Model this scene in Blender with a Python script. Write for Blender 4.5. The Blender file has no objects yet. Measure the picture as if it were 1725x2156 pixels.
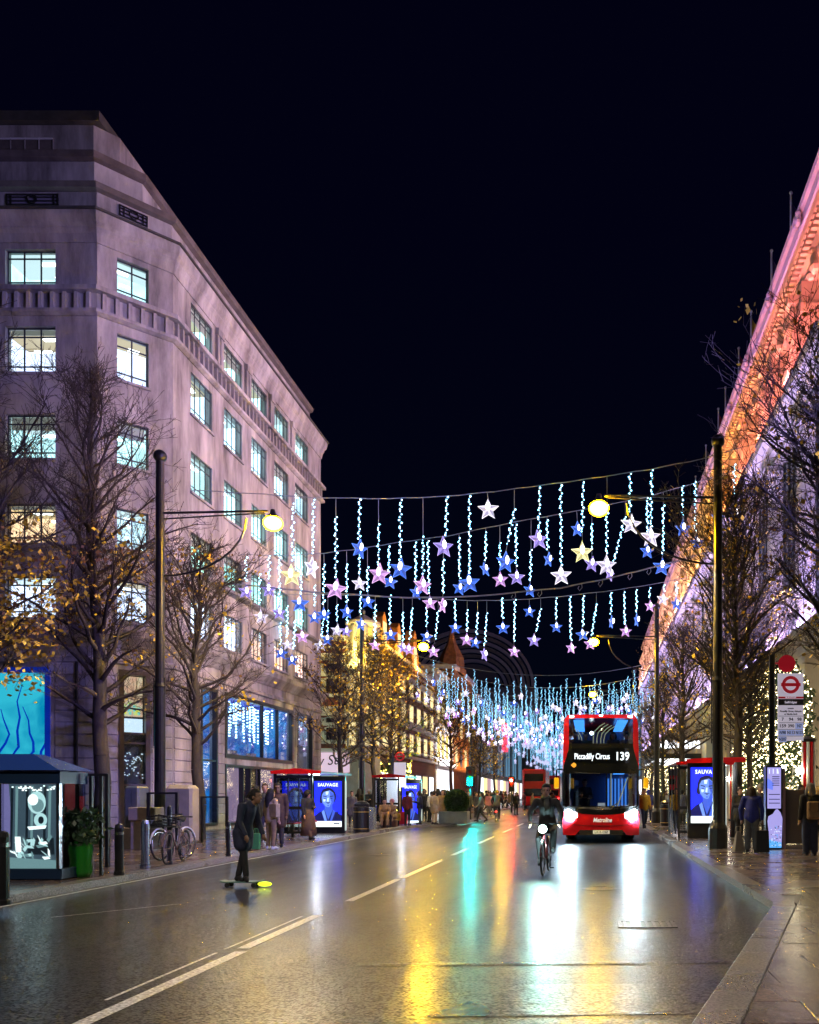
import bpy, bmesh, math, random
import numpy as np
from mathutils import Vector, Matrix
PI = math.pi
rnd = random.Random(7)
S = bpy.context.scene
COL = S.collection

# ------------------------------------------------------------------ camera
F, VX, VY, EYE = 1800.0, 1240.0, 1672.0, 1.62      # focal length and vanishing point of the street
cam = bpy.data.objects.new('camera', bpy.data.cameras.new('camera'))
COL.objects.link(cam)
cam.location = (0, 0, EYE)
cam.rotation_euler = (PI/2, 0, 0)
cam.data.sensor_fit = 'HORIZONTAL'
cam.data.sensor_width = 36
cam.data.lens = 36*F/1725
cam.data.shift_x = -(VX-862.5)/1725
cam.data.shift_y = (VY-1078)/1725
cam.data.clip_start = 0.1
cam.data.clip_end = 3000
S.camera = cam
# ------------------------------------------------------------------ night sky
world = bpy.data.worlds.new('World'); S.world = world; world.use_nodes = True
wn = world.node_tree.nodes; wl = world.node_tree.links
bg = wn['Background']
sky = wn.new('ShaderNodeTexSky'); sky.sky_type = 'NISHITA'; sky.sun_disc = False
sky.sun_elevation = math.radians(-8); sky.sun_rotation = math.radians(200)
mixs = wn.new('ShaderNodeMix'); mixs.data_type = 'RGBA'; mixs.blend_type = 'ADD'
mixs.inputs[0].default_value = 1.0
mixs.inputs[7].default_value = (0.013, 0.014, 0.10, 1)
wtc = wn.new('ShaderNodeTexCoord'); wsx = wn.new('ShaderNodeSeparateXYZ'); wcr = wn.new('ShaderNodeValToRGB')
wl.new(wtc.outputs['Generated'], wsx.inputs[0]); wl.new(wsx.outputs['Z'], wcr.inputs[0])
wcr.color_ramp.elements[0].position = .05; wcr.color_ramp.elements[0].color = (.012, .026, .085, 1)      # faint glow of the city low down
wcr.color_ramp.elements[1].position = .55; wcr.color_ramp.elements[1].color = (.010, .010, .085, 1)
wl.new(wcr.outputs[0], mixs.inputs[7]); wl.new(sky.outputs[0], mixs.inputs[6]); wl.new(mixs.outputs[2], bg.inputs[0])
bg.inputs[1].default_value = 0.05
sun = bpy.data.objects.new('moon_light', bpy.data.lights.new('moon_light', 'SUN'))
COL.objects.link(sun); sun.data.energy = 0.012; sun.data.angle = math.radians(10); sun.data.color = (.7, .7, 1)
sun.rotation_euler = (math.radians(50), 0, math.radians(-40))
S.view_settings.view_transform = 'Standard'; S.view_settings.look = 'None'
S.view_settings.exposure = 0.4; S.view_settings.gamma = 1; S.view_settings.use_curve_mapping = False
cy = S.cycles
cy.use_denoising = True; cy.max_bounces = 5; cy.diffuse_bounces = 2; cy.glossy_bounces = 3; cy.transmission_bounces = 3
cy.transparent_max_bounces = 10; cy.caustics_reflective = False; cy.caustics_refractive = False
cy.sample_clamp_indirect = 4; cy.sample_clamp_direct = 0; cy.volume_bounces = 0; cy.use_adaptive_sampling = True; cy.adaptive_threshold = 0.02

# ------------------------------------------------------------------ helpers
def at(px, py, Y):                       # a picture point at distance Y, in metres
    return Vector(((px-VX)*Y/F, Y, EYE-(py-VY)*Y/F))
def ground_at(px, py, z=0.0):            # the ground point seen at a picture point
    Y = (EYE-z)*F/(py-VY)
    return Vector(((px-VX)*Y/F, Y, z))
def tag(o, label=None, cat=None, group=None, kind=None):
    if label: o['label'] = label
    if cat: o['category'] = cat
    if group: o['group'] = group
    if kind: o['kind'] = kind
    return o
def thing(name, label, cat, loc=(0, 0, 0), rz=0, group=None):
    o = bpy.data.objects.new(name, None); COL.objects.link(o)
    o.empty_display_size = .2
    o.location = loc; o.rotation_euler = (0, 0, rz)
    return tag(o, label, cat, group)
def wloc(o):
    v = Vector((0, 0, 0))
    while o: v = v + Vector(o.location); o = o.parent
    return v
def put(name, mesh, parent=None, loc=(0, 0, 0), rot=(0, 0, 0), scale=(1, 1, 1), mat=None):
    o = bpy.data.objects.new(name, mesh); COL.objects.link(o)
    o.parent = parent; o.location = loc; o.rotation_euler = rot; o.scale = scale
    if mat:
        o.material_slots[0].link = 'OBJECT'; o.material_slots[0].material = mat
    return o
def dup(o, loc=None, rz=None, label=None, group=None, parent=None):
    c = o.copy(); COL.objects.link(c)
    if parent: c.parent = parent
    if loc is not None: c.location = loc
    if rz is not None: c.rotation_euler = (0, 0, rz)
    if label: c['label'] = label
    if group: c['group'] = group
    for ch in list(o.children): dup(ch, parent=c)
    return c
class MB:
    """collects faces and links them as one mesh object"""
    def __init__(s): s.v = []; s.f = []; s.m = []
    def face(s, pts, m=0):
        i = len(s.v); s.v += [tuple(p) for p in pts]; s.f.append(tuple(range(i, i+len(pts)))); s.m.append(m)
    def box(s, x0, y0, z0, x1, y1, z1, m=0):
        i = len(s.v)
        s.v += [(x0,y0,z0),(x1,y0,z0),(x1,y1,z0),(x0,y1,z0),(x0,y0,z1),(x1,y0,z1),(x1,y1,z1),(x0,y1,z1)]
        for q in ((0,3,2,1),(4,5,6,7),(0,1,5,4),(1,2,6,5),(2,3,7,6),(3,0,4,7)):
            s.f.append(tuple(i+k for k in q)); s.m.append(m)
        return s
    def obox(s, c, u, v, w, m=0):
        c, u, v, w = Vector(c), Vector(u), Vector(v), Vector(w); i = len(s.v)
        for a, b, d in ((-1,-1,-1),(1,-1,-1),(1,1,-1),(-1,1,-1),(-1,-1,1),(1,-1,1),(1,1,1),(-1,1,1)):
            s.v.append(tuple(c+u*a+v*b+w*d))
        for q in ((0,3,2,1),(4,5,6,7),(0,1,5,4),(1,2,6,5),(2,3,7,6),(3,0,4,7)):
            s.f.append(tuple(i+k for k in q)); s.m.append(m)
        return s
    def tube(s, pts, r, n=8, m=0, cap=True):
        pts = [Vector(p) for p in pts]
        rs = r if isinstance(r, (list, tuple)) else [r]*len(pts)
        base = len(s.v)
        for k, p in enumerate(pts):
            d = (pts[min(k+1, len(pts)-1)]-pts[max(k-1, 0)])
            d = d.normalized() if d.length > 1e-9 else Vector((0, 0, 1))
            a = Vector((0, 0, 1)) if abs(d.z) < .9 else Vector((0, 1, 0))
            u = d.cross(a).normalized(); w = d.cross(u)
            for j in range(n):
                t = 2*PI*j/n
                s.v.append(tuple(p+(u*math.cos(t)+w*math.sin(t))*rs[k]))
        for k in range(len(pts)-1):
            for j in range(n):
                a = base+k*n+j; b = base+k*n+(j+1) % n
                s.f.append((a, b, b+n, a+n)); s.m.append(m)
        if cap:
            s.f.append(tuple(base+n-1-j for j in range(n))); s.m.append(m)
            e = base+(len(pts)-1)*n
            s.f.append(tuple(e+j for j in range(n))); s.m.append(m)
        return s
    def lathe(s, prof, n=16, c=(0, 0, 0), m=0, axis='z'):
        base = len(s.v)
        for r, z in prof:
            for j in range(n):
                t = 2*PI*j/n
                p = (r*math.cos(t), r*math.sin(t), z)
                if axis == 'y': p = (p[0], p[2], p[1])
                if axis == 'x': p = (p[2], p[0], p[1])
                s.v.append((c[0]+p[0], c[1]+p[1], c[2]+p[2]))
        for k in range(len(prof)-1):
            for j in range(n):
                a = base+k*n+j; b = base+k*n+(j+1) % n
                s.f.append((a, b, b+n, a+n)); s.m.append(m)
        s.f.append(tuple(base+n-1-j for j in range(n))); s.m.append(m)
        e = base+(len(prof)-1)*n
        s.f.append(tuple(e+j for j in range(n))); s.m.append(m)
        return s
    def ball(s, c, r, m=0, n=8, k=5, sq=(1, 1, 1)):
        base = len(s.v)
        for i in range(1, k):
            a = PI*i/k
            for j in range(n):
                t = 2*PI*j/n
                s.v.append((c[0]+r*sq[0]*math.sin(a)*math.cos(t), c[1]+r*sq[1]*math.sin(a)*math.sin(t), c[2]+r*sq[2]*math.cos(a)))
        top = len(s.v); s.v.append((c[0], c[1], c[2]+r*sq[2])); s.v.append((c[0], c[1], c[2]-r*sq[2]))
        for j in range(n):
            s.f.append((top, base+j, base+(j+1) % n)); s.m.append(m)
            for i in range(k-2):
                a = base+i*n+j; b = base+i*n+(j+1) % n
                s.f.append((a, a+n, b+n, b)); s.m.append(m)
            e = base+(k-2)*n
            s.f.append((e+j, top+1, e+(j+1) % n)); s.m.append(m)
        return s
    def prism(s, poly, z0, z1, m=0):     # poly: list of (x,y), counter-clockwise
        n = len(poly); i = len(s.v)
        s.v += [(x, y, z0) for x, y in poly]+[(x, y, z1) for x, y in poly]
        s.f.append(tuple(i+n-1-k for k in range(n))); s.m.append(m)
        s.f.append(tuple(i+n+k for k in range(n))); s.m.append(m)
        for k in range(n):
            s.f.append((i+k, i+(k+1) % n, i+n+(k+1) % n, i+n+k)); s.m.append(m)
        return s
    def slab(s, poly, y0, y1, m=0):      # poly: list of (x,z); extruded along y
        n = len(poly); i = len(s.v)
        s.v += [(x, y0, z) for x, z in poly]+[(x, y1, z) for x, z in poly]
        s.f.append(tuple(i+k for k in range(n))); s.m.append(m)
        s.f.append(tuple(i+n+n-1-k for k in range(n))); s.m.append(m)
        for k in range(n):
            s.f.append((i+(k+1) % n, i+k, i+n+k, i+n+(k+1) % n)); s.m.append(m)
        return s
    def mesh(s, name, mats, smooth=False, off=None, k=1.0):
        me = bpy.data.meshes.new(name)
        v = s.v
        if k != 1.0: v = [(x*k, y*k, EYE+(z-EYE)*k) for x, y, z in v]
        if off is not None: v = [(x-off[0], y-off[1], z-off[2]) for x, y, z in v]
        me.from_pydata(v, [], s.f)
        for mt in (mats if isinstance(mats, (list, tuple)) else [mats]): me.materials.append(mt)
        me.polygons.foreach_set('material_index', s.m)
        if smooth: me.polygons.foreach_set('use_smooth', [True]*len(s.f))
        me.update()
        return me
    def build(s, name, mats, parent=None, smooth=False, world=False, k=1.0, bevel=0):
        """world=True: the points are in world metres and parent is unrotated"""
        off = wloc(parent) if (world and parent) else None
        me = s.mesh(name, mats, smooth, off, k)
        if bevel:
            bm = bmesh.new(); bm.from_mesh(me)
            bmesh.ops.remove_doubles(bm, verts=bm.verts, dist=1e-5)
            es = [e for e in bm.edges if len(e.link_faces) == 2 and e.calc_face_angle(0) > .6]
            bmesh.ops.bevel(bm, geom=es, offset=bevel, segments=1, affect='EDGES')
            bm.to_mesh(me); bm.free()
        return put(name, me, parent)
def fast_mesh(name, V, Fq, mats, mi=None, smooth=False):
    """numpy arrays -> mesh; Fq is (n,3) or (n,4)"""
    me = bpy.data.meshes.new(name); V = np.asarray(V, np.float32); Fq = np.asarray(Fq, np.int32)
    n, c = Fq.shape
    me.vertices.add(len(V)); me.vertices.foreach_set('co', V.ravel())
    me.loops.add(n*c); me.loops.foreach_set('vertex_index', Fq.ravel())
    me.polygons.add(n); me.polygons.foreach_set('loop_start', np.arange(0, n*c, c, dtype=np.int32))
    for mt in (mats if isinstance(mats, (list, tuple)) else [mats]): me.materials.append(mt)
    if mi is not None: me.polygons.foreach_set('material_index', np.asarray(mi, np.int32))
    if smooth: me.polygons.foreach_set('use_smooth', np.ones(n, dtype=bool))
    me.update(calc_edges=True)
    return me
def text_mesh(body, size, extrude=.004, space=1.0, shear=0.0, bold=0.0):
    cu = bpy.data.curves.new('t', 'FONT'); cu.body = body; cu.size = size; cu.align_x = 'CENTER'; cu.align_y = 'CENTER'
    cu.extrude = extrude; cu.space_character = space; cu.shear = shear; cu.offset = bold; cu.resolution_u = 3
    o = bpy.data.objects.new('t', cu); COL.objects.link(o)
    dg = bpy.context.evaluated_depsgraph_get(); dg.update()
    me = bpy.data.meshes.new_from_object(o.evaluated_get(dg))
    bpy.data.objects.remove(o); bpy.data.curves.remove(cu)
    return me
def text(name, body, size, loc, mat, parent, rot=(PI/2, 0, 0), width=None, **kw):
    me = text_mesh(body, size, **kw); me.materials.clear(); me.materials.append(mat)
    sx = 1
    if width:
        xs = [v.co.x for v in me.vertices]; sx = width/max(1e-6, max(xs)-min(xs))
    return put(name, me, parent, loc, rot, (sx, 1, 1))
# ------------------------------------------------------------------ materials
def mat(name, col, rough=.6, metal=0.0, emit=None, es=0.0, spec=.5, alpha=1.0, sampling=None, trans=0.0):
    m = bpy.data.materials.new(name); m.use_nodes = True
    b = m.node_tree.nodes['Principled BSDF']
    b.inputs['Base Color'].default_value = (*col, 1); b.inputs['Roughness'].default_value = rough
    b.inputs['Metallic'].default_value = metal; b.inputs['Specular IOR Level'].default_value = spec
    if emit: b.inputs['Emission Color'].default_value = (*emit, 1); b.inputs['Emission Strength'].default_value = es
    if trans: b.inputs['Transmission Weight'].default_value = trans
    if alpha < 1: b.inputs['Alpha'].default_value = alpha
    if sampling: m.cycles.emission_sampling = sampling
    return m
def nodes(m): return m.node_tree.nodes, m.node_tree.links, m.node_tree.nodes['Principled BSDF']
def noisy(m, scale, amount, detail=5, stretch=(1, 1, 1), bump=0.0, bscale=None, rough=None, dark=None):
    """break up a material's colour (and relief) with noise on object coordinates"""
    n, l, b = nodes(m)
    tc = n.new('ShaderNodeTexCoord'); mp = n.new('ShaderNodeMapping'); mp.inputs['Scale'].default_value = stretch
    l.new(tc.outputs['Object'], mp.inputs[0])
    nz = n.new('ShaderNodeTexNoise'); nz.inputs['Scale'].default_value = scale; nz.inputs['Detail'].default_value = detail
    nz.inputs['Roughness'].default_value = .65
    l.new(mp.outputs[0], nz.inputs['Vector'])
    cr = n.new('ShaderNodeValToRGB'); c = b.inputs['Base Color'].default_value[:3]
    d = dark or tuple(x*(1-amount) for x in c); h = tuple(min(1, x*(1+amount*.6)) for x in c)
    cr.color_ramp.elements[0].position = .3; cr.color_ramp.elements[0].color = (*d, 1)
    cr.color_ramp.elements[1].position = .7; cr.color_ramp.elements[1].color = (*h, 1)
    l.new(nz.outputs['Fac'], cr.inputs[0]); l.new(cr.outputs[0], b.inputs['Base Color'])
    if bump:
        n2 = n.new('ShaderNodeTexNoise'); n2.inputs['Scale'].default_value = bscale or scale*6; n2.inputs['Detail'].default_value = 3
        l.new(tc.outputs['Object'], n2.inputs['Vector'])
        bp = n.new('ShaderNodeBump'); bp.inputs['Strength'].default_value = bump; bp.inputs['Distance'].default_value = .02
        l.new(n2.outputs['Fac'], bp.inputs['Height']); l.new(bp.outputs[0], b.inputs['Normal'])
    if rough:
        mr = n.new('ShaderNodeMapRange'); mr.inputs[3].default_value = rough[0]; mr.inputs[4].default_value = rough[1]
        mr.inputs[1].default_value = .35; mr.inputs[2].default_value = .65
        l.new(nz.outputs['Fac'], mr.inputs[0]); l.new(mr.outputs[0], b.inputs['Roughness'])
    return m
def emis(name, col, s, sampling=None): return mat(name, (0.02, 0.02, 0.02), .5, emit=col, es=s, sampling=sampling)
def glass(name, tint=(.8, .9, .9), t=.75, rough=.02):
    m = bpy.data.materials.new(name); m.use_nodes = True; n = m.node_tree.nodes; l = m.node_tree.links
    n.remove(n['Principled BSDF']); out = n['Material Output']
    tr = n.new('ShaderNodeBsdfTransparent'); tr.inputs[0].default_value = (*tint, 1)
    gl = n.new('ShaderNodeBsdfGlossy'); gl.inputs['Roughness'].default_value = rough; gl.inputs[0].default_value = (.9, .9, .9, 1)
    fr = n.new('ShaderNodeFresnel'); fr.inputs[0].default_value = 1.5
    mx = n.new('ShaderNodeMath'); mx.operation = 'MULTIPLY_ADD'; mx.inputs[1].default_value = t*1.2; mx.inputs[2].default_value = (1-t)
    l.new(fr.outputs[0], mx.inputs[0])
    ms = n.new('ShaderNodeMixShader'); l.new(mx.outputs[0], ms.inputs[0]); l.new(tr.outputs[0], ms.inputs[1]); l.new(gl.outputs[0], ms.inputs[2])
    l.new(ms.outputs[0], out.inputs[0])
    return m
M = {}
M['stone'] = noisy(mat('pale_stone', (.38, .36, .345), .78), .75, .78, detail=8, stretch=(1.3, 1.3, .3), bump=.35, bscale=7)
M['stone_dark'] = noisy(mat('weathered_stone', (.13, .11, .10), .8), 1.2, .5, bump=.3, bscale=8)
M['lead'] = noisy(mat('roof_lead', (.06, .06, .055), .7), 2, .5)
M['steel_frame'] = mat('window_steel', (.03, .035, .045), .4)
M['black_iron'] = noisy(mat('black_paint', (.012, .012, .014), .3), 6, .4)
M['dark_metal'] = mat('dark_metal', (.03, .032, .036), .35, .6)
M['chrome'] = mat('bright_metal', (.6, .62, .65), .2, 1)
M['white_paint'] = mat('white_paint', (.75, .75, .75), .5)
M['red_paint'] = mat('red_paint', (.42, .006, .01), .25)
M['glass'] = glass('window_glass', (.93, .97, .97), .93)
M['clear'] = glass('clear_glass', (.88, .95, .95), .95)
M['shop_glass'] = glass('shop_glass', (.75, .85, .95), .8)
M['bark'] = noisy(mat('bark', (.045, .036, .03), .85), 8, .5, stretch=(1, 1, .3), bump=.5, bscale=25)
M['twig'] = mat('twig_bark', (.042, .032, .027), .85)
M['leaf'] = noisy(mat('yellow_leaf', (.80, .48, .03), .6), 1.5, .7)
M['leaf_green'] = noisy(mat('dark_green_leaf', (.02, .06, .018), .5), 3, .6)
M['leaf_brown'] = noisy(mat('brown_leaf', (.2, .1, .03), .7), 1.5, .6)
M['skin'] = mat('skin', (.42, .24, .17), .55)
M['skin_dark'] = mat('skin_brown', (.2, .11, .07), .55)
M['rubber'] = mat('rubber', (.012, .012, .012), .7)
M['bulb'] = emis('white_bulb', (.26, .68, 1.0), 14, 'NONE')
M['bulb_far'] = emis('white_bulb_far', (.26, .64, 1.0), 2.4, 'NONE')
M['bulb_warm'] = emis('warm_bulb', (1.0, .80, .42), 9, 'NONE')
M['bulb_yellow'] = emis('yellow_bulb', (1.0, .78, .12), 6, 'NONE')
M['star_core'] = emis('star_core', (.95, .93, 1.0), 5, 'NONE')
M['cable'] = mat('cable_sheath', (.25, .27, .32), .5)
M['sodium'] = emis('sodium_lamp', (1.0, .62, .05), 500)
lwn, lwl, lwb = nodes(M['sodium'])
lw_ = lwn.new('ShaderNodeLayerWeight'); lw_.inputs[0].default_value = .5
lr_ = lwn.new('ShaderNodeMapRange'); lr_.inputs[1].default_value = .25; lr_.inputs[2].default_value = .8; lr_.inputs[3].default_value = 800; lr_.inputs[4].default_value = 1.6
lwl.new(lw_.outputs['Facing'], lr_.inputs[0]); lwl.new(lr_.outputs[0], lwb.inputs['Emission Strength'])
lc_ = lwn.new('ShaderNodeValToRGB'); lc_.color_ramp.elements[0].position = .3; lc_.color_ramp.elements[1].position = .75; lc_.color_ramp.elements[0].color = (1, .56, .0025, 1); lc_.color_ramp.elements[1].color = (1, .50, 0, 1)
lwl.new(lw_.outputs['Facing'], lc_.inputs[0]); lwl.new(lc_.outputs[0], lwb.inputs['Emission Color'])
M['screen_blue'] = emis('screen_blue', (.006, .014, .95), 2.2)
# ================================================================== GROUND
def wet(name, base, r0, r1, fine, fstr, patch=.35, stretch=(1, 1, 1), coarse=None, cz=.7, det=2, spec=.6, dist=.006, speck=0, coat=0):
    m = mat(name, base, .3, spec=spec); n, l, b = nodes(m)
    g = n.new('ShaderNodeNewGeometry')
    mp = n.new('ShaderNodeMapping'); mp.inputs['Scale'].default_value = stretch; l.new(g.outputs['Position'], mp.inputs[0])
    n1 = n.new('ShaderNodeTexNoise'); n1.inputs['Scale'].default_value = patch; n1.inputs['Detail'].default_value = 2; n1.inputs['Roughness'].default_value = .5
    l.new(mp.outputs[0], n1.inputs['Vector'])
    mr = n.new('ShaderNodeMapRange'); mr.inputs[1].default_value = .25; mr.inputs[2].default_value = .75; mr.inputs[3].default_value = r0; mr.inputs[4].default_value = r1
    l.new(n1.outputs['Fac'], mr.inputs[0]); l.new(mr.outputs[0], b.inputs['Roughness'])
    n2 = n.new('ShaderNodeTexVoronoi'); n2.inputs['Scale'].default_value = fine; n2.feature = 'F1'
    l.new(g.outputs['Position'], n2.inputs['Vector'])
    n3 = n.new('ShaderNodeTexNoise'); n3.inputs['Scale'].default_value = coarse or fine*.16; n3.inputs['Detail'].default_value = det
    l.new(g.outputs['Position'], n3.inputs['Vector'])
    ad = n.new('ShaderNodeMath'); ad.operation = 'MULTIPLY_ADD'; ad.inputs[1].default_value = cz; l.new(n3.outputs['Fac'], ad.inputs[0]); l.new(n2.outputs['Distance'], ad.inputs[2])
    bp = n.new('ShaderNodeBump'); bp.inputs['Strength'].default_value = fstr; bp.inputs['Distance'].default_value = dist
    l.new(ad.outputs[0], bp.inputs['Height']); l.new(bp.outputs[0], b.inputs['Normal'])
    if coat:
        b2 = n.new('ShaderNodeBump'); b2.inputs['Strength'].default_value = .5; b2.inputs['Distance'].default_value = .012; n7 = n.new('ShaderNodeTexNoise'); n7.inputs['Scale'].default_value = 11; n7.inputs['Detail'].default_value = 3; l.new(g.outputs['Position'], n7.inputs['Vector']); m7 = n.new('ShaderNodeMath'); m7.operation = 'MULTIPLY_ADD'; m7.inputs[1].default_value = .28; l.new(n7.outputs['Fac'], m7.inputs[0]); l.new(n3.outputs['Fac'], m7.inputs[2]); l.new(m7.outputs[0], b2.inputs['Height']); l.new(b2.outputs[0], b.inputs['Coat Normal'])
    n4 = n.new('ShaderNodeTexNoise'); n4.inputs['Scale'].default_value = fine*.7; n4.inputs['Detail'].default_value = 2; l.new(g.outputs['Position'], n4.inputs['Vector'])
    cr = n.new('ShaderNodeValToRGB'); cr.color_ramp.elements[0].position = .35; cr.color_ramp.elements[1].position = .72
    cr.color_ramp.elements[0].color = (*[c*.55 for c in base], 1); cr.color_ramp.elements[1].color = (*[min(1, c*2.3) for c in base], 1)
    l.new(n4.outputs['Fac'], cr.inputs[0]); l.new(cr.outputs[0], b.inputs['Base Color'])
    if coat:
        b.inputs['Coat Weight'].default_value = coat; b.inputs['Coat Roughness'].default_value = .20; b.inputs['Coat IOR'].default_value = 1.75
    if speck:
        n5 = n.new('ShaderNodeTexVoronoi'); n5.inputs['Scale'].default_value = fine*.62; l.new(g.outputs['Position'], n5.inputs['Vector'])
        n6 = n.new('ShaderNodeTexNoise'); n6.inputs['Scale'].default_value = fine*.9; n6.inputs['Detail'].default_value = 1; l.new(g.outputs['Position'], n6.inputs['Vector'])
        ml = n.new('ShaderNodeMath'); ml.operation = 'MULTIPLY_ADD'; ml.inputs[1].default_value = -.55; l.new(n5.outputs['Distance'], ml.inputs[0]); l.new(n6.outputs['Fac'], ml.inputs[2])
        m2 = n.new('ShaderNodeMapRange'); m2.inputs[1].default_value = .12; m2.inputs[2].default_value = .42; m2.inputs[3].default_value = speck; m2.inputs[4].default_value = spec
        l.new(ml.outputs[0], m2.inputs[0]); l.new(m2.outputs[0], b.inputs['Specular IOR Level'])
        if coat:
            m3 = n.new('ShaderNodeMapRange'); m3.inputs[1].default_value = .10; m3.inputs[2].default_value = .46; m3.inputs[3].default_value = .10*coat; m3.inputs[4].default_value = coat; l.new(ml.outputs[0], m3.inputs[0]); l.new(m3.outputs[0], b.inputs['Coat Weight'])
        c2 = n.new('ShaderNodeValToRGB'); c2.color_ramp.elements[0].position = .2; c2.color_ramp.elements[1].position = .48
        c2.color_ramp.elements[0].color = (*[c*.35 for c in base], 1); c2.color_ramp.elements[1].color = (*[min(1, c*2.6) for c in base], 1)
        l.new(ml.outputs[0], c2.inputs[0]); l.new(c2.outputs[0], b.inputs['Base Color'])
    return m
M['asphalt'] = wet('wet_asphalt', (.017, .0155, .0165), .28, .43, 46, .3, patch=.6, stretch=(2.0, .3, 1), coarse=2.0, cz=4.0, spec=.55, dist=.010, speck=.05, coat=1.0)
M['patch'] = wet('wet_asphalt_patch', (.016, .014, .014), .24, .34, 40, .25, cz=1.0, spec=.8, dist=.01, speck=.08, coat=.5)
M['slab'] = wet('wet_paving_stone', (.13, .085, .068), .16, .38, 55, .12, patch=.9, coarse=5, cz=1.2, coat=.6)
M['slab_b'] = wet('wet_paving_stone_grey', (.105, .08, .072), .14, .34, 55, .12, patch=.9, coarse=5, cz=1.2, coat=.6)
M['granite'] = wet('wet_granite_kerb', (.17, .155, .15), .2, .4, 60, .2, coat=.4)
M['mortar'] = mat('wet_mortar', (.035, .03, .028), .3)
M['line_white'] = wet('worn_white_line', (.5, .48, .5), .25, .45, 50, .2)
M['line_yellow'] = wet('worn_yellow_line', (.36, .25, .05), .25, .45, 50, .2)

mb = MB(); mb.face([(-500, -60, -.2), (500, -60, -.2), (500, 900, -.2), (-500, 900, -.2)])
tag(mb.build('ground', mat('dark_ground', (.02, .02, .02), .8)), kind='structure')
mb = MB(); mb.face([(-20, -20, 0), (20, -20, 0), (20, 420, 0), (-20, 420, 0)])
road = tag(mb.build('road', M['asphalt']), kind='structure')
# resurfaced strip, drain and covers in the carriageway
mb = MB(); mb.face([(-.6, 7.25, .004), (2.0, 7.35, .004), (1.1, 6.3, .004), (-1.2, 6.2, .004)]); mb.build('road_patch', M['patch'], road)
mb = MB(); mb.face([(-2.2, 8.15, .004), (2.0, 8.35, .004), (2.0, 8.22, .004), (-2.2, 8.02, .004)]); mb.build('road_patch', M['patch'], road)
dr = thing('drain_grate', 'rectangular iron drain grate sunk in the wet road by the kerb corner', 'drain', (.72, 10.6, .001))
mb = MB(); mb.box(-.36, -.26, .0, .36, -.21, .006); mb.box(-.36, .21, 0, .36, .26, .006); mb.box(-.36, -.21, 0, -.31, .21, .006); mb.box(.31, -.21, 0, .36, .21, .006)
mb.build('frame', M['patch'], dr); MB().box(-.31, -.21, 0, .31, .21, .003).build('void_plate', mat('drain_dark', (.012, .012, .013), .45, spec=.4), dr)  # dark plate drawn for the shaded void under the bars
for i in range(7):
    put('bar', (MB().box(-.02, -.21, 0, .02, .21, .0055).mesh('bar', M['patch']) if i == 0 else bar_me), dr, (-.27+i*.09, 0, 0)) if i else None
    if i == 0:
        bar_me = MB().box(-.02, -.21, 0, .02, .21, .0055).mesh('bar', M['patch']); put('bar', bar_me, dr, (-.27, 0, 0))
mh = thing('manhole_cover', 'round dark iron cover in the road between the headlight reflections', 'manhole cover', (.18, 14.6, .003))
MB().lathe([(.3, 0), (.3, .003), (.26, .004), (.26, .002)], 20).build('lid', M['patch'], mh)
mh2 = dup(mh, (-5.6, 22.8, .003), label='round dark iron cover in the left lane of the road')
# painted lines
def line(name, pts, w, m=M['line_white'], z=.004):
    (x0, y0), (x1, y1) = pts; mb = MB()
    d = Vector((x1-x0, y1-y0)).normalized(); q = Vector((-d.y, d.x))*w/2
    mb.face([(x0-q.x, y0-q.y, z), (x0+q.x, y0+q.y, z), (x1+q.x, y1+q.y, z), (x1-q.x, y1-q.y, z)][::-1])
    mb.build(name, m, road)
for y0, y1, x in ((3.2, 8.78, -3.57), (8.95, 11.4, -3.62), (12.9, 16.2, -3.62), (16.5, 20.8, -3.6), (22.6, 25.6, -3.6), (28, 32, -3.6), (36, 40, -3.6), (43, 47, -3.6), (51, 55, -3.6), (60, 64, -3.6)):
    line('centre_line', ((x, y0), (x, y1)), .13)
for y0, y1 in ((6.7, 8.7), (8.9, 11.3)): line('centre_line', ((-3.79, y0), (-3.79, y1)), .035)
line('edge_line', ((-8.42, -5), (-8.42, 42)), .07)
line('edge_line', ((-6.6, 43), (-6.6, 62)), .07)
for i in range(5): line('crossing_line', ((-6.2+i*.02, 47+i*.16), (-3.9+i*.02, 47+i*.16)), .05) if i in (0, 4) else None
line('lane_scar', ((-7.05, 11.2), (-6.0, 12.6)), .03)
# pavements
LK, RK = -8.6, 2.57
def pave(name, poly, m):
    mb = MB(); mb.prism(poly, -.19, .108); return tag(mb.build(name, m), kind='structure')
lp = pave('pavement_left', [(LK-.3, -20), (LK-.3, 41), (-7.1, 44), (-7.1, 61), (LK-.3, 64), (LK-.3, 420), (-70, 420), (-70, -20)], M['mortar'])
rp = pave('pavement_right', [(RK+.3, 420), (RK+.3, 11.75), (1.12, 6.02), (-.82, -.5), (-2.6, -6.5), (-2.6, -20), (70, -20), (70, 420)], M['mortar'])
kerb_me = MB().box(0, 0, -.19, .3, .895, .118).mesh('kerb_stone', M['granite'])
for i in range(46):
    y = 8.0+i*.9
    if y > 40.5: break
    put('kerb_stone', kerb_me, lp, (LK-.3, y, rnd.uniform(-.004, .002)))
mb = MB()
mb.box(LK-.3, -20, -.19, LK, 7.995, .118)
def kline(mb, a, b, w):
    d = Vector((b[0]-a[0], b[1]-a[1])).normalized(); q = Vector((d.y, -d.x))*w
    mb.prism([(a[0], a[1]), (a[0]+q.x, a[1]+q.y), (b[0]+q.x, b[1]+q.y), (b[0], b[1])], -.19, .118)
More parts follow.
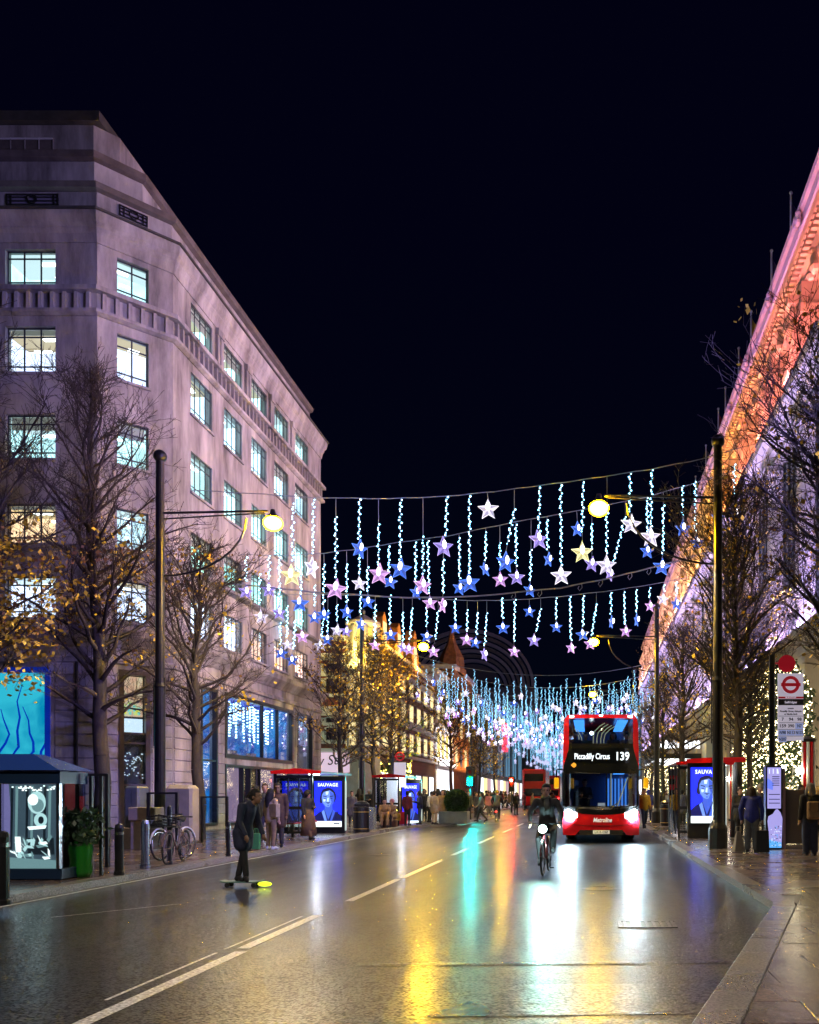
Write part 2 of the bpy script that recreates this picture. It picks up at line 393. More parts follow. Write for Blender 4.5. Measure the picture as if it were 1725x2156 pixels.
kline(mb, (LK-.3, 41.2), (-7.1, 44), .3); kline(mb, (-7.1, 44.1), (-7.1, 60.9), .3); kline(mb, (-7.1, 61), (LK-.3, 64), .3); mb.box(LK-.3, 64.3, -.19, LK, 420, .118)
mb.build('kerb_run', M['granite'], lp)
for i in range(48):
    put('kerb_stone', kerb_me, rp, (RK, 11.95+i*.9, rnd.uniform(-.004, .002)))
mb = MB(); mb.box(RK, 11.95+48*.9, -.19, RK+.3, 420, .118); mb.build('kerb_run', M['granite'], rp)
# granite band along the slanting near edge of the right pavement
d = Vector((RK-.80, 11.85-6.02)).normalized(); q = Vector((d.y, -d.x)); a0 = Vector((.80, 6.02))
for i in range(-9, 7):
    p0 = a0+d*(i*.9+.44); p1 = p0+d*.89
    if i == 6: p1 = Vector((RK, 11.85))
    mb = MB(); c = [p0, p0+q*.31, p1+q*.31, p1]
    if i == 6: c = [p0, p0+q*.31, Vector((RK+.3, 11.95)), Vector((RK, 11.95))]
    mb.prism([(v.x, v.y) for v in c], -.19, .118+rnd.uniform(-.003, .003)); mb.build('kerb_stone', M['granite'], rp, bevel=.008)
# paving slabs, one object each while they can be told apart
def clip(poly, p, nrm):
    out = []
    for i in range(len(poly)):
        a, b = poly[i], poly[(i+1) % len(poly)]
        da = (a[0]-p[0])*nrm[0]+(a[1]-p[1])*nrm[1]; db = (b[0]-p[0])*nrm[0]+(b[1]-p[1])*nrm[1]
        if da >= 0: out.append(a)
        if da*db < 0:
            t = da/(da-db); out.append((a[0]+(b[0]-a[0])*t, a[1]+(b[1]-a[1])*t))
    return out
def slab_mesh(w, h, m):
    mb = MB(); mb.box(0, 0, -.05, w, h, 0)
    me = mb.mesh('paving_slab', m); bm = bmesh.new(); bm.from_mesh(me)
    es = [e for e in bm.edges if all(v.co.z > -.01 for v in e.verts)]
    bmesh.ops.bevel(bm, geom=es, offset=.006, segments=1, affect='EDGES'); bm.to_mesh(me); bm.free(); return me
SW, SH, J = .9, .6, .010
sm = [slab_mesh(SW-J, SH-J, M['slab']), slab_mesh(SW-J, SH-J, M['slab_b'])]
cut_p, cut_n = (RK+.31+.012, 11.9), (q.x, q.y)
cnt = 0; far = MB()
for j in range(0, 66):
    y = 5.0+j*SH
    for i in range(-3, 7):
        x = RK+.31+i*SW+(SW/2 if j % 2 else 0)
        poly = [(x, y), (x+SW-J, y), (x+SW-J, y+SH-J), (x, y+SH-J)]
        full = poly
        if y < 12.4: poly = clip(poly, (1.12+.02, 6.02), (q.x, q.y))
        poly = clip(poly, (RK+.312, 0), (1, 0)) if y > 11.5 else poly
        if len(poly) < 3: continue
        px = VX+F*(x)/y
        if px > 1760 or x > 9: continue
        z = .118+rnd.uniform(-.003, .003)
        if cnt < 300:
            cnt += 1
            if poly == full:
                o = put('paving_slab', rnd.choice(sm), rp, (x, y, z)); o.rotation_euler = (rnd.uniform(-.006, .006), rnd.uniform(-.006, .006), 0)
            else:
                mb = MB(); mb.prism(poly, .06, z); mb.build('paving_slab', rnd.choice([M['slab'], M['slab_b']]), rp)
        else:
            far.prism(poly, .06, z, rnd.randint(0, 1))
tag(far.build('paving_slab', [M['slab'], M['slab_b']], rp), kind='stuff')
mb = MB(); mb.box(RK+.31, 45, .06, 9, 420, .117); mb.build('far_paving', M['slab'], rp)
cnt = 0; far = MB()
for j in range(0, 62):
    y = 12.5+j*.6
    for i in range(0, 13):
        x = LK-.31-(i+1)*.9+(.45 if j % 2 else 0)
        if y > 25.5 and x < -16: continue
        px = VX+F*(x+.9)/y
        if px < -10: continue
        x1 = min(x+.9-J, LK-.31)
        if x1-x < .1: continue
        z = .116+rnd.uniform(-.003, .003)
        if cnt < 200:
            cnt += 1
            if x1-x > .88:
                put('paving_slab', rnd.choice(sm), lp, (x, y, z))
            else: MB().prism([(x, y), (x1, y), (x1, y+.59), (x, y+.59)], .06, z).build('paving_slab', M['slab'], lp)
        else: far.prism([(x, y), (x1, y), (x1, y+.59), (x, y+.59)], .06, z, rnd.randint(0, 1))
tag(far.build('paving_slab', [M['slab'], M['slab_b']], lp), kind='stuff')
mb = MB(); mb.box(-60, 50, .06, LK-.31, 420, .115); mb.build('far_paving', M['slab'], lp)
# ================================================================== LEFT: stone office building on the corner
K = 1.2                                         # the block was measured at scale 1; the street needs it a fifth larger
G0 = EYE+(.105-EYE)/K
def T(x, y, z): return Vector((x*K, y*K, EYE+(z-EYE)*K))
ob = thing('office_building', 'pale stone corner office block with chamfered corner and lit steel windows', 'building', (-17.8, 33, .1))
class Face:
    """a vertical wall face: u runs along it, z is up, out is the outward normal"""
    def __init__(s, x, y, dx, dy, L):
        s.o = Vector((x, y)); s.d = Vector((dx, dy)).normalized(); s.n = Vector((s.d.y, -s.d.x)); s.L = L
    def p(s, u, z, out=0): v = s.o+s.d*u+s.n*out; return (v.x, v.y, z)
    def box(s, mb, u0, u1, z0, z1, o0, o1, m=0):
        a, b = s.o+s.d*u0+s.n*o0, s.o+s.d*u1+s.n*o0; c, e = s.o+s.d*u1+s.n*o1, s.o+s.d*u0+s.n*o1
        if o1 > o0: mb.prism([(e.x, e.y), (c.x, c.y), (b.x, b.y), (a.x, a.y)], z0, z1, m)
        else: mb.prism([(a.x, a.y), (b.x, b.y), (c.x, c.y), (e.x, e.y)], z0, z1, m)
front = Face(-40, 25.8, 1, 0, 25.16)            # u = x+40
cham = Face(-14.84, 25.8, 1, 1, 2.178)
street = Face(-13.3, 27.34, 0, 1, 15.06)        # u = y-27.34
def wall(mb, f, z0, z1, holes, m=0, reveal=.28, u0=0, u1=None):
    u1 = f.L if u1 is None else u1
    us = sorted({u0, u1, *[h[0] for h in holes], *[h[1] for h in holes]}); zs = sorted({z0, z1, *[h[2] for h in holes], *[h[3] for h in holes]})
    for a, b in zip(us, us[1:]):
        for c, d in zip(zs, zs[1:]):
            if any(h[0] <= a+1e-6 and h[1] >= b-1e-6 and h[2] <= c+1e-6 and h[3] >= d-1e-6 for h in holes): continue
            mb.face([f.p(a, c), f.p(b, c), f.p(b, d), f.p(a, d)], m)
    for a, b, c, d in holes:
        r = -reveal
        mb.face([f.p(a, c), f.p(a, c, r), f.p(b, c, r), f.p(b, c)][::-1], m); mb.face([f.p(a, d), f.p(b, d), f.p(b, d, r), f.p(a, d, r)][::-1], m)
        mb.face([f.p(a, c), f.p(a, d), f.p(a, d, r), f.p(a, c, r)][::-1], m); mb.face([f.p(b, c), f.p(b, c, r), f.p(b, d, r), f.p(b, d)][::-1], m)
fw = lambda x: x+40
sw = lambda y: y-27.34
rowsF = [(16.95, 18.07), (14.35, 15.75), (11.75, 13.1), (9.2, 10.4), (6.95, 8.2)]
cols = [(28.57, 30.19), (31.17, 32.8), (33.7, 35.3), (36.15, 37.85), (38.7, 40.5)]
hF = [(fw(-17.62), fw(-16.1), a, b) for a, b in rowsF]
hF2 = [(fw(-21.8), fw(-20.3), a, b) for a, b in rowsF]
hC = [(.55, 1.45, a, b) for a, b in rowsF]
hS = [(sw(a), sw(b), r0, r1) for a, b in cols for r0, r1 in rowsF]
shopF = (fw(-19.6), fw(-16.25), 2.55, 5.45)
entC = (.6, 1.5, .45, 5.45)
shopS = [(sw(29.3), sw(30.6), .5, 5.35), (sw(31.25), sw(38.4), 2.95, 5.37), (sw(31.25), sw(38.4), .45, 2.72), (sw(39), sw(41.1), .5, 5.35)]
mb = MB()
wall(mb, front, G0, 18.6, hF+hF2+[shopF]); wall(mb, cham, G0, 18.6, hC+[entC]); wall(mb, street, G0, 18.6, hS+shopS)
mb.face([(-13.3, 42.4, G0), (-40, 42.4, G0), (-40, 42.4, 18.6), (-13.3, 42.4, 18.6)])
mb.build('wall', M['stone'], ob, world=True, k=K)
def offpath(path, o):
    out = []
    for i, p in enumerate(path):
        p = Vector(p); ns = []
        if i > 0: dd = (p-Vector(path[i-1])).normalized(); ns.append(Vector((dd.y, -dd.x)))
        if i < len(path)-1: dd = (Vector(path[i+1])-p).normalized(); ns.append(Vector((dd.y, -dd.x)))
        if len(ns) == 1: out.append(p+ns[0]*o)
        else:
            b = (ns[0]+ns[1]).normalized(); out.append(p+b*(o/max(.3, b.dot(ns[0]))))
    return out
PATH = [(-40, 25.8), (-14.84, 25.8), (-13.3, 27.34), (-13.3, 42.4), (-40, 42.4)]
def band(name, o0, prof, m, path=PATH, parent=ob, k=K):
    """prof: list of (out, z) from bottom to top; swept along the path"""
    mb = MB(); inner = offpath(path, o0); rings = [offpath(path, o) for o, z in prof]; n = len(path)
    for i in range(n-1):
        pts = [(inner[i], prof[0][1])]+[(rings[j][i], prof[j][1]) for j in range(len(prof))]+[(inner[i], prof[-1][1])]
        qts = [(inner[i+1], prof[0][1])]+[(rings[j][i+1], prof[j][1]) for j in range(len(prof))]+[(inner[i+1], prof[-1][1])]
        for j in range(len(pts)-1):
            (a, za), (b, zb) = pts[j], pts[j+1]; (c, zc), (e, ze) = qts[j], qts[j+1]
            mb.face([(a.x, a.y, za), (c.x, c.y, zc), (e.x, e.y, ze), (b.x, b.y, zb)], m if isinstance(m, int) else 0)
    return mb.build(name, m, parent, world=True, k=k)
band('main_cornice', -.02, [(.04, 18.25), (.08, 18.5), (.14, 18.62), (.14, 18.68), (.22, 18.8), (.26, 19.0), (.26, 19.1)], M['stone'])
band('string_course', -.02, [(.05, 16.05), (.16, 16.12), (.16, 16.22), (.06, 16.24)], M['stone'])
band('string_course', -.02, [(.06, 16.74), (.2, 16.76), (.2, 16.9), (.05, 16.95)], M['stone'])
band('string_course', -.02, [(.04, 8.95), (.2, 9.02), (.26, 9.1), (.04, 9.14)], M['stone'])
band('string_course', -.02, [(.04, 6.1), (.1, 6.2), (.3, 6.45), (.34, 6.62), (.04, 6.7)], M['stone'])
band('string_course', -.02, [(.03, 5.6), (.07, 5.62), (.07, 5.75), (.03, 5.8)], M['stone'])
# dentil course: little posts between the two string courses
dz0, dz1 = 16.24, 16.74
for f, u0, u1 in ((front, 18.4, 25.0), (cham, .12, 2.1), (street, .1, 15.0)):
    mb = MB(); ff = Face(0, 0, f.d.x, f.d.y, 1); ff.box(mb, 0, .13, 0, (dz1-dz0)*K-.004, .002, .13)
    me = mb.mesh('dentil', M['stone']); u = u0
    while u < u1:
        v = f.o+f.d*u; p = T(v.x, v.y, dz0)-Vector(ob.location)
        put('dentil', me, ob, (p.x, p.y, p.z+.002)); u += .36
# set-back attic storeys
def tier(name, X, Y, a, z0, z1, m, extra=0):
    poly = [(-40, Y), (X, Y), (X+a, Y+a), (X+a, 41.6-extra), (-40, 41.6-extra)]
    mb = MB(); mb.prism(poly, z0, z1); mb.build(name, m, ob, world=True, k=K)
    return poly[:4]
def tband(poly, prof, m): band('attic_moulding', -.05, prof, m, path=poly)
t1 = tier('attic_storey', -15.14, 26.3, 1.55, 19.08, 20.2, M['stone'])
tband(t1, [(.02, 20.15), (.16, 20.2), (.2, 20.36), (.0, 20.4)], M['stone_dark'])
t2 = tier('attic_storey', -15.62, 27.0, 1.0, 20.38, 21.62, M['stone'], 1)
tband(t2, [(.02, 21.6), (.14, 21.66), (.18, 21.85), (.0, 21.9)], M['stone_dark'])
t3 = tier('attic_storey', -16.05, 27.7, .55, 21.88, 23.3, M['stone'], 2)
mb = MB(); mb.prism([(-40, 27.5), (-15.75, 27.5), (-15.75, 40), (-40, 40)], 23.3, 23.62); mb.build('roof', M['lead'], ob, world=True, k=K)
# mossy lead gutter along the street cornice
band('gutter', .1, [(.27, 19.102), (.32, 19.11), (.32, 19.17), (.1, 19.2)], M['lead'])
def grille(f, u0, u1, z0, z1, out):
    mb = MB()
    f.box(mb, u0, u1, z0, z1, out, out+.01, 1)
    w = .035
    for a, b, c, e in ((u0, u1, z0, z0+w), (u0, u1, z1-w, z1), (u0, u0+w, z0, z1), (u1-w, u1, z0, z1), (u0+.12, u0+.12+w, z0, z1), (u1-.12-w, u1-.12, z0, z1), (u0, u1, (z0*2+z1)/3, (z0*2+z1)/3+.03), (u0, u1, (z0+z1*2)/3, (z0+z1*2)/3+.03)):
        f.box(mb, a, b, c, e, out+.012, out+.05, 0)
    uc, zc = (u0+u1)/2, (z0+z1)/2
    ring = [f.p(uc+.13*math.cos(t*PI/8), zc+.13*math.sin(t*PI/8), out+.06) for t in range(17)]
    mb.tube(ring, .025, 5, 0)
    o = mb.build('attic_grille', [M['black_iron'], mat('vent_back', (.2, .19, .24), .6)], ob, world=True, k=K)
f1 = Face(-40, 26.3, 1, 0, 25); f1c = Face(-15.14, 26.3, 1, 1, 2)
grille(f1, fw(-17.9), fw(-16.3), 19.72, 20.06, .006); grille(f1c, .62, 1.45, 19.72, 20.06, .006)
f3 = Face(-40, 27.7, 1, 0, 25)
mb = MB(); f3.box(mb, fw(-19.2), fw(-17.35), 22.5, 22.9, .004, .01, 1)
for i in range(5): f3.box(mb, fw(-19.2)+i*.46, fw(-19.2)+i*.46+.03, 22.5, 22.9, .011, .04, 0)
f3.box(mb, fw(-19.2), fw(-17.35), 22.82, 22.86, .012, .05, 2)
mb.build('attic_vent', [M['stone'], M['stone_dark'], M['white_paint']], ob, world=True, k=K)
# windows -----------------------------------------------------------
ROOM = {}
def room_mat(key, col, s):
    if key not in ROOM:
        m = emis('lit_room_'+key, col, s); n, l, b = nodes(m)
        tc = n.new('ShaderNodeTexCoord'); nz = n.new('ShaderNodeTexNoise'); nz.inputs['Scale'].default_value = 1.1; nz.inputs['Detail'].default_value = 3
        l.new(tc.outputs['Object'], nz.inputs['Vector'])
        mr = n.new('ShaderNodeMapRange'); mr.inputs[1].default_value = .3; mr.inputs[2].default_value = .7; mr.inputs[3].default_value = s*.95; mr.inputs[4].default_value = s*2.0
        l.new(nz.outputs['Fac'], mr.inputs[0]); l.new(mr.outputs[0], b.inputs['Emission Strength'])
        ROOM[key] = m
    return ROOM[key]
LIT = {'teal': ((.46, .84, .90), 1.0), 'cool': ((.5, .78, .95), 1.0), 'pale': ((.6, .72, 1.0), 1.05), 'warm': ((1.0, .66, .38), .8), 'pink': ((1.0, .62, .5), .75), 'green': ((.36, .82, .76), .85)}
TUBE = emis('ceiling_tube', (.85, .97, 1.0), 5, 'NONE')
CEIL = emis('lit_ceiling', (.85, .68, .34), .55); CEILC = emis('lit_ceiling_cool', (.6, .8, .85), .9)
DESK = mat('desk', (.15, .14, .13), .6); BLIND = mat('roller_blind', (.55, .55, .5), .7, emit=(.5, .55, .5), es=.25)
pane_me = MB(); pane_me.face([(0, 0, 0), (1, 0, 0), (1, 0, 1), (0, 0, 1)]); pane_me = pane_me.mesh('pane', M['glass'])
def rel(o, fn):
    for v in o.data.vertices: v.co = fn(v.co)
    return o
def window(f, u0, u1, z0, z1, nc, zr, lit, parent=ob, k=K, depth=1.6, frame=None, blind=0, tubes=True, seed=0, rv=.13, fr=.042, bright=1.15):
    """steel window in a reveal: frame > panes, lit room, sill, blind"""
    r = random.Random(seed)
    mb = MB(); t = fr
    zs = [z0]+[z0+(z1-z0)*q for q in zr]+[z1]
    for i in range(nc+1):
        u = u0+(u1-u0)*i/nc; w = t if 0 < i < nc else t*.8
        a = max(u0, u-w/2); b = min(u1, u+w/2) if 0 < i < nc else (u0+w if i == 0 else u1)
        if i == nc: a = u1-w
        f.box(mb, a, b, z0, z1, -rv-.012, -rv+.014)
    for j, z in enumerate(zs):
        a = z if j == 0 else (z-t if j == len(zs)-1 else z-t/2)
        f.box(mb, u0+.001, u1-.001, a, a+t, -rv-.01, -rv+.012)
    fo = mb.build('window', frame or M['steel_frame'], parent, world=True, k=k)
    wl0 = Vector(parent.location)
    Tk = lambda p: Vector((p[0]*k, p[1]*k, EYE+(p[2]-EYE)*k))-wl0
    ang = math.atan2(f.d.y, f.d.x)
    for i in range(nc):
        for a, b in zip(zs, zs[1:]):
            p = Tk(f.p(u0+(u1-u0)*i/nc, a, -rv))
            put('pane', pane_me, fo, p, (r.uniform(-.004, .004), 0, ang+r.uniform(-.004, .004)), ((u1-u0)/nc*k, 1, (b-a)*k))
    c, s = LIT[lit]
    mb = MB(); D = -rv-depth
    e = .35
    mb.face([f.p(u0-e, z0-.1, D), f.p(u1+e, z0-.1, D), f.p(u1+e, z1+.05, D), f.p(u0-e, z1+.05, D)], 0)
    mb.face([f.p(u0-e, z0-.1, D), f.p(u0-e, z1+.05, D), f.p(u0-e, z1+.05, -rv-.1), f.p(u0-e, z0-.1, -rv-.1)], 0)
    mb.face([f.p(u1+e, z0-.1, D), f.p(u1+e, z0-.1, -rv-.1), f.p(u1+e, z1+.05, -rv-.1), f.p(u1+e, z1+.05, D)], 0)
    mb.face([f.p(u0-e, z1+.05, D), f.p(u1+e, z1+.05, D), f.p(u1+e, z1+.05, -rv-.1), f.p(u0-e, z1+.05, -rv-.1)], 1)
    mb.face([f.p(u0-e, z0-.1, D), f.p(u0-e, z0-.1, -rv-.1), f.p(u1+e, z0-.1, -rv-.1), f.p(u1+e, z0-.1, D)], 3)
    if tubes:
        for q in range(2):
            uu = u0+(u1-u0)*r.uniform(.1, .6); d0 = -rv-.35-q*.6
            f.box(mb, uu, uu+(u1-u0)*.35, z1-.16-q*.06, z1-.12-q*.06, d0-.12, d0, 2)
    for q in range(2):
        uu = u0+(u1-u0)*r.uniform(0, .7); f.box(mb, uu, uu+(u1-u0)*r.uniform(.2, .4), z0-.05, z0+(z1-z0)*r.uniform(.12, .3), D+.25, D+.5, 3)
    rel(mb.build('lit_room', [room_mat(lit+str(bright), c, s*bright), CEIL if lit in ('warm', 'pink') or r.random() < .3 else CEILC, TUBE, DESK], fo), Tk)
    if blind:
        mb = MB(); f.box(mb, u0+.05, u1-.05, z1-(z1-z0)*blind, z1-.02, -rv-.12, -rv-.1); rel(mb.build('blind', BLIND, fo), Tk)
    mb = MB(); f.box(mb, u0-.06, u1+.06, z0-.08, z0-.003, -.02, .07); rel(mb.build('sill', M['stone'], fo), Tk)
    return fo
kindsF = ['teal', 'pale', 'teal', 'warm', 'pale']
for i, h in enumerate(hF): window(front, *h, 3, (.16, .80), kindsF[i], blind=(0, .12, .3, .1, 0)[i], seed=i, depth=1.5)
for i, h in enumerate(hF2): window(front, *h, 3, (.16, .80), 'teal', seed=20+i, depth=1.2)
kindsC = ['teal', 'pale', 'teal', 'cool', 'pale']
for i, h in enumerate(hC): window(cham, *h, 2, (.18, .76), kindsC[i], seed=40+i, blind=(0, 0, .3, 0, 0)[i], depth=1.0)
for c, (a, b) in enumerate(cols):
    for r0 in range(5):
        lit = ('teal', 'cool', 'teal', 'green', 'pink' if c > 1 else 'pale')[r0]
        window(street, sw(a), sw(b), *rowsF[r0], 4, (.17, .78), lit, seed=60+c*7+r0, depth=.8, rv=.07, fr=.03, bright=(2.5, 2.5, 1.7, 2.5, 1.2)[(c*3+r0*2) % 5], blind=(.35 if r0 == 0 and c < 2 else (0, 0, .3, 0, .2, 0, 0)[(c*2+r0*3) % 7]))
# paired pilasters between the top windows
for a, b in zip(cols, cols[1:]):
    for q in (.35, .62):
        u = sw(a[1]+(b[0]-a[1])*q)
        mb = MB(); street.box(mb, u-.09, u+.09, 16.99, 18.2, .003, .10); street.box(mb, u-.12, u+.12, 17.98, 18.22, .004, .14); mb.build('pilaster', M['stone'], ob, world=True, k=K)
# rusticated courses of the base
z = .55; i = 0
while z < 5.4:
    for f, spans in ((front, [(fw(-16.1), 25.1)] if 2.4 < z < 5.5 else [(18.0, 25.1)]), (cham, [(.04, .56), (1.54, 2.14)]), (street, [(.04, 1.9), (3.3, 3.85), (11.15, 11.6), (13.85, 15.02)])):
        for u0, u1 in spans:
            mb = MB(); f.box(mb, u0, u1, z, z+.335, .002, .035); mb.build('stone_block', M['stone'], ob, world=True, k=K, bevel=.02)
    z += .36; i += 1
mb = MB(); front.box(mb, 10, 25.1, G0, .53, .004, .1); cham.box(mb, .04, .56, G0, .53, .004, .1); cham.box(mb, 1.54, 2.14, G0, .53, .004, .1); street.box(mb, .05, 1.9, G0, .53, .004, .1); street.box(mb, 13.85, 15.02, G0, .53, .004, .1)
mb.build('plinth', M['stone_dark'], ob, world=True, k=K)
# big teal display window on the side front
def shopfront(f, u0, u1, z0, z1, back_mats, frame=.1, mull=(), hz=(), fmat=None, depth=1.4, extra=None, rv=.14, proud=.03):
    mb = MB()
    for a, b, c, e in ((u0, u0+frame, z0, z1), (u1-frame, u1, z0, z1)): f.box(mb, a, b, c, e, -rv, proud)
    for c, e in ((z0, z0+frame), (z1-frame, z1)): f.box(mb, u0+frame, u1-frame, c, e, -rv, proud-.004)
    for u in mull: f.box(mb, u-.03, u+.03, z0+frame, z1-frame, -rv+.02, proud-.02)
    for zz in hz: f.box(mb, u0+frame, u1-frame, zz-.03, zz+.03, -rv+.03, proud-.03)
    fo = mb.build('shop_window', fmat or M['dark_metal'], ob, world=True, k=K)
    wl0 = Vector(ob.location); Tk = lambda p: Vector((p[0]*K, p[1]*K, EYE+(p[2]-EYE)*K))-wl0
    p = Tk(f.p(u0+frame, z0+frame, -rv+.05)); ang = math.atan2(f.d.y, f.d.x)
    put('pane', shop_pane, fo, p, (0, 0, ang), ((u1-u0-2*frame)*K, 1, (z1-z0-2*frame)*K))
    mb = MB(); D = -rv-depth
    mb.face([f.p(u0-.1, z0, D), f.p(u1+.1, z0, D), f.p(u1+.1, z1, D), f.p(u0-.1, z1, D)], 0)
    mb.face([f.p(u0-.05, z0, -rv-.02), f.p(u0-.05, z0, D), f.p(u0-.05, z1, D), f.p(u0-.05, z1, -rv-.02)], 0); mb.face([f.p(u1+.05, z0, -rv-.02), f.p(u1+.05, z1, -rv-.02), f.p(u1+.05, z1, D), f.p(u1+.05, z0, D)], 0)
    mb.face([f.p(u0, z1, D), f.p(u1, z1, D), f.p(u1, z1, -rv), f.p(u0, z1, -rv)], 1); mb.face([f.p(u0, z0, D), f.p(u0, z0, -rv), f.p(u1, z0, -rv), f.p(u1, z0, D)], 2)
    if extra: extra(mb, f, D)
    rel(mb.build('window_display', back_mats, fo), Tk)
    return fo
shop_pane = MB(); shop_pane.face([(0, 0, 0), (1, 0, 0), (1, 0, 1), (0, 0, 1)]); shop_pane = shop_pane.mesh('pane', M['shop_glass'])
def swirl(name, c1, c2, s, scale=1.2, sampling=None):
    m = emis(name, c1, s, sampling); n, l, b = nodes(m)
    tc = n.new('ShaderNodeTexCoord'); nz = n.new('ShaderNodeTexNoise'); nz.inputs['Scale'].default_value = scale; nz.inputs['Detail'].default_value = 6; nz.inputs['Distortion'].default_value = 1.2
    l.new(tc.outputs['Object'], nz.inputs['Vector'])
    cr = n.new('ShaderNodeValToRGB'); cr.color_ramp.elements[0].position = .38; cr.color_ramp.elements[1].position = .62
    cr.color_ramp.elements[0].color = (*c1, 1); cr.color_ramp.elements[1].color = (*c2, 1)
    l.new(nz.outputs['Fac'], cr.inputs[0]); l.new(cr.outputs[0], b.inputs['Emission Color'])
    return m
tealm = swirl('teal_display', (0, .30, .50), (.04, .60, .72), .95, .5)
bluel = emis('blue_frame_glow', (.0, .03, .75), .8); floor_d = mat('display_floor', (.05, .05, .06), .4)
def branches(mb, f, D):
    r = random.Random(5)
    for i in range(6):
        u = fw(-19.3)+i*.5; z = 2.6
        pts = [f.p(u, z, D+.25)]
        for k2 in range(5): u += r.uniform(-.18, .3); z += r.uniform(.25, .5); pts.append(f.p(min(u, fw(-16.5)), min(z, 5.2), D+.2))
        mb.tube(pts, [.05, .04, .035, .03, .02, .012], 5, 3)
shopfront(front, *shopF, [tealm, bluel, floor_d, emis('blue_branch', (.0, .05, .75), .6)], frame=.16, fmat=mat('blue_spill_frame', (.02, .03, .12), .4, emit=(0, .03, .5), es=.35), extra=branches, depth=.5)  # frame glows blue in place of light spilling from the display
# chamfer doorway: tall bronze bay with a picture above
bz = mat('bronze_bay', (.05, .035, .03), .4)
picm = swirl('lit_picture', (.9, .5, .3), (.85, .75, .45), .8, 2.5)
darkin = mat('dim_interior', (.03, .03, .035), .4)
def doorway(mb, f, D):
    f.box(mb, .72, 1.38, 4.05, 5.3, D+.05, D+.1, 3); f.box(mb, .72, 1.38, 3.55, 3.98, D+.05, D+.1, 4)
    for i, c in enumerate((.8, .95, 1.1, 1.2)): f.box(mb, c, c+.1, 4.1, 4.5-.08*abs(i-1), D+.11, D+.13, 5)
    for i in range(40):
        r = random.Random(i); u = r.uniform(.75, 1.35); z = r.uniform(2.1, 2.9); f.box(mb, u, u+.03, z, z+.03, D+.2, D+.23, 4)
shopfront(cham, *entC, [darkin, darkin, floor_d, picm, emis('lit_notice', (.75, .9, 1), 1.1), swirl('bright_shapes', (.9, .8, 0), (0, .6, .7), 1, 6)], frame=.14, hz=(3.2, 3.5, 1.9), fmat=bz, extra=doorway, depth=.3)
# street-side display windows: blue scene with hanging lights, a bright tree in each narrow one
scene_m = swirl('blue_scene', (.004, .05, .32), (.02, .28, .75), 1.0, .8)
wbulb = emis('display_light', (.55, .85, 1), 6, 'NONE'); dimscene = swirl('dim_scene', (.02, .02, .05), (.10, .09, .16), .8, 1.4)
def tree_display(uc, zc):
    def fn(mb, f, D):
        pts = [(uc, zc+.95), (uc-.16, zc-.1), (uc-.26, zc-.55), (uc+.26, zc-.55), (uc+.16, zc-.1)]
        for k2 in range(6):
            z0 = zc-.55+k2*.25; w = .30*(1-k2/6.4); f.box(mb, uc-w, uc+w, z0, z0+.2, D+.3, D+.3+w, 3)
        r = random.Random(3)
        for i in range(60): u = uc+r.uniform(-.5, .5); z = r.uniform(.6, 5.2); f.box(mb, u, u+.03, z, z+.03, D+.5, D+.53, 3)
    return fn
def hang(mb, f, D):
    r = random.Random(9); a, b = shopS[1][0], shopS[1][1]
    for i in range(34):
        u = r.uniform(a+.2, b-.2); d0 = D+r.uniform(.2, 1.1); z = 5.2
        zend = r.uniform(3.6, 4.8)
        while z > zend: f.box(mb, u+r.uniform(-.02, .02), u+.05, z, z+.05, d0, d0+.05, 3); z -= r.uniform(.09, .16)
    for u in (a+.3, a+1.6, a+2.5): f.box(mb, u, u+.35, 3.7, 5.1, D+.1, D+.15, 4)
    for i in range(14): u = r.uniform(a+.2, b-.4); z = r.uniform(3.0, 3.5); f.box(mb, u, u+.35, 2.95, z, D+.3, D+.6, 5)
wm = emis('window_tree_white', (.8, .95, 1), 3)
shopfront(street, *shopS[0], [scene_m, bluel, floor_d, wm], fmat=M['dark_metal'], extra=tree_display(sw(29.95), 4.0), hz=(2.8,))
shopfront(street, *shopS[1], [scene_m, bluel, floor_d, wbulb, emis('blue_panel', (.02, .3, .9), 1), swirl('window_goods', (.05, .04, .08), (.35, .25, .35), .8, 3)], frame=.15, mull=(sw(34.9), sw(36.6)), extra=hang)
pinkwall = emis('pink_lit_wall', (.55, .36, .55), .5)
def ground_shop(mb, f, D):
    f.box(mb, sw(33.7), sw(34.5), .5, 2.7, -.5, -.1, 3)
    f.box(mb, sw(31.5), sw(31.9), .5, 2.2, D+.3, D+.5, 4)
shopfront(street, *shopS[2], [pinkwall, dimscene, floor_d, M['dark_metal'], M['dark_metal']], mull=(sw(32.9), sw(33.6), sw(34.6), sw(36.4)), extra=ground_shop, depth=1.8)
shopfront(street, *shopS[3], [dimscene, bluel, floor_d, wm], fmat=M['dark_metal'], extra=tree_display(sw(40.2), 3.6), hz=(2.8,))
# drainpipe, notice and vents on the wall
mb = MB(); mb.tube([front.p(24.6, .5, .09), front.p(24.6, 5.6, .09)], .04, 8); mb.build('drainpipe', M['dark_metal'], ob, world=True, k=K)
